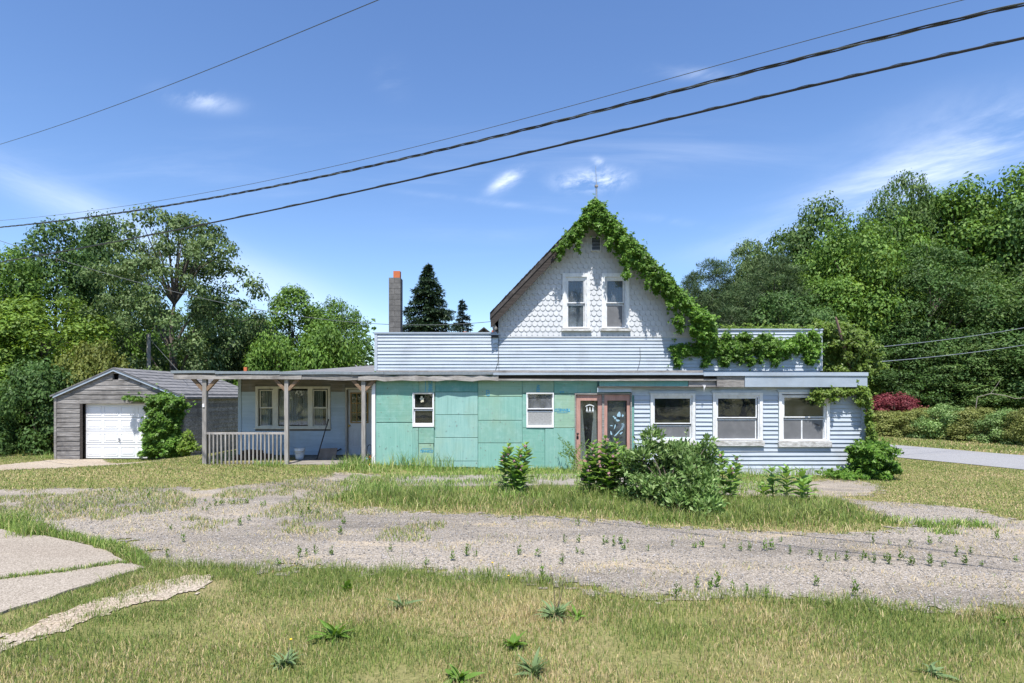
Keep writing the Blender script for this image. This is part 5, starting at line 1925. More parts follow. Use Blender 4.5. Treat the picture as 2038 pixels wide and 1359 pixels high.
def tree_proto(kind, seed):
    key = (kind, seed)
    if key in TREE:
        return TREE[key]
    v, t, cs, rs = tree_arrays(kind, seed)
    Ht = 3.0 if kind == 'shrub' else (11.5 if kind == 'open' else 13 if kind in ('tall', 'ash', 'pine') else 12)
    rng = random.Random(seed)
    mb = MB()
    tr0 = {'open': 0.24, 'shrub': 0.05}.get(kind, 0.2)
    lean = [(rng.uniform(-0.02, 0.02) * Ht, rng.uniform(-0.02, 0.02) * Ht) for _ in range(5)]
    hs = [0, 0.12, 0.3, 0.5, 0.74]
    spine = [Vector((lean[i][0] * i * 0.5, lean[i][1] * i * 0.5, hs[i] * Ht - (0.3 if i == 0 else 0))) for i in range(5)]
    mb.tube(spine, [tr0 * 1.25, tr0, tr0 * 0.8, tr0 * 0.5, tr0 * 0.15], 9)
    order = list(range(len(cs)))
    rng.shuffle(order)
    for k in order[:{'open': 46, 'shrub': 16}.get(kind, 26)]:
        c = Vector(cs[k])
        f = min(0.66, max(0.16, (c.z / Ht) - 0.22))
        i = max(j for j in range(5) if hs[j] <= f)
        b = spine[i].lerp(spine[min(i + 1, 4)], 0.4)
        if b.z > c.z - 0.1:
            b = spine[max(0, i - 1)]
        m = b.lerp(c, 0.5) + Vector((0, 0, 0.06 * Ht * rng.uniform(0.1, 1)))
        r0 = tr0 * rng.uniform(0.22, 0.42)
        mb.tube([b, b.lerp(m, 0.5) + Vector((rng.uniform(-.1, .1), rng.uniform(-.1, .1), 0)), m, c], [r0, r0 * 0.75, r0 * 0.5, r0 * 0.12], 6)
    TREE[key] = (v, t, mb, Ht, {'open': 9, 'shrub': 4, 'tall': 7, 'ash': 8, 'pine': 6}.get(kind, 8))
    return TREE[key]


MESHCACHE = {}


def place_tree(name, label, kind, seed, leaf, px, top, Y, wpx, group, cat='tree', rot=None, base=None, depth=None, bark='bark'):
    X = PX(px, Y)
    zb = float(gz(X, Y)) if base is None else base
    v, t, mb, Ht, W = tree_proto(kind, seed)
    o = thing(name, label, cat, (X, Y, zb), group)
    zs = (PZ(top, Y) - zb) / (Ht * 1.0)
    xs = wpx / F * Y / (W * 1.08)
    o.scale = (xs, xs if depth is None else depth, zs)
    o.rotation_euler = (0, 0, rot if rot is not None else random.uniform(0, 6.28))
    for pn, mat in (('trunk', bark), ('crown', leaf)):
        key = (kind, seed, pn, mat)
        if key not in MESHCACHE:
            if pn == 'trunk':
                me = bpy.data.meshes.new('trunk')
                me.from_pydata(mb.v, [], mb.f)
                me.materials.append(M[mat])
                MESHCACHE[key] = me
            else:
                ob = trimesh('crown', v, t, mat)
                MESHCACHE[key] = ob.data
                bpy.data.objects.remove(ob)
        c = bpy.data.objects.new(pn, MESHCACHE[key])
        COL.objects.link(c)
        c.parent = o
    return o


GW, GL_ = 'woodland trees on the right', 'trees behind the garage'
trees = [
    # name, label, kind, seed, leaf, px, top, Y, width
    ('maple_tree', 'tree cut off by the left picture edge, paler than its tall neighbour', 'maple', 1, 'leaf_maple', -5, 474, 31, 190, GL_),
    ('maple_tree', 'tallest dark maple left of the open-branched tree', 'tall', 2, 'leaf_dark', 112, 428, 34, 200, GL_),
    ('broadleaf_tree', 'dark tree filling the gap between the tall maple and the open-branched tree', 'tall', 3, 'leaf_dark', 205, 425, 39, 150, GL_),
    ('cottonwood_tree', 'open-branched grey-green tree with visible limbs behind the garage', 'open', 4, 'leaf_grey', 345, 418, 33, 315, GL_),
    ('maple_tree', 'bright low maple at far left below the tall dark one', 'maple', 5, 'leaf_lime', 90, 590, 29.5, 280, GL_),
    ('broadleaf_tree', 'low tree at the left edge under the pale maple', 'maple', 1, 'leaf_maple', -40, 610, 28.5, 190, GL_),
    ('sumac_shrub', 'yellow-green feathery sumac just left of the garage ridge', 'shrub', 6, 'leaf_yellow', 190, 684, 27.8, 150, GL_),
    ('overgrown_bush', 'big overgrown dark bush left of the garage wall', 'shrub', 7, 'leaf_dark', 70, 725, 26.2, 190, GL_),
    ('overgrown_bush', 'bright leafy bush topping the dark bush at far left', 'shrub', 8, 'leaf_maple', 0, 728, 27.2, 190, GL_),
    ('overgrown_bush', 'low bush at the left edge beside the lawn', 'shrub', 6, 'leaf_dark', -20, 800, 25.3, 130, GL_),
    ('broadleaf_tree', 'mid-green tree behind the right limbs of the open-branched tree', 'maple', 9, 'leaf_dark', 440, 592, 47, 190, GL_),
    ('broadleaf_tree', 'dark tree low behind the utility pole', 'maple', 5, 'leaf_dark', 285, 600, 41, 190, GL_),
    ('overgrown_bush', 'lime-green bush right of the utility pole above the garage roof', 'shrub', 8, 'leaf_lime', 400, 655, 36, 150, GL_),
    ('overgrown_bush', 'dark bush directly behind the utility pole', 'shrub', 7, 'leaf_maple', 290, 670, 37, 160, GL_),
    ('maple_tree', 'pointed maple left of the block chimney, taller of a pair', 'tall', 9, 'leaf_maple', 588, 568, 38, 175, GL_),
    ('maple_tree', 'rounded maple beside the block chimney, shorter of a pair', 'maple', 10, 'leaf_maple', 672, 595, 40, 120, GL_),
    ('overgrown_bush', 'pale grey-green bush below the pointed maple on its left', 'shrub', 6, 'leaf_grey', 520, 645, 36, 130, GL_),
    ('overgrown_bush', 'bright bush over the porch roof under the pair of maples', 'shrub', 7, 'leaf_maple', 640, 655, 35, 180, GL_),
    ('overgrown_bush', 'leafy bush above the porch roof below the pointed maple', 'shrub', 8, 'leaf_maple', 545, 668, 34, 150, GL_),
    ('pine_tree', 'dark pine rising just right of the vine-clad gable', 'pine', 11, 'needle_pine', 1415, 512, 46, 187, GW),
    ('pine_tree', 'small far pine half hidden by the vine-clad gable', 'pine', 12, 'needle_pine', 1372, 550, 52, 112, GW),
    ('pine_tree', 'broad bristly dark pine in the middle of the right-hand woods', 'pine', 12, 'needle_pine', 1540, 500, 42, 212, GW),
    ('pine_tree', 'dark pine low above the parapet creeper', 'pine', 11, 'needle_pine', 1470, 560, 40, 187, GW),
    ('broadleaf_tree', 'silvery-leaved tree between the dark pines', 'ash', 13, 'leaf_grey', 1490, 468, 47, 162, GW),
    ('broadleaf_tree', 'round-topped tree behind the bristly pine', 'maple', 10, 'leaf_mid', 1632, 408, 50, 212, GW),
    ('broadleaf_tree', 'windblown tree with the topmost crown left of the picture corner trees', 'ash', 14, 'leaf_mid', 1790, 340, 46, 231, GW),
    ('maple_tree', 'lighter maple between the bristly pine and the windblown tree', 'maple', 5, 'leaf_maple', 1690, 432, 43, 218, GW),
    ('broadleaf_tree', 'tree with shaggy top between windblown tree and right edge', 'tall', 3, 'leaf_maple', 1905, 364, 45, 237, GW),
    ('broadleaf_tree', 'highest tree at the right picture edge', 'tall', 2, 'leaf_maple', 2025, 318, 43, 237, GW),
    ('broadleaf_tree', 'tree cut off by the right picture edge', 'maple', 1, 'leaf_dark', 2130, 340, 40, 275, GW),
    ('broadleaf_tree', 'green tree rising behind the leaning vine-clad snag', 'maple', 9, 'leaf_maple', 1650 , 560, 41, 187, GW),
    ('maple_tree', 'bright maple in the right woods above the leaning snag', 'tall', 9, 'leaf_lime', 1725, 500, 42, 225, GW),
    ('broadleaf_tree', 'grey-green tree in front of the right woods, mid-height', 'ash', 13, 'leaf_dark', 1850, 480, 40, 287, GW),
    ('broadleaf_tree', 'large dense tree below the highest tree at the right edge', 'ash', 14, 'leaf_mid', 1990, 520, 39, 312, GW),
    ('broadleaf_tree', 'dark low tree over the red shrub', 'ash', 14, 'leaf_dark', 1790, 640, 39.5, 237, GW),
    ('broadleaf_tree', 'low spreading tree above the roadside hedge', 'ash', 13, 'leaf_mid', 1925, 655, 38, 262, GW),
    ('broadleaf_tree', 'low tree leaning in from the right edge over the hedge', 'maple', 10, 'leaf_dark', 2065, 600, 37, 237, GW),
    ('broadleaf_tree', 'dark tree over the roof behind the parapet creeper', 'maple', 9, 'leaf_dark', 1570, 580, 38, 175, GW),
    ('broadleaf_tree', 'mid-green tree filling the gap between pine and round-topped tree', 'maple', 1, 'leaf_mid', 1560, 455, 52, 190, GW),
    ('broadleaf_tree', 'tree just behind the windblown crown on its right', 'maple', 9, 'leaf_maple', 1850, 400, 50, 210, GW),
    ('broadleaf_tree', 'green tree wedged between the shaggy top and the highest tree', 'maple', 10, 'leaf_mid', 1965, 385, 46, 200, GW),
    ('broadleaf_tree', 'dense tree in the heart of the right-hand woods', 'maple', 5, 'leaf_maple', 1770, 440, 45, 220, GW),
    ('broadleaf_tree', 'low green tree behind the parapet end', 'maple', 1, 'leaf_maple', 1600, 520, 44, 170, GW),
    ('broadleaf_tree', 'dark green tree right of the small far pine', 'maple', 9, 'leaf_dark', 1440, 570, 50, 150, GW),
]
for nm, lab, kind, seed, leaf, px, top, Y, w, grp in trees:
    place_tree(nm, lab, kind, seed, leaf, px, top, Y, w, grp, 'bush' if 'bush' in nm or 'shrub' in nm else 'tree')

# shrubs along the side road
hedge = [('spreading green hedge shrub beside the red shrub, at the corner of the house', 'leaf_olive', 1768, 818, 868, 120),
         ('olive hedge shrub, second along the road from the house', 'leaf_olive', 1830, 815, 872, 110),
         ('hedge shrub with upright pale shoots, third from the house', 'leaf_bush', 1885, 806, 876, 110),
         ('rounded olive hedge shrub, fourth from the house', 'leaf_olive', 1945, 812, 880, 115),
         ('greener hedge shrub, fifth along the road from the house', 'leaf_bush', 2000, 818, 885, 105),
         ('hedge shrub cut by the right picture edge', 'leaf_olive', 2050, 812, 890, 110)]
for i, (lab, lf, px, top, base, w) in enumerate(hedge):
    g = G(px, base)
    place_tree('hedge_shrub', lab, 'shrub', (6, 7, 8)[i % 3], lf, px, top, g[1] + 0.9, w, 'shrubs along the side road', 'shrub')
place_tree('red_shrub', 'dark red smoke bush behind the hedge shrubs', 'shrub', 8, 'leaf_red', 1780, 784, 35.5, 120, None, 'shrub')

# trees across the road behind the camera, mirrored in the window glass
for i, x in enumerate((-22, -12.5, -4, 5.5, 14, 24)):
    k = ('maple', 'tall', 'maple', 'ash', 'tall', 'maple')[i]
    s = (1, 2, 5, 13, 3, 9)[i]
    lf = ('leaf_dark', 'leaf_maple', 'leaf_dark', 'leaf_dark', 'leaf_maple', 'leaf_dark')[i]
    o = place_tree('roadside_tree', ORD[i] + ' tree from the left across the front road, mirrored in windows', k, s, lf, 1019, 500, 20, 300, 'trees mirrored in the windows')
    o.location = (x, -24 - (i % 3) * 3, 0)
    o.scale = (1.15, 1.15, 0.95)


# ---- spruces
def spruce(label, px, top, Y, wpx, leaf, seed, nlev=52):
    rng = np.random.default_rng(seed)
    X = PX(px, Y)
    Ht = PZ(top, Y)
    R0 = wpx / F * Y / 2
    o = thing('spruce_tree', label, 'tree', (X, Y, 0), 'spruces beside the chimney')
    MB().tube([(X, Y, -0.3), (X, Y, Ht * 0.6), (X, Y, Ht)], [0.22, 0.12, 0.02], 8).build('trunk', 'bark', o)
    ps, ds, ns, ls = [], [], [], []
    br = MB()
    for i in range(nlev):
        u = (i + rng.uniform(-0.3, 0.3)) / nlev
        u = min(max(u, 0.0), 0.99)
        z = Ht * (0.10 + 0.90 * u)
        R = R0 * 1.25 * (1 - u) ** 0.9 * rng.uniform(0.72, 1.15) + 0.06
        nb = int(9 + 6 * (1 - u))
        for b in range(nb):
            a = rng.random() * 2 * math.pi
            L = R * rng.uniform(0.72, 1.1)
            droop = 0.22 * L
            m = max(4, int(L / 0.085))
            t = rng.random(m * 7) ** 0.75
            zz = z - droop * t ** 1.4 + 0.16 * L * np.maximum(0, t - 0.72)
            base = np.stack([X + np.cos(a) * L * t, Y + np.sin(a) * L * t, zz], 1)
            side = np.array([-math.sin(a), math.cos(a), 0])
            sw = rng.normal(size=len(t)) * 0.16 * (1 - t * 0.5) * L ** 0.5
            base = base + side * sw[:, None] + np.stack([0 * t, 0 * t, -np.abs(sw) * 0.5], 1)
            dd = np.array([math.cos(a), math.sin(a), -0.25]) + rng.normal(size=(len(t), 3)) * 0.55
            ps.append(base)
            ds.append(dd)
            ns.append(np.tile([0, 0, 1.0], (len(t), 1)) + rng.normal(size=(len(t), 3)) * 0.3)
            ls.append(rng.uniform(0.14, 0.30, len(t)))
    p, d, nn, l = np.concatenate(ps), np.concatenate(ds), np.concatenate(ns), np.concatenate(ls)
    p = p - np.array([0, 0, 0])
    v, t = leaf_arrays(p, d, nn, l, l * 0.34, 0.15)
    trimesh('crown', v, t, leaf, o)
    return o


spruce('large dark spruce just right of the block chimney', 852, 522, 41, 215, 'needle', 5)
spruce('small bluish spruce right of the large dark spruce', 921, 595, 50, 105, 'needle_blue', 6, 34)

# leafless branch tips between the tree groups
o = thing('bare_sapling', 'bare twiggy sapling between the open-branched tree and pointed maple', 'tree', (PX(517, 37), 37, 0))
mb = MB()
for k, (a, b) in enumerate((((517, 650), (505, 607)), ((517, 655), (521, 615)), ((514, 645), (500, 622)), ((518, 650), (529, 618)), ((508, 622), (500, 610)))):
    p0, p1 = Vector(pf(a[0], a[1], 37)), Vector(pf(b[0], b[1], 37))
    mb.tube([p0, p0.lerp(p1, 0.5) + Vector((0.05, 0, 0)), p1], [0.03, 0.02, 0.006], 5)
mb.build('branch', 'bark_pale', o)
MB().tube([(PX(517, 37), 37, -0.4), pf(516, 700, 37), pf(517, 650, 37)], [0.08, 0.06, 0.035], 6).build('trunk', 'bark_pale', o)
# pale dead limbs under the right-hand trees
o = thing('dead_branch', 'pale crooked dead limb low in the right-hand woods', 'branch', pf(1990, 880, 34.3))
MB().tube([pf(1935, 868, 34.6), pf(1945, 790, 34.4), pf(1972, 783, 34.3), pf(2000, 787, 34.2), pf(2020, 793, 34.2), pf(2060, 790, 34.2)], [0.03, 0.024, 0.02, 0.018, 0.015, 0.008], 6).build('limb', 'bark_pale', o)
MB().tube([pf(1972, 783, 34.3), pf(1985, 765, 34.3), pf(1993, 752, 34.4)], [0.012, 0.009, 0.004], 5).build('twig', 'bark_pale', o)

# far wood closing the horizon
rng = np.random.default_rng(77)
vs_, ts_, off = [], [], 0
for i in range(90):
    Yf = rng.uniform(74, 100)
    Xf = rng.uniform(-140, 120)
    pxf = 1019 + Xf / Yf * F
    hmax = 6.5 if 700 < pxf < 1010 else 9.0
    if 690 < pxf < 760:
        hmax = 10.5
    hh = rng.uniform(0.75, 1.0) * hmax
    w = rng.uniform(5, 9)
    n = 900
    d = rand_unit(n, rng)
    d[:, 2] = np.abs(d[:, 2])
    wob = 1 + 0.25 * np.sin(d[:, 0] * 5 + i) * np.cos(d[:, 1] * 4 + d[:, 2] * 6)
    p = np.array([Xf, Yf, 0.3]) + d * np.array([w / 2, w / 2, hh]) * wob[:, None] * rng.uniform(0.85, 1.05, (n, 1))
    nn = unit(d + [0, 0, 0.5] + rng.normal(size=(n, 3)) * 0.4)
    dr = unit(np.cross(nn, rand_unit(n, rng)) + [0, 0, -0.3])
    l = rng.uniform(0.45, 0.9, n)
    v, t = leaf_arrays(p, dr, nn, l, l * 0.65)
    vs_.append(v)
    ts_.append(t + off)
    off += len(v)
fw = trimesh('far_wood', np.concatenate(vs_), np.concatenate(ts_), 'leaf_dark')
tag(fw, 'low far-off wood along the horizon', 'woods', kind='stuff')


# ------------------------------------------------------------------ creepers
def creeper(name, label, blobs, Y, n, lsize, leaf, depth=0.22, stems=(), group='creepers on the buildings', seed=0, yf=None, cat='vine', hang=0.7):
    """leaves in overlapping blobs (px, py, rx, ry) on a wall plane, tips hanging down"""
    rng = np.random.default_rng(100 + seed)
    b = np.array(blobs, float)
    area = b[:, 2] * b[:, 3]
    ci = rng.choice(len(b), n, p=area / area.sum())
    a = rng.random(n) * 2 * math.pi
    r = np.sqrt(rng.random(n)) * (1 + 0.22 * np.sin(3 * a + ci * 1.7) + 0.12 * np.sin(7 * a + ci))
    ppx = b[ci, 0] + np.cos(a) * r * b[ci, 2] + rng.normal(size=n) * 0.8
    ppy = b[ci, 1] + np.sin(a) * r * b[ci, 3] + rng.normal(size=n) * 0.8
    Yb = Y if yf is None else yf(ppx, ppy)
    bulge = depth * (1 - np.clip(r, 0, 1) ** 2) * (0.55 + 0.9 * vnoise(ppx / 9.0, ppy / 9.0, seed))
    yy = Yb - 0.02 - bulge * rng.random(n) ** 0.5
    stray = rng.random(n) < 0.14
    ppx = ppx + stray * rng.normal(size=n) * 5.0
    ppy = ppy + stray * rng.normal(size=n) * 6.0
    p = np.stack([(ppx - 1019) / F * Yb, yy, H - (ppy - HOR) / F * Yb], 1)
    nrm = unit(np.array([0, -1.0, 0.75]) + rng.normal(size=(n, 3)) * 0.48)
    d = unit(np.array([0, -0.25, -hang]) + rng.normal(size=(n, 3)) * 0.55)
    l = lsize * rng.uniform(0.6, 1.3, n)
    # three leaflets for each leaf
    V, T, off = [], [], 0
    s = unit(np.cross(d, nrm))
    for k, ang in enumerate((-0.75, 0.0, 0.75)):
        dk = unit(d * math.cos(ang) + s * math.sin(ang))
        v, t = leaf_arrays(p, dk, nrm, l * (1.0 if k == 1 else 0.82), l * 0.42, 0.12)
        V.append(v)
        T.append(t + off)
        off += len(v)
    Y0 = float(np.mean(Yb))
    o = thing(name, label, cat, (PX(b[:, 0].mean(), Y0), Y0, max(-0.4, PZ(b[:, 1].max(), Y0))), group)
    trimesh('leaves', np.concatenate(V), np.concatenate(T), leaf, o)
    mb = MB()
    for st in stems:
        pts = [(PX(x, Y0), Y0 - 0.03, PZ(y, Y0)) for x, y in st]
        mb.tube(pts, [0.02] * (len(pts) - 1) + [0.008], 5)
    if stems:
        mb.build('stem', 'bark', o)
    return o


# on the right rake of the gable and round the peak
YV = YR - 0.02
bl = []
for t in np.linspace(0, 1, 17):
    x = 1187 + (1408 - 1187) * t
    yr = 402 + (x - 1185.5) * slope
    thick = 15 + 9 * math.sin(math.pi * min(1, t * 1.2)) + random.uniform(-3, 4)
    bl.append((x - 4, yr + thick * 0.62 + 3, 17, thick))
for _ in range(14):                     # hanging fringe
    t = random.uniform(0.05, 0.95)
    x = 1187 + 215 * t
    yr = 402 + (x - 1185.5) * slope
    bl.append((x - random.uniform(4, 14), yr + 34 + random.uniform(0, 14), random.uniform(3, 6), random.uniform(7, 16)))
bl += [(1186, 412, 15, 14), (1176, 424, 14, 16), (1165, 440, 13, 16), (1152, 458, 12, 13), (1139, 470, 12, 12), (1128, 482, 10, 12), (1117, 494, 7, 13), (1114, 508, 4, 9),
       (1150, 484, 5, 14), (1148, 496, 3, 6), (1165, 446, 8, 9), (1105, 498, 7, 3), (1197, 432, 12, 16), (1208, 448, 8, 12),
       (1247, 530, 6, 8), (1245, 548, 8, 6), (1350, 640, 10, 16), (1352, 655, 4, 10), (1400, 640, 20, 26), (1412, 665, 13, 20), (1395, 660, 16, 20)]
creeper('climbing_vine', 'thick creeper draped over the peak and right slope of the gable', bl, YV, 11000, 0.088, 'leaf_vine', 0.22,
        [[(1410, 668), (1380, 610), (1330, 555), (1270, 492), (1215, 432), (1187, 412)]], seed=1,
        yf=lambda a, b: np.where(b > 640, YV + 0.1, YV))
bl = [(1412, 690, 15, 24), (1404, 668, 14, 14)]
for t in np.linspace(0, 1, 20):
    x = 1345 + 275 * t
    bl.append((x, 690 + 4 * math.sin(t * 19) + (4 if t < 0.2 else 0), 12, (10 if t < 0.2 else 18) + random.uniform(-4, 4)))
for _ in range(16):
    x = random.uniform(1345, 1615)
    bl.append((x, 712 + random.uniform(-2, 8), random.uniform(2.5, 5), random.uniform(7, 13)))
bl += [(1346, 705, 5, 16), (1349, 722, 3, 8), (1400, 722, 3, 10), (1445, 668, 10, 6), (1480, 668, 12, 6), (1520, 670, 12, 5), (1590, 672, 13, 8), (1618, 672, 10, 14), (1612, 700, 9, 14)]
creeper('climbing_vine', 'band of creeper hanging along the right parapet', bl, YU - 0.02, 9800, 0.085, 'leaf_vine', 0.20,
        [[(1350, 690), (1450, 686), (1540, 690), (1620, 686)]], seed=2)
bl = [(1440 + 9 * k, 655 - 1.5 * math.sin(k), 8, 4) for k in range(20)]
creeper('climbing_vine', 'thin fringe of creeper along the top of the right parapet', bl, YU + 0.40, 1300, 0.085, 'leaf_vine_y', 0.15, seed=3)
bl = [(1625, 652, 22, 12), (1648, 665, 26, 18), (1672, 690, 28, 26), (1660, 712, 26, 24), (1690, 705, 18, 26), (1650, 735, 24, 16), (1680, 735, 24, 14), (1668, 655, 8, 16), (1676, 672, 12, 20), (1690, 725, 20, 20), (1700, 668, 12, 12), (1730, 730, 12, 12), (1705, 738, 16, 10),
      (1712, 690, 14, 14), (1722, 712, 10, 14), (1640, 690, 12, 20)]
creeper('climbing_vine', 'yellow-tipped creeper smothering the leaning snag behind the house corner', bl, 18.6, 7000, 0.10, 'leaf_vine_y', 0.9, seed=4)
sn = thing('leaning_snag', 'rusty brown bare snag leaning out of the creeper behind the house corner', 'snag', (PX(1692, 18.9), 18.9, 0))
MB().tube([(PX(1700, 18.2), 18.2, -0.4), pf(1694, 745, 18.15), pf(1683, 700, 17.95), pf(1672, 662, 17.75), pf(1664, 634, 17.7), pf(1663, 630, 17.7)], [0.08, 0.065, 0.05, 0.04, 0.03, 0.012], 8).build('trunk', 'rust', sn)
bl = [(1625, 781, 10, 6), (1640, 783, 13, 8), (1655, 780, 13, 8), (1672, 778, 13, 8), (1688, 778, 10, 8), (1620, 790, 6, 5), (1628, 797, 5, 6), (1610, 792, 4, 3), (1655, 790, 4, 6)]
creeper('climbing_vine', 'short creeper hanging under the canopy above the last window', bl, YF - 0.10, 1100, 0.085, 'leaf_vine_y', 0.2, seed=5)
bl = [(1712, 775, 14, 9), (1716, 786, 13, 10), (1709, 797, 8, 9), (1722, 800, 5, 12), (1726, 822, 4, 16), (1727, 850, 5, 18), (1732, 870, 7, 14)]
creeper('climbing_vine', 'creeper climbing the right corner post to the canopy end', bl, YF - 0.14, 1500, 0.085, 'leaf_vine_y', 0.2,
        [[(1735, 930), (1728, 860), (1725, 810), (1716, 780)]], seed=6)
bl = [(1725, 905, 32, 24), (1705, 915, 18, 26), (1745, 925, 28, 22), (1718, 938, 26, 14), (1690, 942, 22, 9), (1665, 941, 20, 7), (1640, 937, 12, 4), (1700, 890, 14, 12), (1735, 888, 16, 14)]
creeper('creeper_mound', 'mound of creeper at the foot of the right house corner', bl, YF - 0.25, 5000, 0.095, 'leaf_vine', 0.85, seed=7)
bl = [(330, 795, 30, 13), (345, 806, 26, 16), (328, 820, 32, 20), (322, 845, 33, 22), (318, 868, 30, 20), (322, 888, 34, 16), (340, 840, 26, 26), (352, 880, 18, 22), (310, 800, 14, 8),
      (285, 793, 16, 3.5), (262, 791, 12, 2.5), (296, 900, 14, 6), (345, 900, 18, 8), (298, 850, 8, 10), (362, 797, 10, 8)]
creeper('climbing_vine', 'thick creeper covering the right corner of the garage', bl, YG - 0.04, 8500, 0.12, 'leaf_vine', 0.55,
        [[(325, 905), (322, 850), (335, 800), (290, 793), (250, 790)]], seed=8)
bl = [(385, 890, 14, 8), (378, 875, 8, 14), (372, 890, 12, 14)]
creeper('weedy_growth', 'weedy sprays at the foot of the garage side wall', bl, YG - 0.3, 420, 0.14, 'leaf_vine_y', 0.4, seed=9, cat='weeds', hang=-0.3)


# ------------------------------------------------------------------ plants in front of the house
def bush(label, blobs, leaf, n, lsize, seed, base):
    rng = np.random.default_rng(seed)
    b = np.array(blobs, float)          # x, y, z, r (metres)
    w = b[:, 3] ** 2
    ci = rng.choice(len(b), n, p=w / w.sum())
    d = rand_unit(n, rng)
    d[:, 2] = np.where(rng.random(n) < 0.75, np.abs(d[:, 2]), d[:, 2])
    rad = b[ci, 3] * (0.55 + 0.5 * rng.random(n) ** 0.5) * (1 + 0.18 * rng.normal(size=n))
    p = b[ci, :3] + d * rad[:, None]
    p[:, 2] = np.maximum(p[:, 2], base[2] + 0.03)
    nrm = unit(d + [0, 0, 0.6] + rng.normal(size=(n, 3)) * 0.5)
    dr = unit(d * 0.7 + [0, 0, 0.55] + rng.normal(size=(n, 3)) * 0.55)
    l = lsize * rng.uniform(0.6, 1.3, n)
    v, t = leaf_arrays(p, dr, nrm, l, l * 0.42, 0.2)
    # upright shoots break the outline
    SP, SD = [], []
    for q in range(80):
        k = rng.integers(0, len(b))
        dd0 = unit(np.array([rng.normal() * 0.7, rng.normal() * 0.7, abs(rng.normal()) * 0.9 + 0.25]))
        st0 = b[k, :3] + dd0 * b[k, 3] * 0.8
        for tt in np.linspace(0, 1, 16):
            SP.append(st0 + dd0 * (0.24 * tt) + np.array([0, 0, 0.05 * tt]))
            SD.append(dd0 * 0.6 + rng.normal(size=3) * 0.7)
    SP, SD = np.array(SP), np.array(SD)
    l2 = lsize * rng.uniform(0.5, 1.0, len(SP))
    v2, t2 = leaf_arrays(SP, SD, rng.normal(size=SP.shape) * 0.4 + [0, -0.3, 0.8], l2, l2 * 0.42, 0.2)
    t = np.concatenate([t, t2 + len(v)])
    v = np.concatenate([v, v2])
    o = thing('leafy_bush', label, 'bush', base)
    trimesh('foliage', v, t, leaf, o)
    mb = MB()
    for k in range(0, len(b)):
        c = Vector(b[k, :3])
        bb = Vector(base) + Vector((random.uniform(-.15, .15), random.uniform(-.1, .1), -0.05))
        mb.tube([bb, bb.lerp(c, 0.5) + Vector((0, 0, 0.1)), c], [0.018, 0.012, 0.005], 5)
    mb.build('stems', 'bark', o)
    return o


yb = 10.75
B = lambda px, py, Y, r: (PX(px, Y), Y, PZ(py, Y), r)
gb = G(1345, 1012)
rb = random.Random(5)
cl_b = []
for (px, py, Yc, rr, m) in ((1300, 925, 11.1, .34, 9), (1345, 905, 11.2, .38, 10), (1385, 925, 11.0, .36, 9), (1345, 950, 10.8, .44, 12), (1285, 965, 11.0, .30, 7), (1400, 965, 10.6, .36, 9),
                            (1330, 990, 10.5, .36, 8), (1385, 1000, 10.1, .30, 8), (1420, 1005, 10.0, .24, 6), (1400, 1022, 9.85, .2, 5), (1265, 940, 11.2, .25, 6)):
    c0 = B(px, py, Yc, 0)
    for _ in range(m):
        cl_b.append((c0[0] + rb.gauss(0, rr * .62), c0[1] + rb.gauss(0, rr * .45), max(gb[2] + 0.08, c0[2] + rb.gauss(0, rr * .5)), rb.uniform(0.09, 0.19)))
bush('large loose grey-green bush before the first blue-wall window', cl_b, 'leaf_bush', 12500, 0.10, 3, gb)


LEAF_ME = {}


def leaf_mesh(key, mat, length, width, nseg=5, droop=0.25, fold=0.22, wav=0.0, tipw=0.0):
    """single broad leaf along +X, curved down"""
    if key in LEAF_ME:
        return LEAF_ME[key]
    vs, fs = [], []
    for i in range(nseg + 1):
        t = i / nseg
        w = width * math.sin(math.pi * min(1, t * 0.94 + 0.05)) ** 0.75 / 2 if i < nseg else 0.002
        z = -droop * length * t * t
        z2 = z + fold * w + wav * math.sin(i * 2.1) * width
        vs += [(length * t, -w, z2), (length * t, 0, z), (length * t, w, z2)]
    for i in range(nseg):
        a, b = i * 3, i * 3 + 3
        fs += [(a, a + 1, b + 1, b), (a + 1, a + 2, b + 2, b + 1)]
    me = bpy.data.meshes.new('leaf')
    me.from_pydata(vs, [], fs)
    me.materials.append(M[mat])
    me.polygons.foreach_set('use_smooth', [True] * len(me.polygons))
    LEAF_ME[key] = me
    return me


def put_leaf(parent, me, loc, az, pitch, roll, s):
    o = bpy.data.objects.new('leaf', me)
    COL.objects.link(o)
    o.parent = parent
    if parent.type == 'EMPTY':
        o.matrix_parent_inverse = Matrix.Translation(-Vector(parent.location))
    o.rotation_euler = (roll, -pitch, az)
    o.location = loc
    o.scale = (s, s, s)
    return o


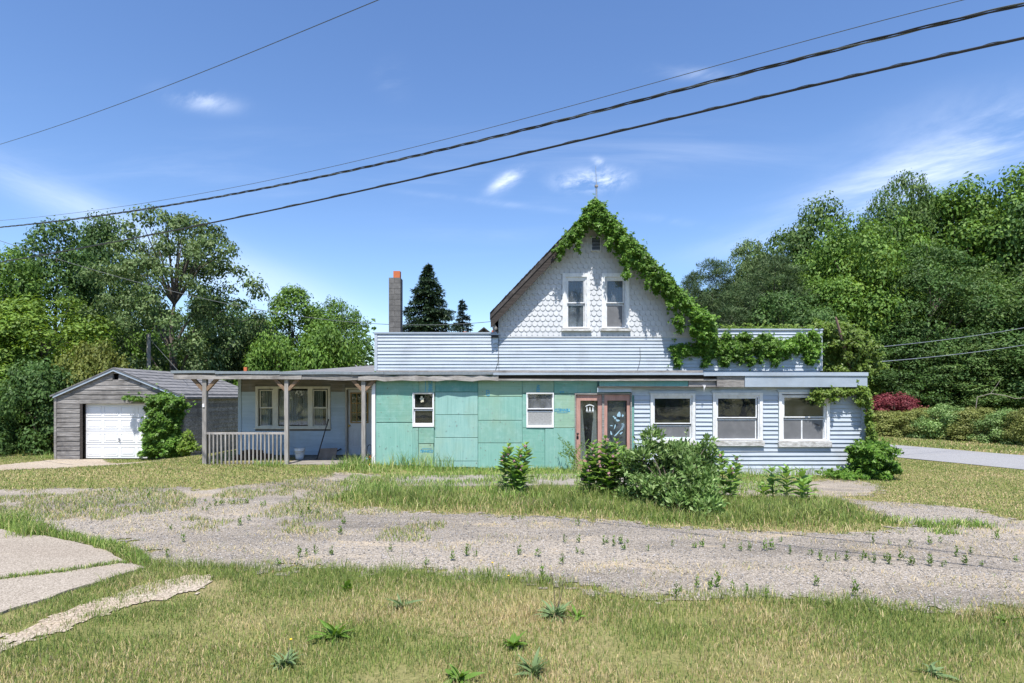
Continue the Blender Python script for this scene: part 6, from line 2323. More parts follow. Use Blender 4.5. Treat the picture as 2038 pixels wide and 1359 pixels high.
def milkweed(label, stems, leafkey='milk', flowers=True):
    """stems: list of (px, py_base, py_top)"""
    p0 = G(stems[0][0], stems[0][1])
    o = thing('milkweed_plant', label, 'plant', p0, 'milkweeds before the shop front')
    me = leaf_mesh('milk', 'leaf_weed', 0.205, 0.115)
    for (px, pb, pt, dx) in stems:
        g = G(px, pb)
        hgt = (pb - pt) / F * g[1]
        topx = PX(px + dx, g[1])
        st = MB().tube([(g[0], g[1], g[2] - 0.03), ((g[0] + topx) / 2, g[1] + random.uniform(-.03, .03), g[2] + hgt * 0.5), (topx, g[1], g[2] + hgt)], [0.013, 0.010, 0.005], 6).build('stem', 'stem_green', o)
        n = max(6, int(hgt / 0.055))
        a0 = random.uniform(0, 3)
        for k in range(n):
            t = 0.05 + 0.94 * k / (n - 1)
            z = g[2] + hgt * t
            x = g[0] + (topx - g[0]) * t
            for s in (0, math.pi):
                a = a0 + k * 1.45 + s + random.uniform(-.25, .25)
                sc_ = (0.85 + 0.4 * math.sin(math.pi * t)) * random.uniform(0.85, 1.12) * (0.62 if t > 0.9 else 1)
                put_leaf(st, me, (x, g[1], z), a, 0.35 + 0.55 * t ** 2 + random.uniform(-.2, .2), random.uniform(-.25, .25), sc_)
        if flowers:
            for k in range(2):
                c = Vector((topx + random.uniform(-.04, .04), g[1] - 0.04, g[2] + hgt * (0.97 - 0.13 * k)))
                fm = MB()
                for q in range(16):
                    dd = Vector((random.gauss(0, 1), random.gauss(0, 1), random.gauss(0, 1))).normalized() * 0.030
                    fm.bar(c, c + dd, 0.014, 0.014)
                fm.build('flower_head', 'flower_pink', st)
    return o


milkweed('tall milkweed clump standing alone before the green wall', [(1018, 985, 888, -6), (1030, 988, 892, 3), (1040, 984, 884, 8), (1008, 984, 905, -6), (1024, 990, 915, 0), (1034, 990, 925, 6)])
milkweed('broad flowering milkweed clump before the pink doors', [(1190, 985, 880, -8), (1205, 990, 872, 0), (1220, 986, 878, 6), (1232, 982, 890, 10), (1178, 988, 905, -10), (1212, 992, 905, 4), (1168, 990, 945, -6), (1198, 992, 925, 0), (1240, 985, 925, 4), (1184, 990, 890, -4), (1214, 988, 884, 2), (1226, 990, 900, 5), (1174, 992, 925, -5), (1246, 988, 905, 6), (1210, 994, 940, 0)])
milkweed('narrow pair of milkweed stems right of the large bush', [(1440, 995, 903, -4), (1462, 992, 910, 4), (1452, 998, 930, 2)])
milkweed('low milkweed clump standing apart on the right, below the last two windows', [(1540, 1000, 932, -4), (1566, 1003, 929, -1), (1592, 1000, 936, 4), (1605, 998, 950, 4), (1524, 1000, 965, -6), (1598, 1004, 960, 0)], flowers=False)

# thin twiggy willow sprout at the door
o = thing('willow_sprout', 'thin wispy sprout with small leaves against the green wall by the door', 'plant', G(1150, 940))
rng = np.random.default_rng(9)
P_, D_ = [], []
mb = MB()
for k in range(16):
    g = Vector(G(1150 + random.uniform(-15, 15), 942))
    tip = Vector(pf(random.choice([random.uniform(1100, 1135), random.uniform(1130, 1175)]), random.uniform(858, 905), 15.75))
    m = g.lerp(tip, 0.5) + Vector((0, 0, 0.15))
    mb.tube([g, m, tip], [0.006, 0.004, 0.002], 4)
    for t in np.linspace(0.15, 1, 26):
        p = g.lerp(m, t * 2) if t < 0.5 else m.lerp(tip, t * 2 - 1)
        P_.append(p)
        D_.append((tip - g).normalized() * 0.5 + Vector((random.gauss(0, .6), random.gauss(0, .6), random.gauss(0, .5))))
P_, D_ = np.array(P_), np.array(D_)
v, t = leaf_arrays(P_, D_, rng.normal(size=P_.shape) * 0.5 + [0, -0.6, 0.6], rng.uniform(0.05, 0.10, len(P_)), rng.uniform(0.018, 0.03, len(P_)))
trimesh('leaves', v, t, 'leaf_small', o)
mb.build('stems', 'stem_green', o)


# small weeds in the gravel
def weed_mesh(seed, n=11, h=0.16):
    rng = np.random.default_rng(seed)
    mbs = []
    k = np.arange(n * 3)
    stem = k % 3
    t = rng.random(n * 3)
    ang = rng.random(n * 3) * 6.28
    sx = np.array([-0.02, 0.0, 0.022])[stem]
    sy = np.array([0.0, 0.02, -0.01])[stem]
    hh = h * np.array([0.8, 1.0, 0.7])[stem]
    p = np.stack([sx + 0 * t, sy + 0 * t, t * hh], 1)
    d = np.stack([np.cos(ang), np.sin(ang), 0.7 + 0.8 * t], 1)
    l = 0.055 * (1.1 - 0.4 * t)
    v, tt = leaf_arrays(p, d, np.tile([0, 0, 1.0], (len(t), 1)) + rng.normal(size=(len(t), 3)) * .2, l, l * 0.32)
    o = trimesh('small_weed', v, tt, 'leaf_small')
    me = o.data
    bpy.data.objects.remove(o)
    return me


WM = [weed_mesh(s, n, h) for s, n, h in ((1, 11, 0.15), (2, 9, 0.10), (3, 14, 0.20), (4, 8, 0.12))]
c1 = lambda x, y: (x / 2.911, 900 + y / 2.911)
c2 = lambda x, y: (600 + x / 2.911, 900 + y / 2.911)
c3 = lambda x, y: (1300 + x / 2.762, 900 + y / 2.762)
wl_r = [c3(*p) for p in [(228, 530), (390, 530), (530, 545), (615, 545), (652, 540), (752, 565), (867, 570), (920, 600), (962, 608), (1010, 600), (1065, 600), (1165, 585), (1190, 600),
                         (1215, 615), (1280, 600), (1300, 622), (1362, 600), (1410, 622), (1425, 628), (1523, 630), (1590, 635), (1605, 625), (1715, 625), (1805, 630), (1668, 580), (1745, 565),
                         (1890, 483), (1994, 608), (1208, 505), (702, 498), (897, 740), (242, 750), (125, 805), (315, 760), (515, 800), (625, 808), (1520, 512), (1415, 525), (268, 525),
                         (108, 522), (480, 548), (150, 770), (355, 750), (435, 755), (1300, 510), (1580, 500), (1145, 600), (1110, 800), (1215, 840)]]
wl_m = [c2(*p) for p in [(1527, 528), (1597, 590), (1628, 597), (1750, 540), (1808, 550), (1850, 535), (1890, 530), (1867, 570), (2005, 578), (1262, 600), (1008, 608), (960, 606), (515, 580),
                         (1510, 655), (1395, 750), (1428, 755), (1605, 528), (1770, 530), (945, 720), (725, 655), (875, 632), (1370, 610), (245, 420), (95, 362), (1600, 430), (1225, 395),
                         (1085, 735), (225, 480), (30, 600), (175, 600)]]
wl_l = [c1(*p) for p in [(1130, 300), (1175, 340), (1200, 345), (1215, 325), (1250, 315), (1283, 312), (1330, 295), (1355, 303), (1380, 298), (1400, 305), (1530, 315), (1515, 320), (1390, 428),
                         (1440, 400), (1665, 355), (1750, 378), (1790, 360), (1840, 360), (1615, 660), (1735, 615), (1775, 610), (1830, 597), (1920, 602), (650, 278), (610, 232), (640, 237), (690, 235),
                         (520, 220), (900, 235), (1015, 250), (1235, 270), (1290, 262), (1310, 255), (1190, 290), (860, 270), (760, 215), (990, 450), (970, 612), (1060, 525), (1430, 300), (1460, 280)]]
for half, lst in (('right', wl_r), ('middle', wl_m), ('left', wl_l)):
    b1, b2 = (1082, 1140) if half != 'left' else (995, 1030)
    rows = (('back row', lambda q: q[1] < b1), ('middle row', lambda q: b1 <= q[1] < b2), ('front row by the lawn', lambda q: q[1] >= b2))
    for rname, cond in rows:
        sel = sorted([q for q in lst if cond(q)])
        for i, (px, py) in enumerate(sel):
            g = G(px, py)
            o = bpy.data.objects.new('gravel_weed', random.choice(WM))
            COL.objects.link(o)
            o.location = (g[0], g[1], g[2] + 0.008)
            s = random.uniform(0.5, 0.95)
            o.scale = (s, s, s * random.uniform(0.8, 1.25))
            o.rotation_euler = (0, 0, random.uniform(0, 6.28))
            tag(o, '%s small weed from left, %s, %s part of gravel' % (ORD[i], rname, half), 'weed', 'weeds sprouting from the gravel')

# leafy rosettes in the front lawn
def rosette(label, px, py, n, L, wd, mat, up=0.5, stalk=None, key=None):
    g = G(px, py)
    o = thing('rosette_weed', label, 'weed', g, 'leafy weeds in the front lawn')
    me = leaf_mesh(key or ('ros', mat, L, wd), mat, L, wd, 5, 0.5, 0.25, 0.06)
    for k in range(int(n * 2.2)):
        put_leaf(o, me, (g[0] + random.uniform(-.03, .03), g[1] + random.uniform(-.02, .02), g[2] + 0.01), k * 2.4 + random.uniform(-.3, .3), up + random.uniform(-.45, .6), random.uniform(-.9, .9), random.uniform(0.4, 1.1))
    if stalk:
        for (tx, ty) in stalk:
            q = Vector((PX(tx, g[1]), g[1], PZ(ty, g[1])))
            b = Vector(g)
            MB().tube([b, b.lerp(q, 0.55) + Vector((0.012, 0, 0)), q], [0.004, 0.003, 0.0015], 5).build('stalk', 'bark', o)
    return o


rosette('large bright leafy weed in the front lawn, left of centre', 668, 1272, 22, 0.20, 0.03, 'leaf_small', 0.75)
rosette('low bluish leafy weed in the front lawn at lower left', 567, 1325, 26, 0.14, 0.024, 'leaf_blue', 0.5, [(575, 1278)])
rosette('leafy weed of the front lawn with long pointed leaves, just below the gravel', 797, 1210, 14, 0.19, 0.022, 'leaf_blue', 0.5)
rosette('big dusty-green weed with a forked dry stalk in the front lawn', 1105, 1230, 30, 0.17, 0.026, 'leaf_blue', 0.65, [(1114, 1165), (1098, 1140), (1122, 1150)])
rosette('small upright weed touching the weed with the forked stalk', 1146, 1232, 7, 0.11, 0.03, 'leaf_small', 0.9)
rosette('bright low weed in the lower middle of the front lawn', 1022, 1290, 14, 0.13, 0.035, 'leaf_small', 0.7)
rosette('weed with upright grey-green leaves at the bottom edge, right of middle', 1062, 1345, 14, 0.15, 0.03, 'leaf_blue', 0.95)
rosette('weed cut by the bottom edge, left of middle', 915, 1356, 12, 0.14, 0.035, 'leaf_small', 0.6)
rosette('lone broad-leaved weed high in the front lawn, left of middle', 692, 1176, 5, 0.14, 0.05, 'leaf_small', 0.9)
rosette('dark low weed in the front lawn near the right edge', 2002, 1240, 10, 0.10, 0.035, 'leaf_small', 0.5)
rosette('faint weed at the bottom edge, right side', 1858, 1345, 8, 0.12, 0.03, 'leaf_blue', 0.7)


def stalks(label, items, px, py):
    g = Vector(G(px, py))
    o = thing('flower_stalk', label, 'weed', g, 'thin flower stalks at the lawn edge')
    for (bx, by, tx, ty, fl) in items:
        b = Vector(G(bx, by))
        q = Vector((PX(tx, b.y), b.y + 0.02, PZ(ty, b.y)))
        MB().tube([b, b.lerp(q, 0.5) + Vector((0.01, 0, 0)), q], 0.0022, 4).build('stalk', 'stem_green', o)
        if fl:
            MB().tube([q, q + Vector((0, 0, 0.008)), q + Vector((0, 0, 0.014))], [0.004, 0.011, 0.003], 7).build('flower', 'flower_yellow', o)


stalks('thin stalks with two yellow flowers at the lawn edge near the middle', [(985, 1190, 980, 1122, True), (990, 1192, 992, 1120, False), (992, 1188, 1000, 1125, False), (1011, 1165, 1012, 1148, True), (996, 1190, 1005, 1132, False)], 988, 1190)
stalks('dark wiry stalks at the lawn edge, left of middle', [(792, 1145, 766, 1090, False), (794, 1145, 800, 1092, False), (796, 1145, 826, 1112, False), (795, 1146, 780, 1105, False), (793, 1144, 812, 1100, False)], 794, 1145)
stalks('single yellow flower on a stalk at lower left of the lawn', [(577, 1318, 577, 1276, True)], 577, 1318)

# ------------------------------------------------------------------ grass
def blades(name, pts, h, w, lean, col, label, cat='grass', seed=0):
    rng = np.random.default_rng(seed)
    n = len(pts)
    a = rng.random(n) * 2 * math.pi
    s = np.stack([np.cos(a), np.sin(a), np.zeros(n)], 1)
    b = rng.random(n) * 2 * math.pi
    f = np.stack([np.cos(b), np.sin(b), np.zeros(n)], 1)
    h = h[:, None]
    w = w[:, None]
    lean = lean[:, None]
    mid = pts + np.array([0, 0, 1.0]) * h * 0.58 * np.sqrt(np.maximum(0.05, 1 - lean ** 2 * 0.3)) + f * h * lean * 0.35
    tip = pts + np.array([0, 0, 1.0]) * h * np.sqrt(np.maximum(0.02, 1 - lean ** 2 * 0.95)) + f * h * lean
    V = np.stack([pts - s * w / 2, pts + s * w / 2, mid - s * w * 0.4, mid + s * w * 0.4, tip], 1).reshape(-1, 3)
    k = np.arange(n)[:, None, None] * 5
    T = (np.array([[0, 1, 3], [0, 3, 2], [2, 3, 4]])[None] + k).reshape(-1, 3)
    C = np.repeat(col[:, None, :], 5, 1)
    shade = np.array([0.8, 0.8, 1.0, 1.0, 1.08])[None, :, None]
    o = trimesh(name, V, T, 'grass', col=(C).reshape(-1, 3))
    return tag(o, label, cat, kind='stuff')


def scatter(x0, x1, y0, y1, dens, rng):
    n = int((x1 - x0) * (y1 - y0) * dens)
    return rng.uniform(x0, x1, n), rng.uniform(y0, y1, n)


GREEN = np.array([[0.185, 0.255, 0.055], [0.245, 0.31, 0.078], [0.315, 0.36, 0.12], [0.165, 0.24, 0.07]])
STRAW = np.array([[0.54, 0.44, 0.22], [0.64, 0.53, 0.31], [0.49, 0.43, 0.18], [0.57, 0.44, 0.26]])


def colours(n, dry, rng):
    isd = rng.random(n) < dry
    c = np.where(isd[:, None], STRAW[rng.integers(0, 4, n)], GREEN[rng.integers(0, 4, n)])
    return c * rng.uniform(0.8, 1.2, (n, 1))


rng = np.random.default_rng(31)
# 1 front lawn
x, y = scatter(-10.5, 10.5, 3.2, 7.6, 6000, rng)
vis = (np.abs(x) < 0.90 * y + 0.6) | ((np.abs(x) < 0.90 * y + 3.6) & (rng.random(len(x)) < 0.6))
out = ~inpoly(x, y, gravel_poly) & ~inpoly(x, y, slab_poly)
dsand = polydist(x, y, sand_poly)
sandy = inpoly(x, y, sand_poly) & (dsand > 0.02)
dg = polydist(x, y, gravel_poly)
ragged = (inpoly(x, y, gravel_poly) & (dg < 0.3) & (rng.random(len(x)) < 0.35 * (fbm(x * 2.5, y * 2.5, 18, 2) > 0.5) * (1 - dg / 0.3)) & ~inpoly(x, y, slab_poly))
keep = vis & ((out & (~sandy | (rng.random(len(x)) < 0.16 + 0.5 * (fbm(x * 3, y * 3, 8, 2) > 0.55)))) | ragged)
patch = fbm(x * 0.55, y * 0.9, 41, 3)
keep &= rng.random(len(x)) < np.clip(0.30 + 2.6 * (fbm(x * 1.3, y * 2.0, 43, 3) - 0.30), 0.18, 1.0)
x, y, patch, dg = x[keep], y[keep], patch[keep], dg[keep]
n = len(x)
edge = np.exp(-dg / 0.5)
leftg = np.clip((-x + 1) / 5, 0, 1)
dry = np.clip(0.37 - 0.30 * edge - 0.16 * leftg + 1.6 * (fbm(x * 0.9, y * 1.5, 52, 3) - 0.5) + 0.14 * np.clip((4.9 - y), 0, 1), 0.04, 0.9)
col = colours(n, dry, rng)
hh = (0.035 + 0.045 * rng.random(n) ** 1.5) * (0.8 + 0.7 * edge) * (0.45 + 1.2 * fbm(x * 1.6, y * 2.2, 61, 3))
tall = rng.random(n) < 0.012
hh = np.where(tall, hh * 2.0, hh)
lean = rng.uniform(0.1, 0.75, n) * np.where(rng.random(n) < dry * 0.5, 1.25, 0.9)
blades('lawn_grass', np.stack([x, y, gz(x, y)], 1), hh, 0.0035 + 0.003 * rng.random(n), np.clip(lean, 0, 0.97), col, 'patchy half-dry grass of the front lawn', seed=1)

# 2 strip between slab and gravel, crack and slab edges
strip = GP([(-20, 1038), (45, 1040), (86, 1056), (172, 1073), (240, 1088), (285, 1106), (300, 1122), (290, 1136), (250, 1116), (175, 1086), (86, 1069), (0, 1057), (-20, 1050)])
x, y = scatter(strip[:, 0].min(), strip[:, 0].max(), strip[:, 1].min(), strip[:, 1].max(), 3000, rng)
k = inpoly(x, y, strip)
x, y = x[k], y[k]
cr_t = rng.random(1500)
crp = np.array([np.interp(cr_t, [0.0, 0.5, 0.75, 1.0], crk[:, i]) for i in (0, 1)]).T + rng.normal(size=(1500, 2)) * [0.05, 0.025]
keep = fbm(crp[:, 0] * 2, crp[:, 1] * 2, 5) > 0.42
crp = crp[keep]
ntuft = 500
tx, ty = [], []
for (px, py, m, r) in ((15, 1045, 380, 0.16), (66, 1066, 420, 0.12), (-10, 1050, 200, 0.2)):
    g = G(px, py)
    tx += list(g[0] + rng.normal(size=m) * r)
    ty += list(g[1] + rng.normal(size=m) * r)
nt_ = len(tx)
X_ = np.concatenate([x, crp[:, 0], tx])
Y_ = np.concatenate([y, crp[:, 1], ty])
hh = np.concatenate([0.05 + 0.09 * rng.random(len(x)), 0.03 + 0.05 * rng.random(len(crp)), 0.12 + 0.17 * rng.random(nt_)])
n = len(X_)
blades('edge_grass', np.stack([X_, Y_, gz(X_, Y_) + 0.01], 1), hh, 0.006 + 0.004 * rng.random(n), rng.uniform(0.1, 0.8, n), colours(n, np.full(n, 0.16), rng) * [0.95, 1.1, 0.9],
       'fresh grass lining the edge and crack of the asphalt slab', seed=2)

# 3 island of tall weeds and grass before the house, and wall foot
x0, y0 = island_poly.min(0) - 0.3
x1, y1 = island_poly.max(0) + 0.3
x, y = scatter(x0, x1, y0, y1, 1500, rng)
d = polydist(x, y, island_poly)
sd = np.where(inpoly(x, y, island_poly), d, -d) + (fbm(x * 1.7, y * 1.7, 4, 3) - 0.5) * 0.42
k = (sd > -0.12) & (rng.random(len(x)) < np.clip(0.35 + sd * 2.5, 0.1, 1)) & (rng.random(len(x)) < 0.35 + 1.0 * fbm(x * 0.8, y * 1.3, 71, 3))
x, y, sd = x[k], y[k], sd[k]
lush = fbm(x * 0.7, y * 0.9, 73, 3)
n = len(x)
lft = np.clip((2.5 - x) / 5, 0, 1)
dry = np.clip(0.33 - 0.8 * (lush - 0.4) - 0.25 * np.clip(sd, 0, 0.6) + 0.2 * (sd < 0.15), 0.06, 0.8)
hh = (0.04 + 0.13 * rng.random(n)) * (0.25 + 1.5 * fbm(x * 2.6, y * 3.2, 77, 2)) * (0.55 + 1.5 * np.clip(lush - 0.25, 0, 1)) * np.clip(0.5 + sd * 1.2, 0.5, 1.3) * (1 + 0.35 * lft)
blades('weedy_grass', np.stack([x, y, gz(x, y)], 1), hh, 0.008 + 0.006 * rng.random(n), rng.uniform(0.1, 0.85, n), colours(n, dry, rng), 'overgrown grass island between gravel and shop front', seed=3)
# tufts of taller leaf
tx, ty, th_ = [], [], []
for (px, py, m, r, h_) in ((745, 985, 420, .30, .38), (770, 990, 380, .3, .30), (855, 990, 320, .28, .30), (880, 985, 300, .25, .34), (985, 985, 220, .22, .30), (940, 1000, 260, .3, .2),
                           (1025, 995, 320, .22, .30), (700, 995, 260, .3, .2), (710, 932, 420, .22, .42), (695, 936, 280, .25, .30), (1070, 990, 260, .3, .22), (1120, 985, 300, .35, .22),
                           (1150, 980, 320, .3, .25), (1260, 1000, 280, .3, .22), (820, 1005, 220, .3, .18), (1480, 1010, 200, .3, .2), (1530, 1015, 260, .3, .2), (1330, 1035, 200, .3, .14),
                           (1840, 1048, 140, .12, .16), (1870, 1052, 160, .14, .18), (1920, 1046, 150, .16, .15), (1945, 1050, 120, .12, .15), (1875, 1062, 130, .1, .12), (1780, 1038, 160, .2, .14),
                           (560, 908, 180, .25, .30), (535, 928, 160, .25, .22), (425, 922, 120, .15, .16), (100, 912, 130, .3, .3), (30, 905, 120, .5, .25), (640, 938, 150, .3, .16)):
    g = G(px, py)
    tx += list(g[0] + rng.normal(size=m) * r)
    ty += list(g[1] + rng.normal(size=m) * r * 0.7)
    th_ += list(h_ * rng.uniform(0.4, 1.1, m))
# along the foot of the wall
xw = np.concatenate([rng.uniform(fx(750), fx(1150), 1500), rng.uniform(fx(1440), fx(1640), 350), rng.uniform(fx(780), fx(905), 260)])
yw = YF - 0.08 - np.abs(rng.normal(size=len(xw))) * 0.28
hw_ = np.concatenate([rng.uniform(0.05, 0.2, 1500), rng.uniform(0.08, 0.38, 350), rng.uniform(0.2, 0.62, 260)])
xa_ = rng.uniform(fx(740), fx(1520), 20000)
ya_ = rng.uniform(12.2, 16.0, 20000)
ka = fbm(xa_ * 1.1, ya_ * 1.6, 81, 3) > 0.39
tx, ty, th_ = np.concatenate([tx, xw, xa_[ka]]), np.concatenate([ty, yw, ya_[ka]]), np.concatenate([th_, hw_, rng.uniform(0.04, 0.15, ka.sum())])
n = len(tx)
apron = inpoly(tx, ty, P)
zz = np.where(apron, 0.08, gz(tx, ty))
blades('tall_grass', np.stack([tx, ty, zz], 1), th_, 0.009 + 0.007 * rng.random(n), rng.uniform(0.15, 0.85, n), colours(n, np.full(n, 0.22), rng) * [0.92, 1.12, 0.9],
       'taller grass tufts along the wall foot, porch and forecourt', seed=4)

# ragged clumps along every edge of the gravel
ex, ey, eh = [], [], []
for poly, pr in ((gravel_poly, 0.8), (island_poly, 1.0)):
    for i in range(len(poly)):
        a, b_ = poly[i], poly[(i + 1) % len(poly)]
        L = np.hypot(*(b_ - a))
        for q in range(int(L / 0.07)):
            c = a + (b_ - a) * rng.random()
            if c[1] > 16 or c[1] < 4 or abs(c[0]) > 0.95 * c[1] + 0.5 or rng.random() > pr:
                continue
            c = c + rng.normal(size=2) * [0.22, 0.20]
            m = rng.integers(4, 16)
            ex += list(c[0] + rng.normal(size=m) * 0.035)
            ey += list(c[1] + rng.normal(size=m) * 0.03)
            eh += list(rng.uniform(0.02, 0.10) * rng.uniform(0.5, 1.2, m))
ex, ey, eh = np.array(ex), np.array(ey), np.array(eh)
k = ~inpoly(ex, ey, slab_poly)
ex, ey, eh = ex[k], ey[k], eh[k]
n = len(ex)
blades('edge_grass', np.stack([ex, ey, gz(ex, ey) + 0.008], 1), eh, 0.004 + 0.005 * rng.random(n), rng.uniform(0.2, 0.95, n), colours(n, np.clip(0.2 + 1.1 * (fbm(ex * 1.5, ey * 1.5, 33, 2) - 0.3), 0.05, 0.9), rng),
       'ragged tufts straggling over the edges of the gravel', seed=8)

# 4 lawns beside and behind
def lawn(name, label, x0, x1, y0, y1, dens, hmax, w, dry0, seed, cond):
    x, y = scatter(x0, x1, y0, y1, dens, rng)
    k = cond(x, y) & (np.abs(x) < 0.95 * y + 4.0)
    x, y = x[k], y[k]
    n = len(x)
    dry = np.clip(dry0 + 0.8 * (fbm(x * 0.35, y * 0.5, seed, 3) - 0.5), 0.05, 0.85)
    blades(name, np.stack([x, y, gz(x, y)], 1), hmax * rng.uniform(0.45, 1, n), w * rng.uniform(0.7, 1.3, n), rng.uniform(0.1, 0.9, n), colours(n, dry, rng), label, seed=seed)


not_paved = lambda x, y: ~inpoly(x, y, gravel_poly) & ~inpoly(x, y, slab_poly) & ~inpoly(x, y, drive_poly)
lawn('lawn_grass', 'short mown grass of the lawn between porch and garage', -27, -3.0, 9.0, 27, 650, 0.06, 0.014, 0.30, 91,
     lambda x, y: not_paved(x, y) & ~((x > PX(478, YP)) & (y > 15.9)) & ~((x > GL) & (x < GR) & (y > YG)))
lawn('lawn_grass', 'short yellowish mown grass beside the side road on the right', 4.0, 19, 6.0, 24, 800, 0.05, 0.013, 0.36, 92,
     lambda x, y: not_paved(x, y) & (road_dist(x, y) > half_w + 0.15) & ((x - rmid.x) * rperp.x + (y - rmid.y) * rperp.y < 0) & ~((x < XR) & (y > YF)) & ~inpoly(x, y, island_poly))
lawn('verge_grass', 'rough green verge between the side road and the hedge', 11, 34, 17, 38, 160, 0.12, 0.03, 0.22, 93,
     lambda x, y: (road_dist(x, y) > half_w + 0.1) & ((x - rmid.x) * rperp.x + (y - rmid.y) * rperp.y > 0) & (road_dist(x, y) < half_w + 4.5))
# straw and sprouts on the gravel
x, y = scatter(-9, 9, 5.2, 15, 260, rng)
k = inpoly(x, y, gravel_poly) & ~inpoly(x, y, island_poly) & (np.abs(x) < 0.92 * y + 2) & (fbm(x * 1.1, y * 2.2, 95, 4) > 0.56)
x, y = x[k], y[k]
n = len(x)
blades('straw_litter', np.stack([x, y, gz(x, y) + 0.014], 1), rng.uniform(0.03, 0.09, n), np.full(n, 0.006), rng.uniform(0.8, 0.98, n), colours(n, np.full(n, 0.85), rng), 'dry straw litter strewn over the gravel', 'litter', 5)
x, y = scatter(-10, -1.0, 8.0, 14.8, 800, rng)
k = inpoly(x, y, gravel_poly) & ~inpoly(x, y, island_poly) & (fbm(x * 1.3, y * 1.1, 97, 4) > 0.52) & (y + 0.25 * x > 7.6)
x, y = x[k], y[k]
n = len(x)
blades('sparse_grass', np.stack([x, y, gz(x, y) + 0.01], 1), rng.uniform(0.03, 0.10, n), np.full(n, 0.009), rng.uniform(0.2, 0.9, n), colours(n, np.full(n, 0.3), rng), 'sparse grass creeping into the left gravel', seed=6)

# loose stones
x, y = scatter(-8, 8, 5.3, 11.5, 330, rng)
k = (inpoly(x, y, gravel_poly) & ~inpoly(x, y, island_poly) & (np.abs(x) < 0.92 * y))
x, y = x[k], y[k]
n = len(x)
r = 0.006 + 0.010 * rng.random(n) ** 2
oct_ = np.array([[1, 0, 0], [-1, 0, 0], [0, 1, 0], [0, -1, 0], [0, 0, 0.8], [0, 0, -0.5]], float)
V = np.stack([x, y, gz(x, y) + 0.012], 1)[:, None, :] + oct_[None] * r[:, None, None] * rng.uniform(0.6, 1.3, (n, 6, 1))
T = np.array([[0, 2, 4], [2, 1, 4], [1, 3, 4], [3, 0, 4], [2, 0, 5], [1, 2, 5], [3, 1, 5], [0, 3, 5]])[None] + (np.arange(n) * 6)[:, None, None]
g0 = rng.uniform(0.16, 0.62, (n, 1)) * np.array([[1, 0.955, 0.93]])
st_o = trimesh('loose_stones', V.reshape(-1, 3), T.reshape(-1, 3), 'grass', col=np.repeat(g0[:, None, :], 6, 1).reshape(-1, 3))
tag(st_o, 'loose stones scattered on the gravel forecourt', 'gravel', kind='stuff')

# ------------------------------------------------------------------ things on the porch
YB = 17.2
bz = 0.165
cxb = PX(596.5, YB)
b = thing('bucket', 'white plastic bucket on the porch floor by the leaning stick', 'bucket', (cxb, YB, bz))
prof_b = [(0.105, 0.0), (0.112, 0.05), (0.128, 0.17), (0.138, 0.245), (0.150, 0.25), (0.150, 0.275), (0.142, 0.28), (0.143, 0.315), (0.150, 0.318), (0.150, 0.33), (0.136, 0.33), (0.125, 0.2), (0.10, 0.02), (0.0, 0.02)]
vs, fs = [], []
NS = 24
for r, z in prof_b:
    for k in range(NS):
        vs.append((cxb + r * math.cos(2 * math.pi * k / NS), YB + r * math.sin(2 * math.pi * k / NS), bz + z))
for i in range(len(prof_b) - 1):
    for k in range(NS):
        fs.append((i * NS + k, i * NS + (k + 1) % NS, (i + 1) * NS + (k + 1) % NS, (i + 1) * NS + k))
fs.append(tuple(range(NS - 1, -1, -1)))
MB().add(vs, fs).build('body', 'bucket', b, True)
MB().tube([(cxb + 0.15 * math.cos(t), YB - 0.152 * abs(math.sin(t)) - 0.005, bz + 0.29 - 0.11 * math.sin(t)) for t in np.linspace(0, math.pi, 13)], 0.004, 5).build('bail_handle', 'steel', b)
sk = thing('wooden_stick', 'dark slanting broomstick leaning on the porch wall', 'stick', (PX(630, 17.2), 17.2, bz))
MB().tube([(PX(630.5, 17.2), 17.2, bz), (PX(653, YP - 0.06), YP - 0.06, PZ(836, YP - 0.06))], [0.017, 0.015], 8).build('handle', 'dark_wood', sk)
MB().tube([(PX(652.7, YP - 0.065), YP - 0.065, PZ(837, YP - 0.065)), (PX(653.2, YP - 0.055), YP - 0.055, PZ(834, YP - 0.055))], 0.022, 8).build('grip', 'black', sk)
pb_ = thing('plywood_board', 'brown square board leaning on the porch wall beside the stick', 'board', (PX(652, 17.4), 17.4, bz))
mb = MB()
c_ = [pf(631.5, 917, 17.4), pf(667.5, 918.5, 17.4), pf(671.5, 891.5, 17.65), pf(637, 892.5, 17.65)]
c_[0] = (c_[0][0], c_[0][1], bz)
c_[1] = (c_[1][0], c_[1][1], bz)
mb.add(c_ + [(x, y + 0.02, z) for x, y, z in c_], [(0, 1, 2, 3), (7, 6, 5, 4), (0, 4, 5, 1), (1, 5, 6, 2), (2, 6, 7, 3), (3, 7, 4, 0)])
mb.build('sheet', 'plywood', pb_)
MB().bar((PX(645, 17.66), 17.66, bz + 0.0), (PX(679, YP - 0.04), YP - 0.04, PZ(893, YP - 0.04)), 0.03, 0.03).build('prop', 'dark_wood', pb_)
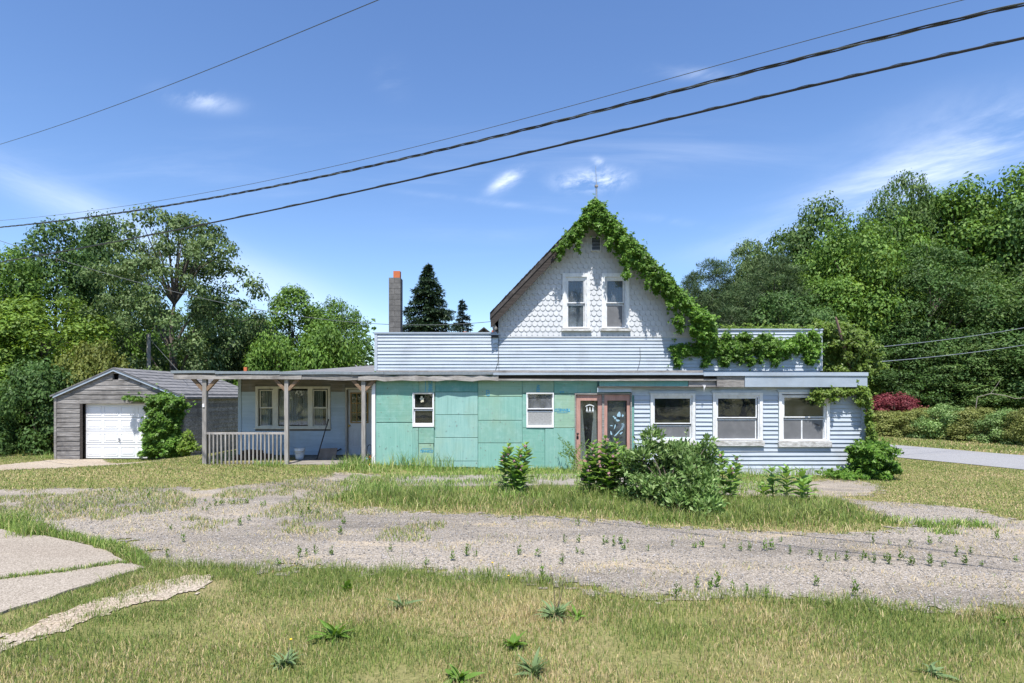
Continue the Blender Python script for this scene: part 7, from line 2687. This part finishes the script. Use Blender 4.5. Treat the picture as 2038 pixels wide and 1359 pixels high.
for i, (px, py, Yl, L, ang, r) in enumerate(((487, 918, 17.2, .55, .2, .07), (500, 918, 17.4, .5, -.3, .08), (515, 918, 17.25, .55, .5, .07), (505, 908, 17.35, .5, .1, .07), (528, 917, 17.6, .45, -.2, .07), (494, 909, 17.3, .4, .3, .06))):
    c = Vector((PX(px, Yl), Yl, float(gz(PX(px, Yl), Yl)) + r + (0.13 if py < 912 else 0)))
    dd = Vector((math.cos(ang), math.sin(ang) * 0.6, 0)).normalized() * L / 2
    o = MB().tube([c - dd, c - dd * 0.3 + Vector((0, 0, 0.01)), c + dd * 0.4, c + dd], [r, r * 1.05, r * 0.96, r * 0.9], 9).build('firewood_log', 'firewood')
    tag(o, ['bottom left log', 'bottom middle log', 'bottom right log nearest the railing', 'upper right log', 'rearmost log by the wall', 'upper left log'][i] + ' of the shaded pile behind the porch railing', 'log', 'logs behind the porch railing')
o = thing('garden_hose', 'loop of black hose beside the white corner post of the porch', 'hose', (PX(735, 16.6), 16.6, bz))
MB().tube([(PX(729, 16.7), 16.7, bz + 0.02), (PX(729.5, 16.7), 16.7, bz + 0.2), (PX(731, 16.7), 16.7, PZ(889, 16.7)), (PX(735, 16.7), 16.7, PZ(885, 16.7)), (PX(739, 16.7), 16.7, PZ(886, 16.7)), (PX(740, 16.7), 16.7, bz + 0.1), (PX(738, 16.6), 16.6, bz + 0.02)], 0.014, 7).build('loop', 'black', o)
MB().tube([(PX(732 + 4 * math.cos(t), 16.6), 16.6 + 0.08 * math.sin(t), bz + 0.10 + 0.09 * math.sin(t)) for t in np.linspace(0, 6.28, 14)], 0.013, 7).build('coil', 'black', o)
o = thing('plastic_litter', 'crumpled yellow, blue and red plastic litter at the foot of the white corner post', 'litter', (PX(734, 15.75), 15.75, 0.12))
for (px, py0, py1, wd, mt) in ((735, 938, 916, 3.0, 'yellow'), (729, 918, 909, 4.5, 'blue_pl'), (737, 914, 906, 3.0, 'red_pl'), (733, 930, 922, 4, 'yellow')):
    vs, fs = [], []
    for i in range(7):
        t = i / 6
        x = px + 1.4 * math.sin(i * 2.2 + px)
        yy = 15.72 + 0.03 * math.sin(i * 1.7)
        vs += [pf(x - wd / 2, py0 + (py1 - py0) * t, yy), pf(x + wd / 2, py0 + (py1 - py0) * t, yy + 0.02)]
    for i in range(6):
        fs.append((2 * i, 2 * i + 1, 2 * i + 3, 2 * i + 2))
    MB().add(vs, fs).build('scrap', mt, o)
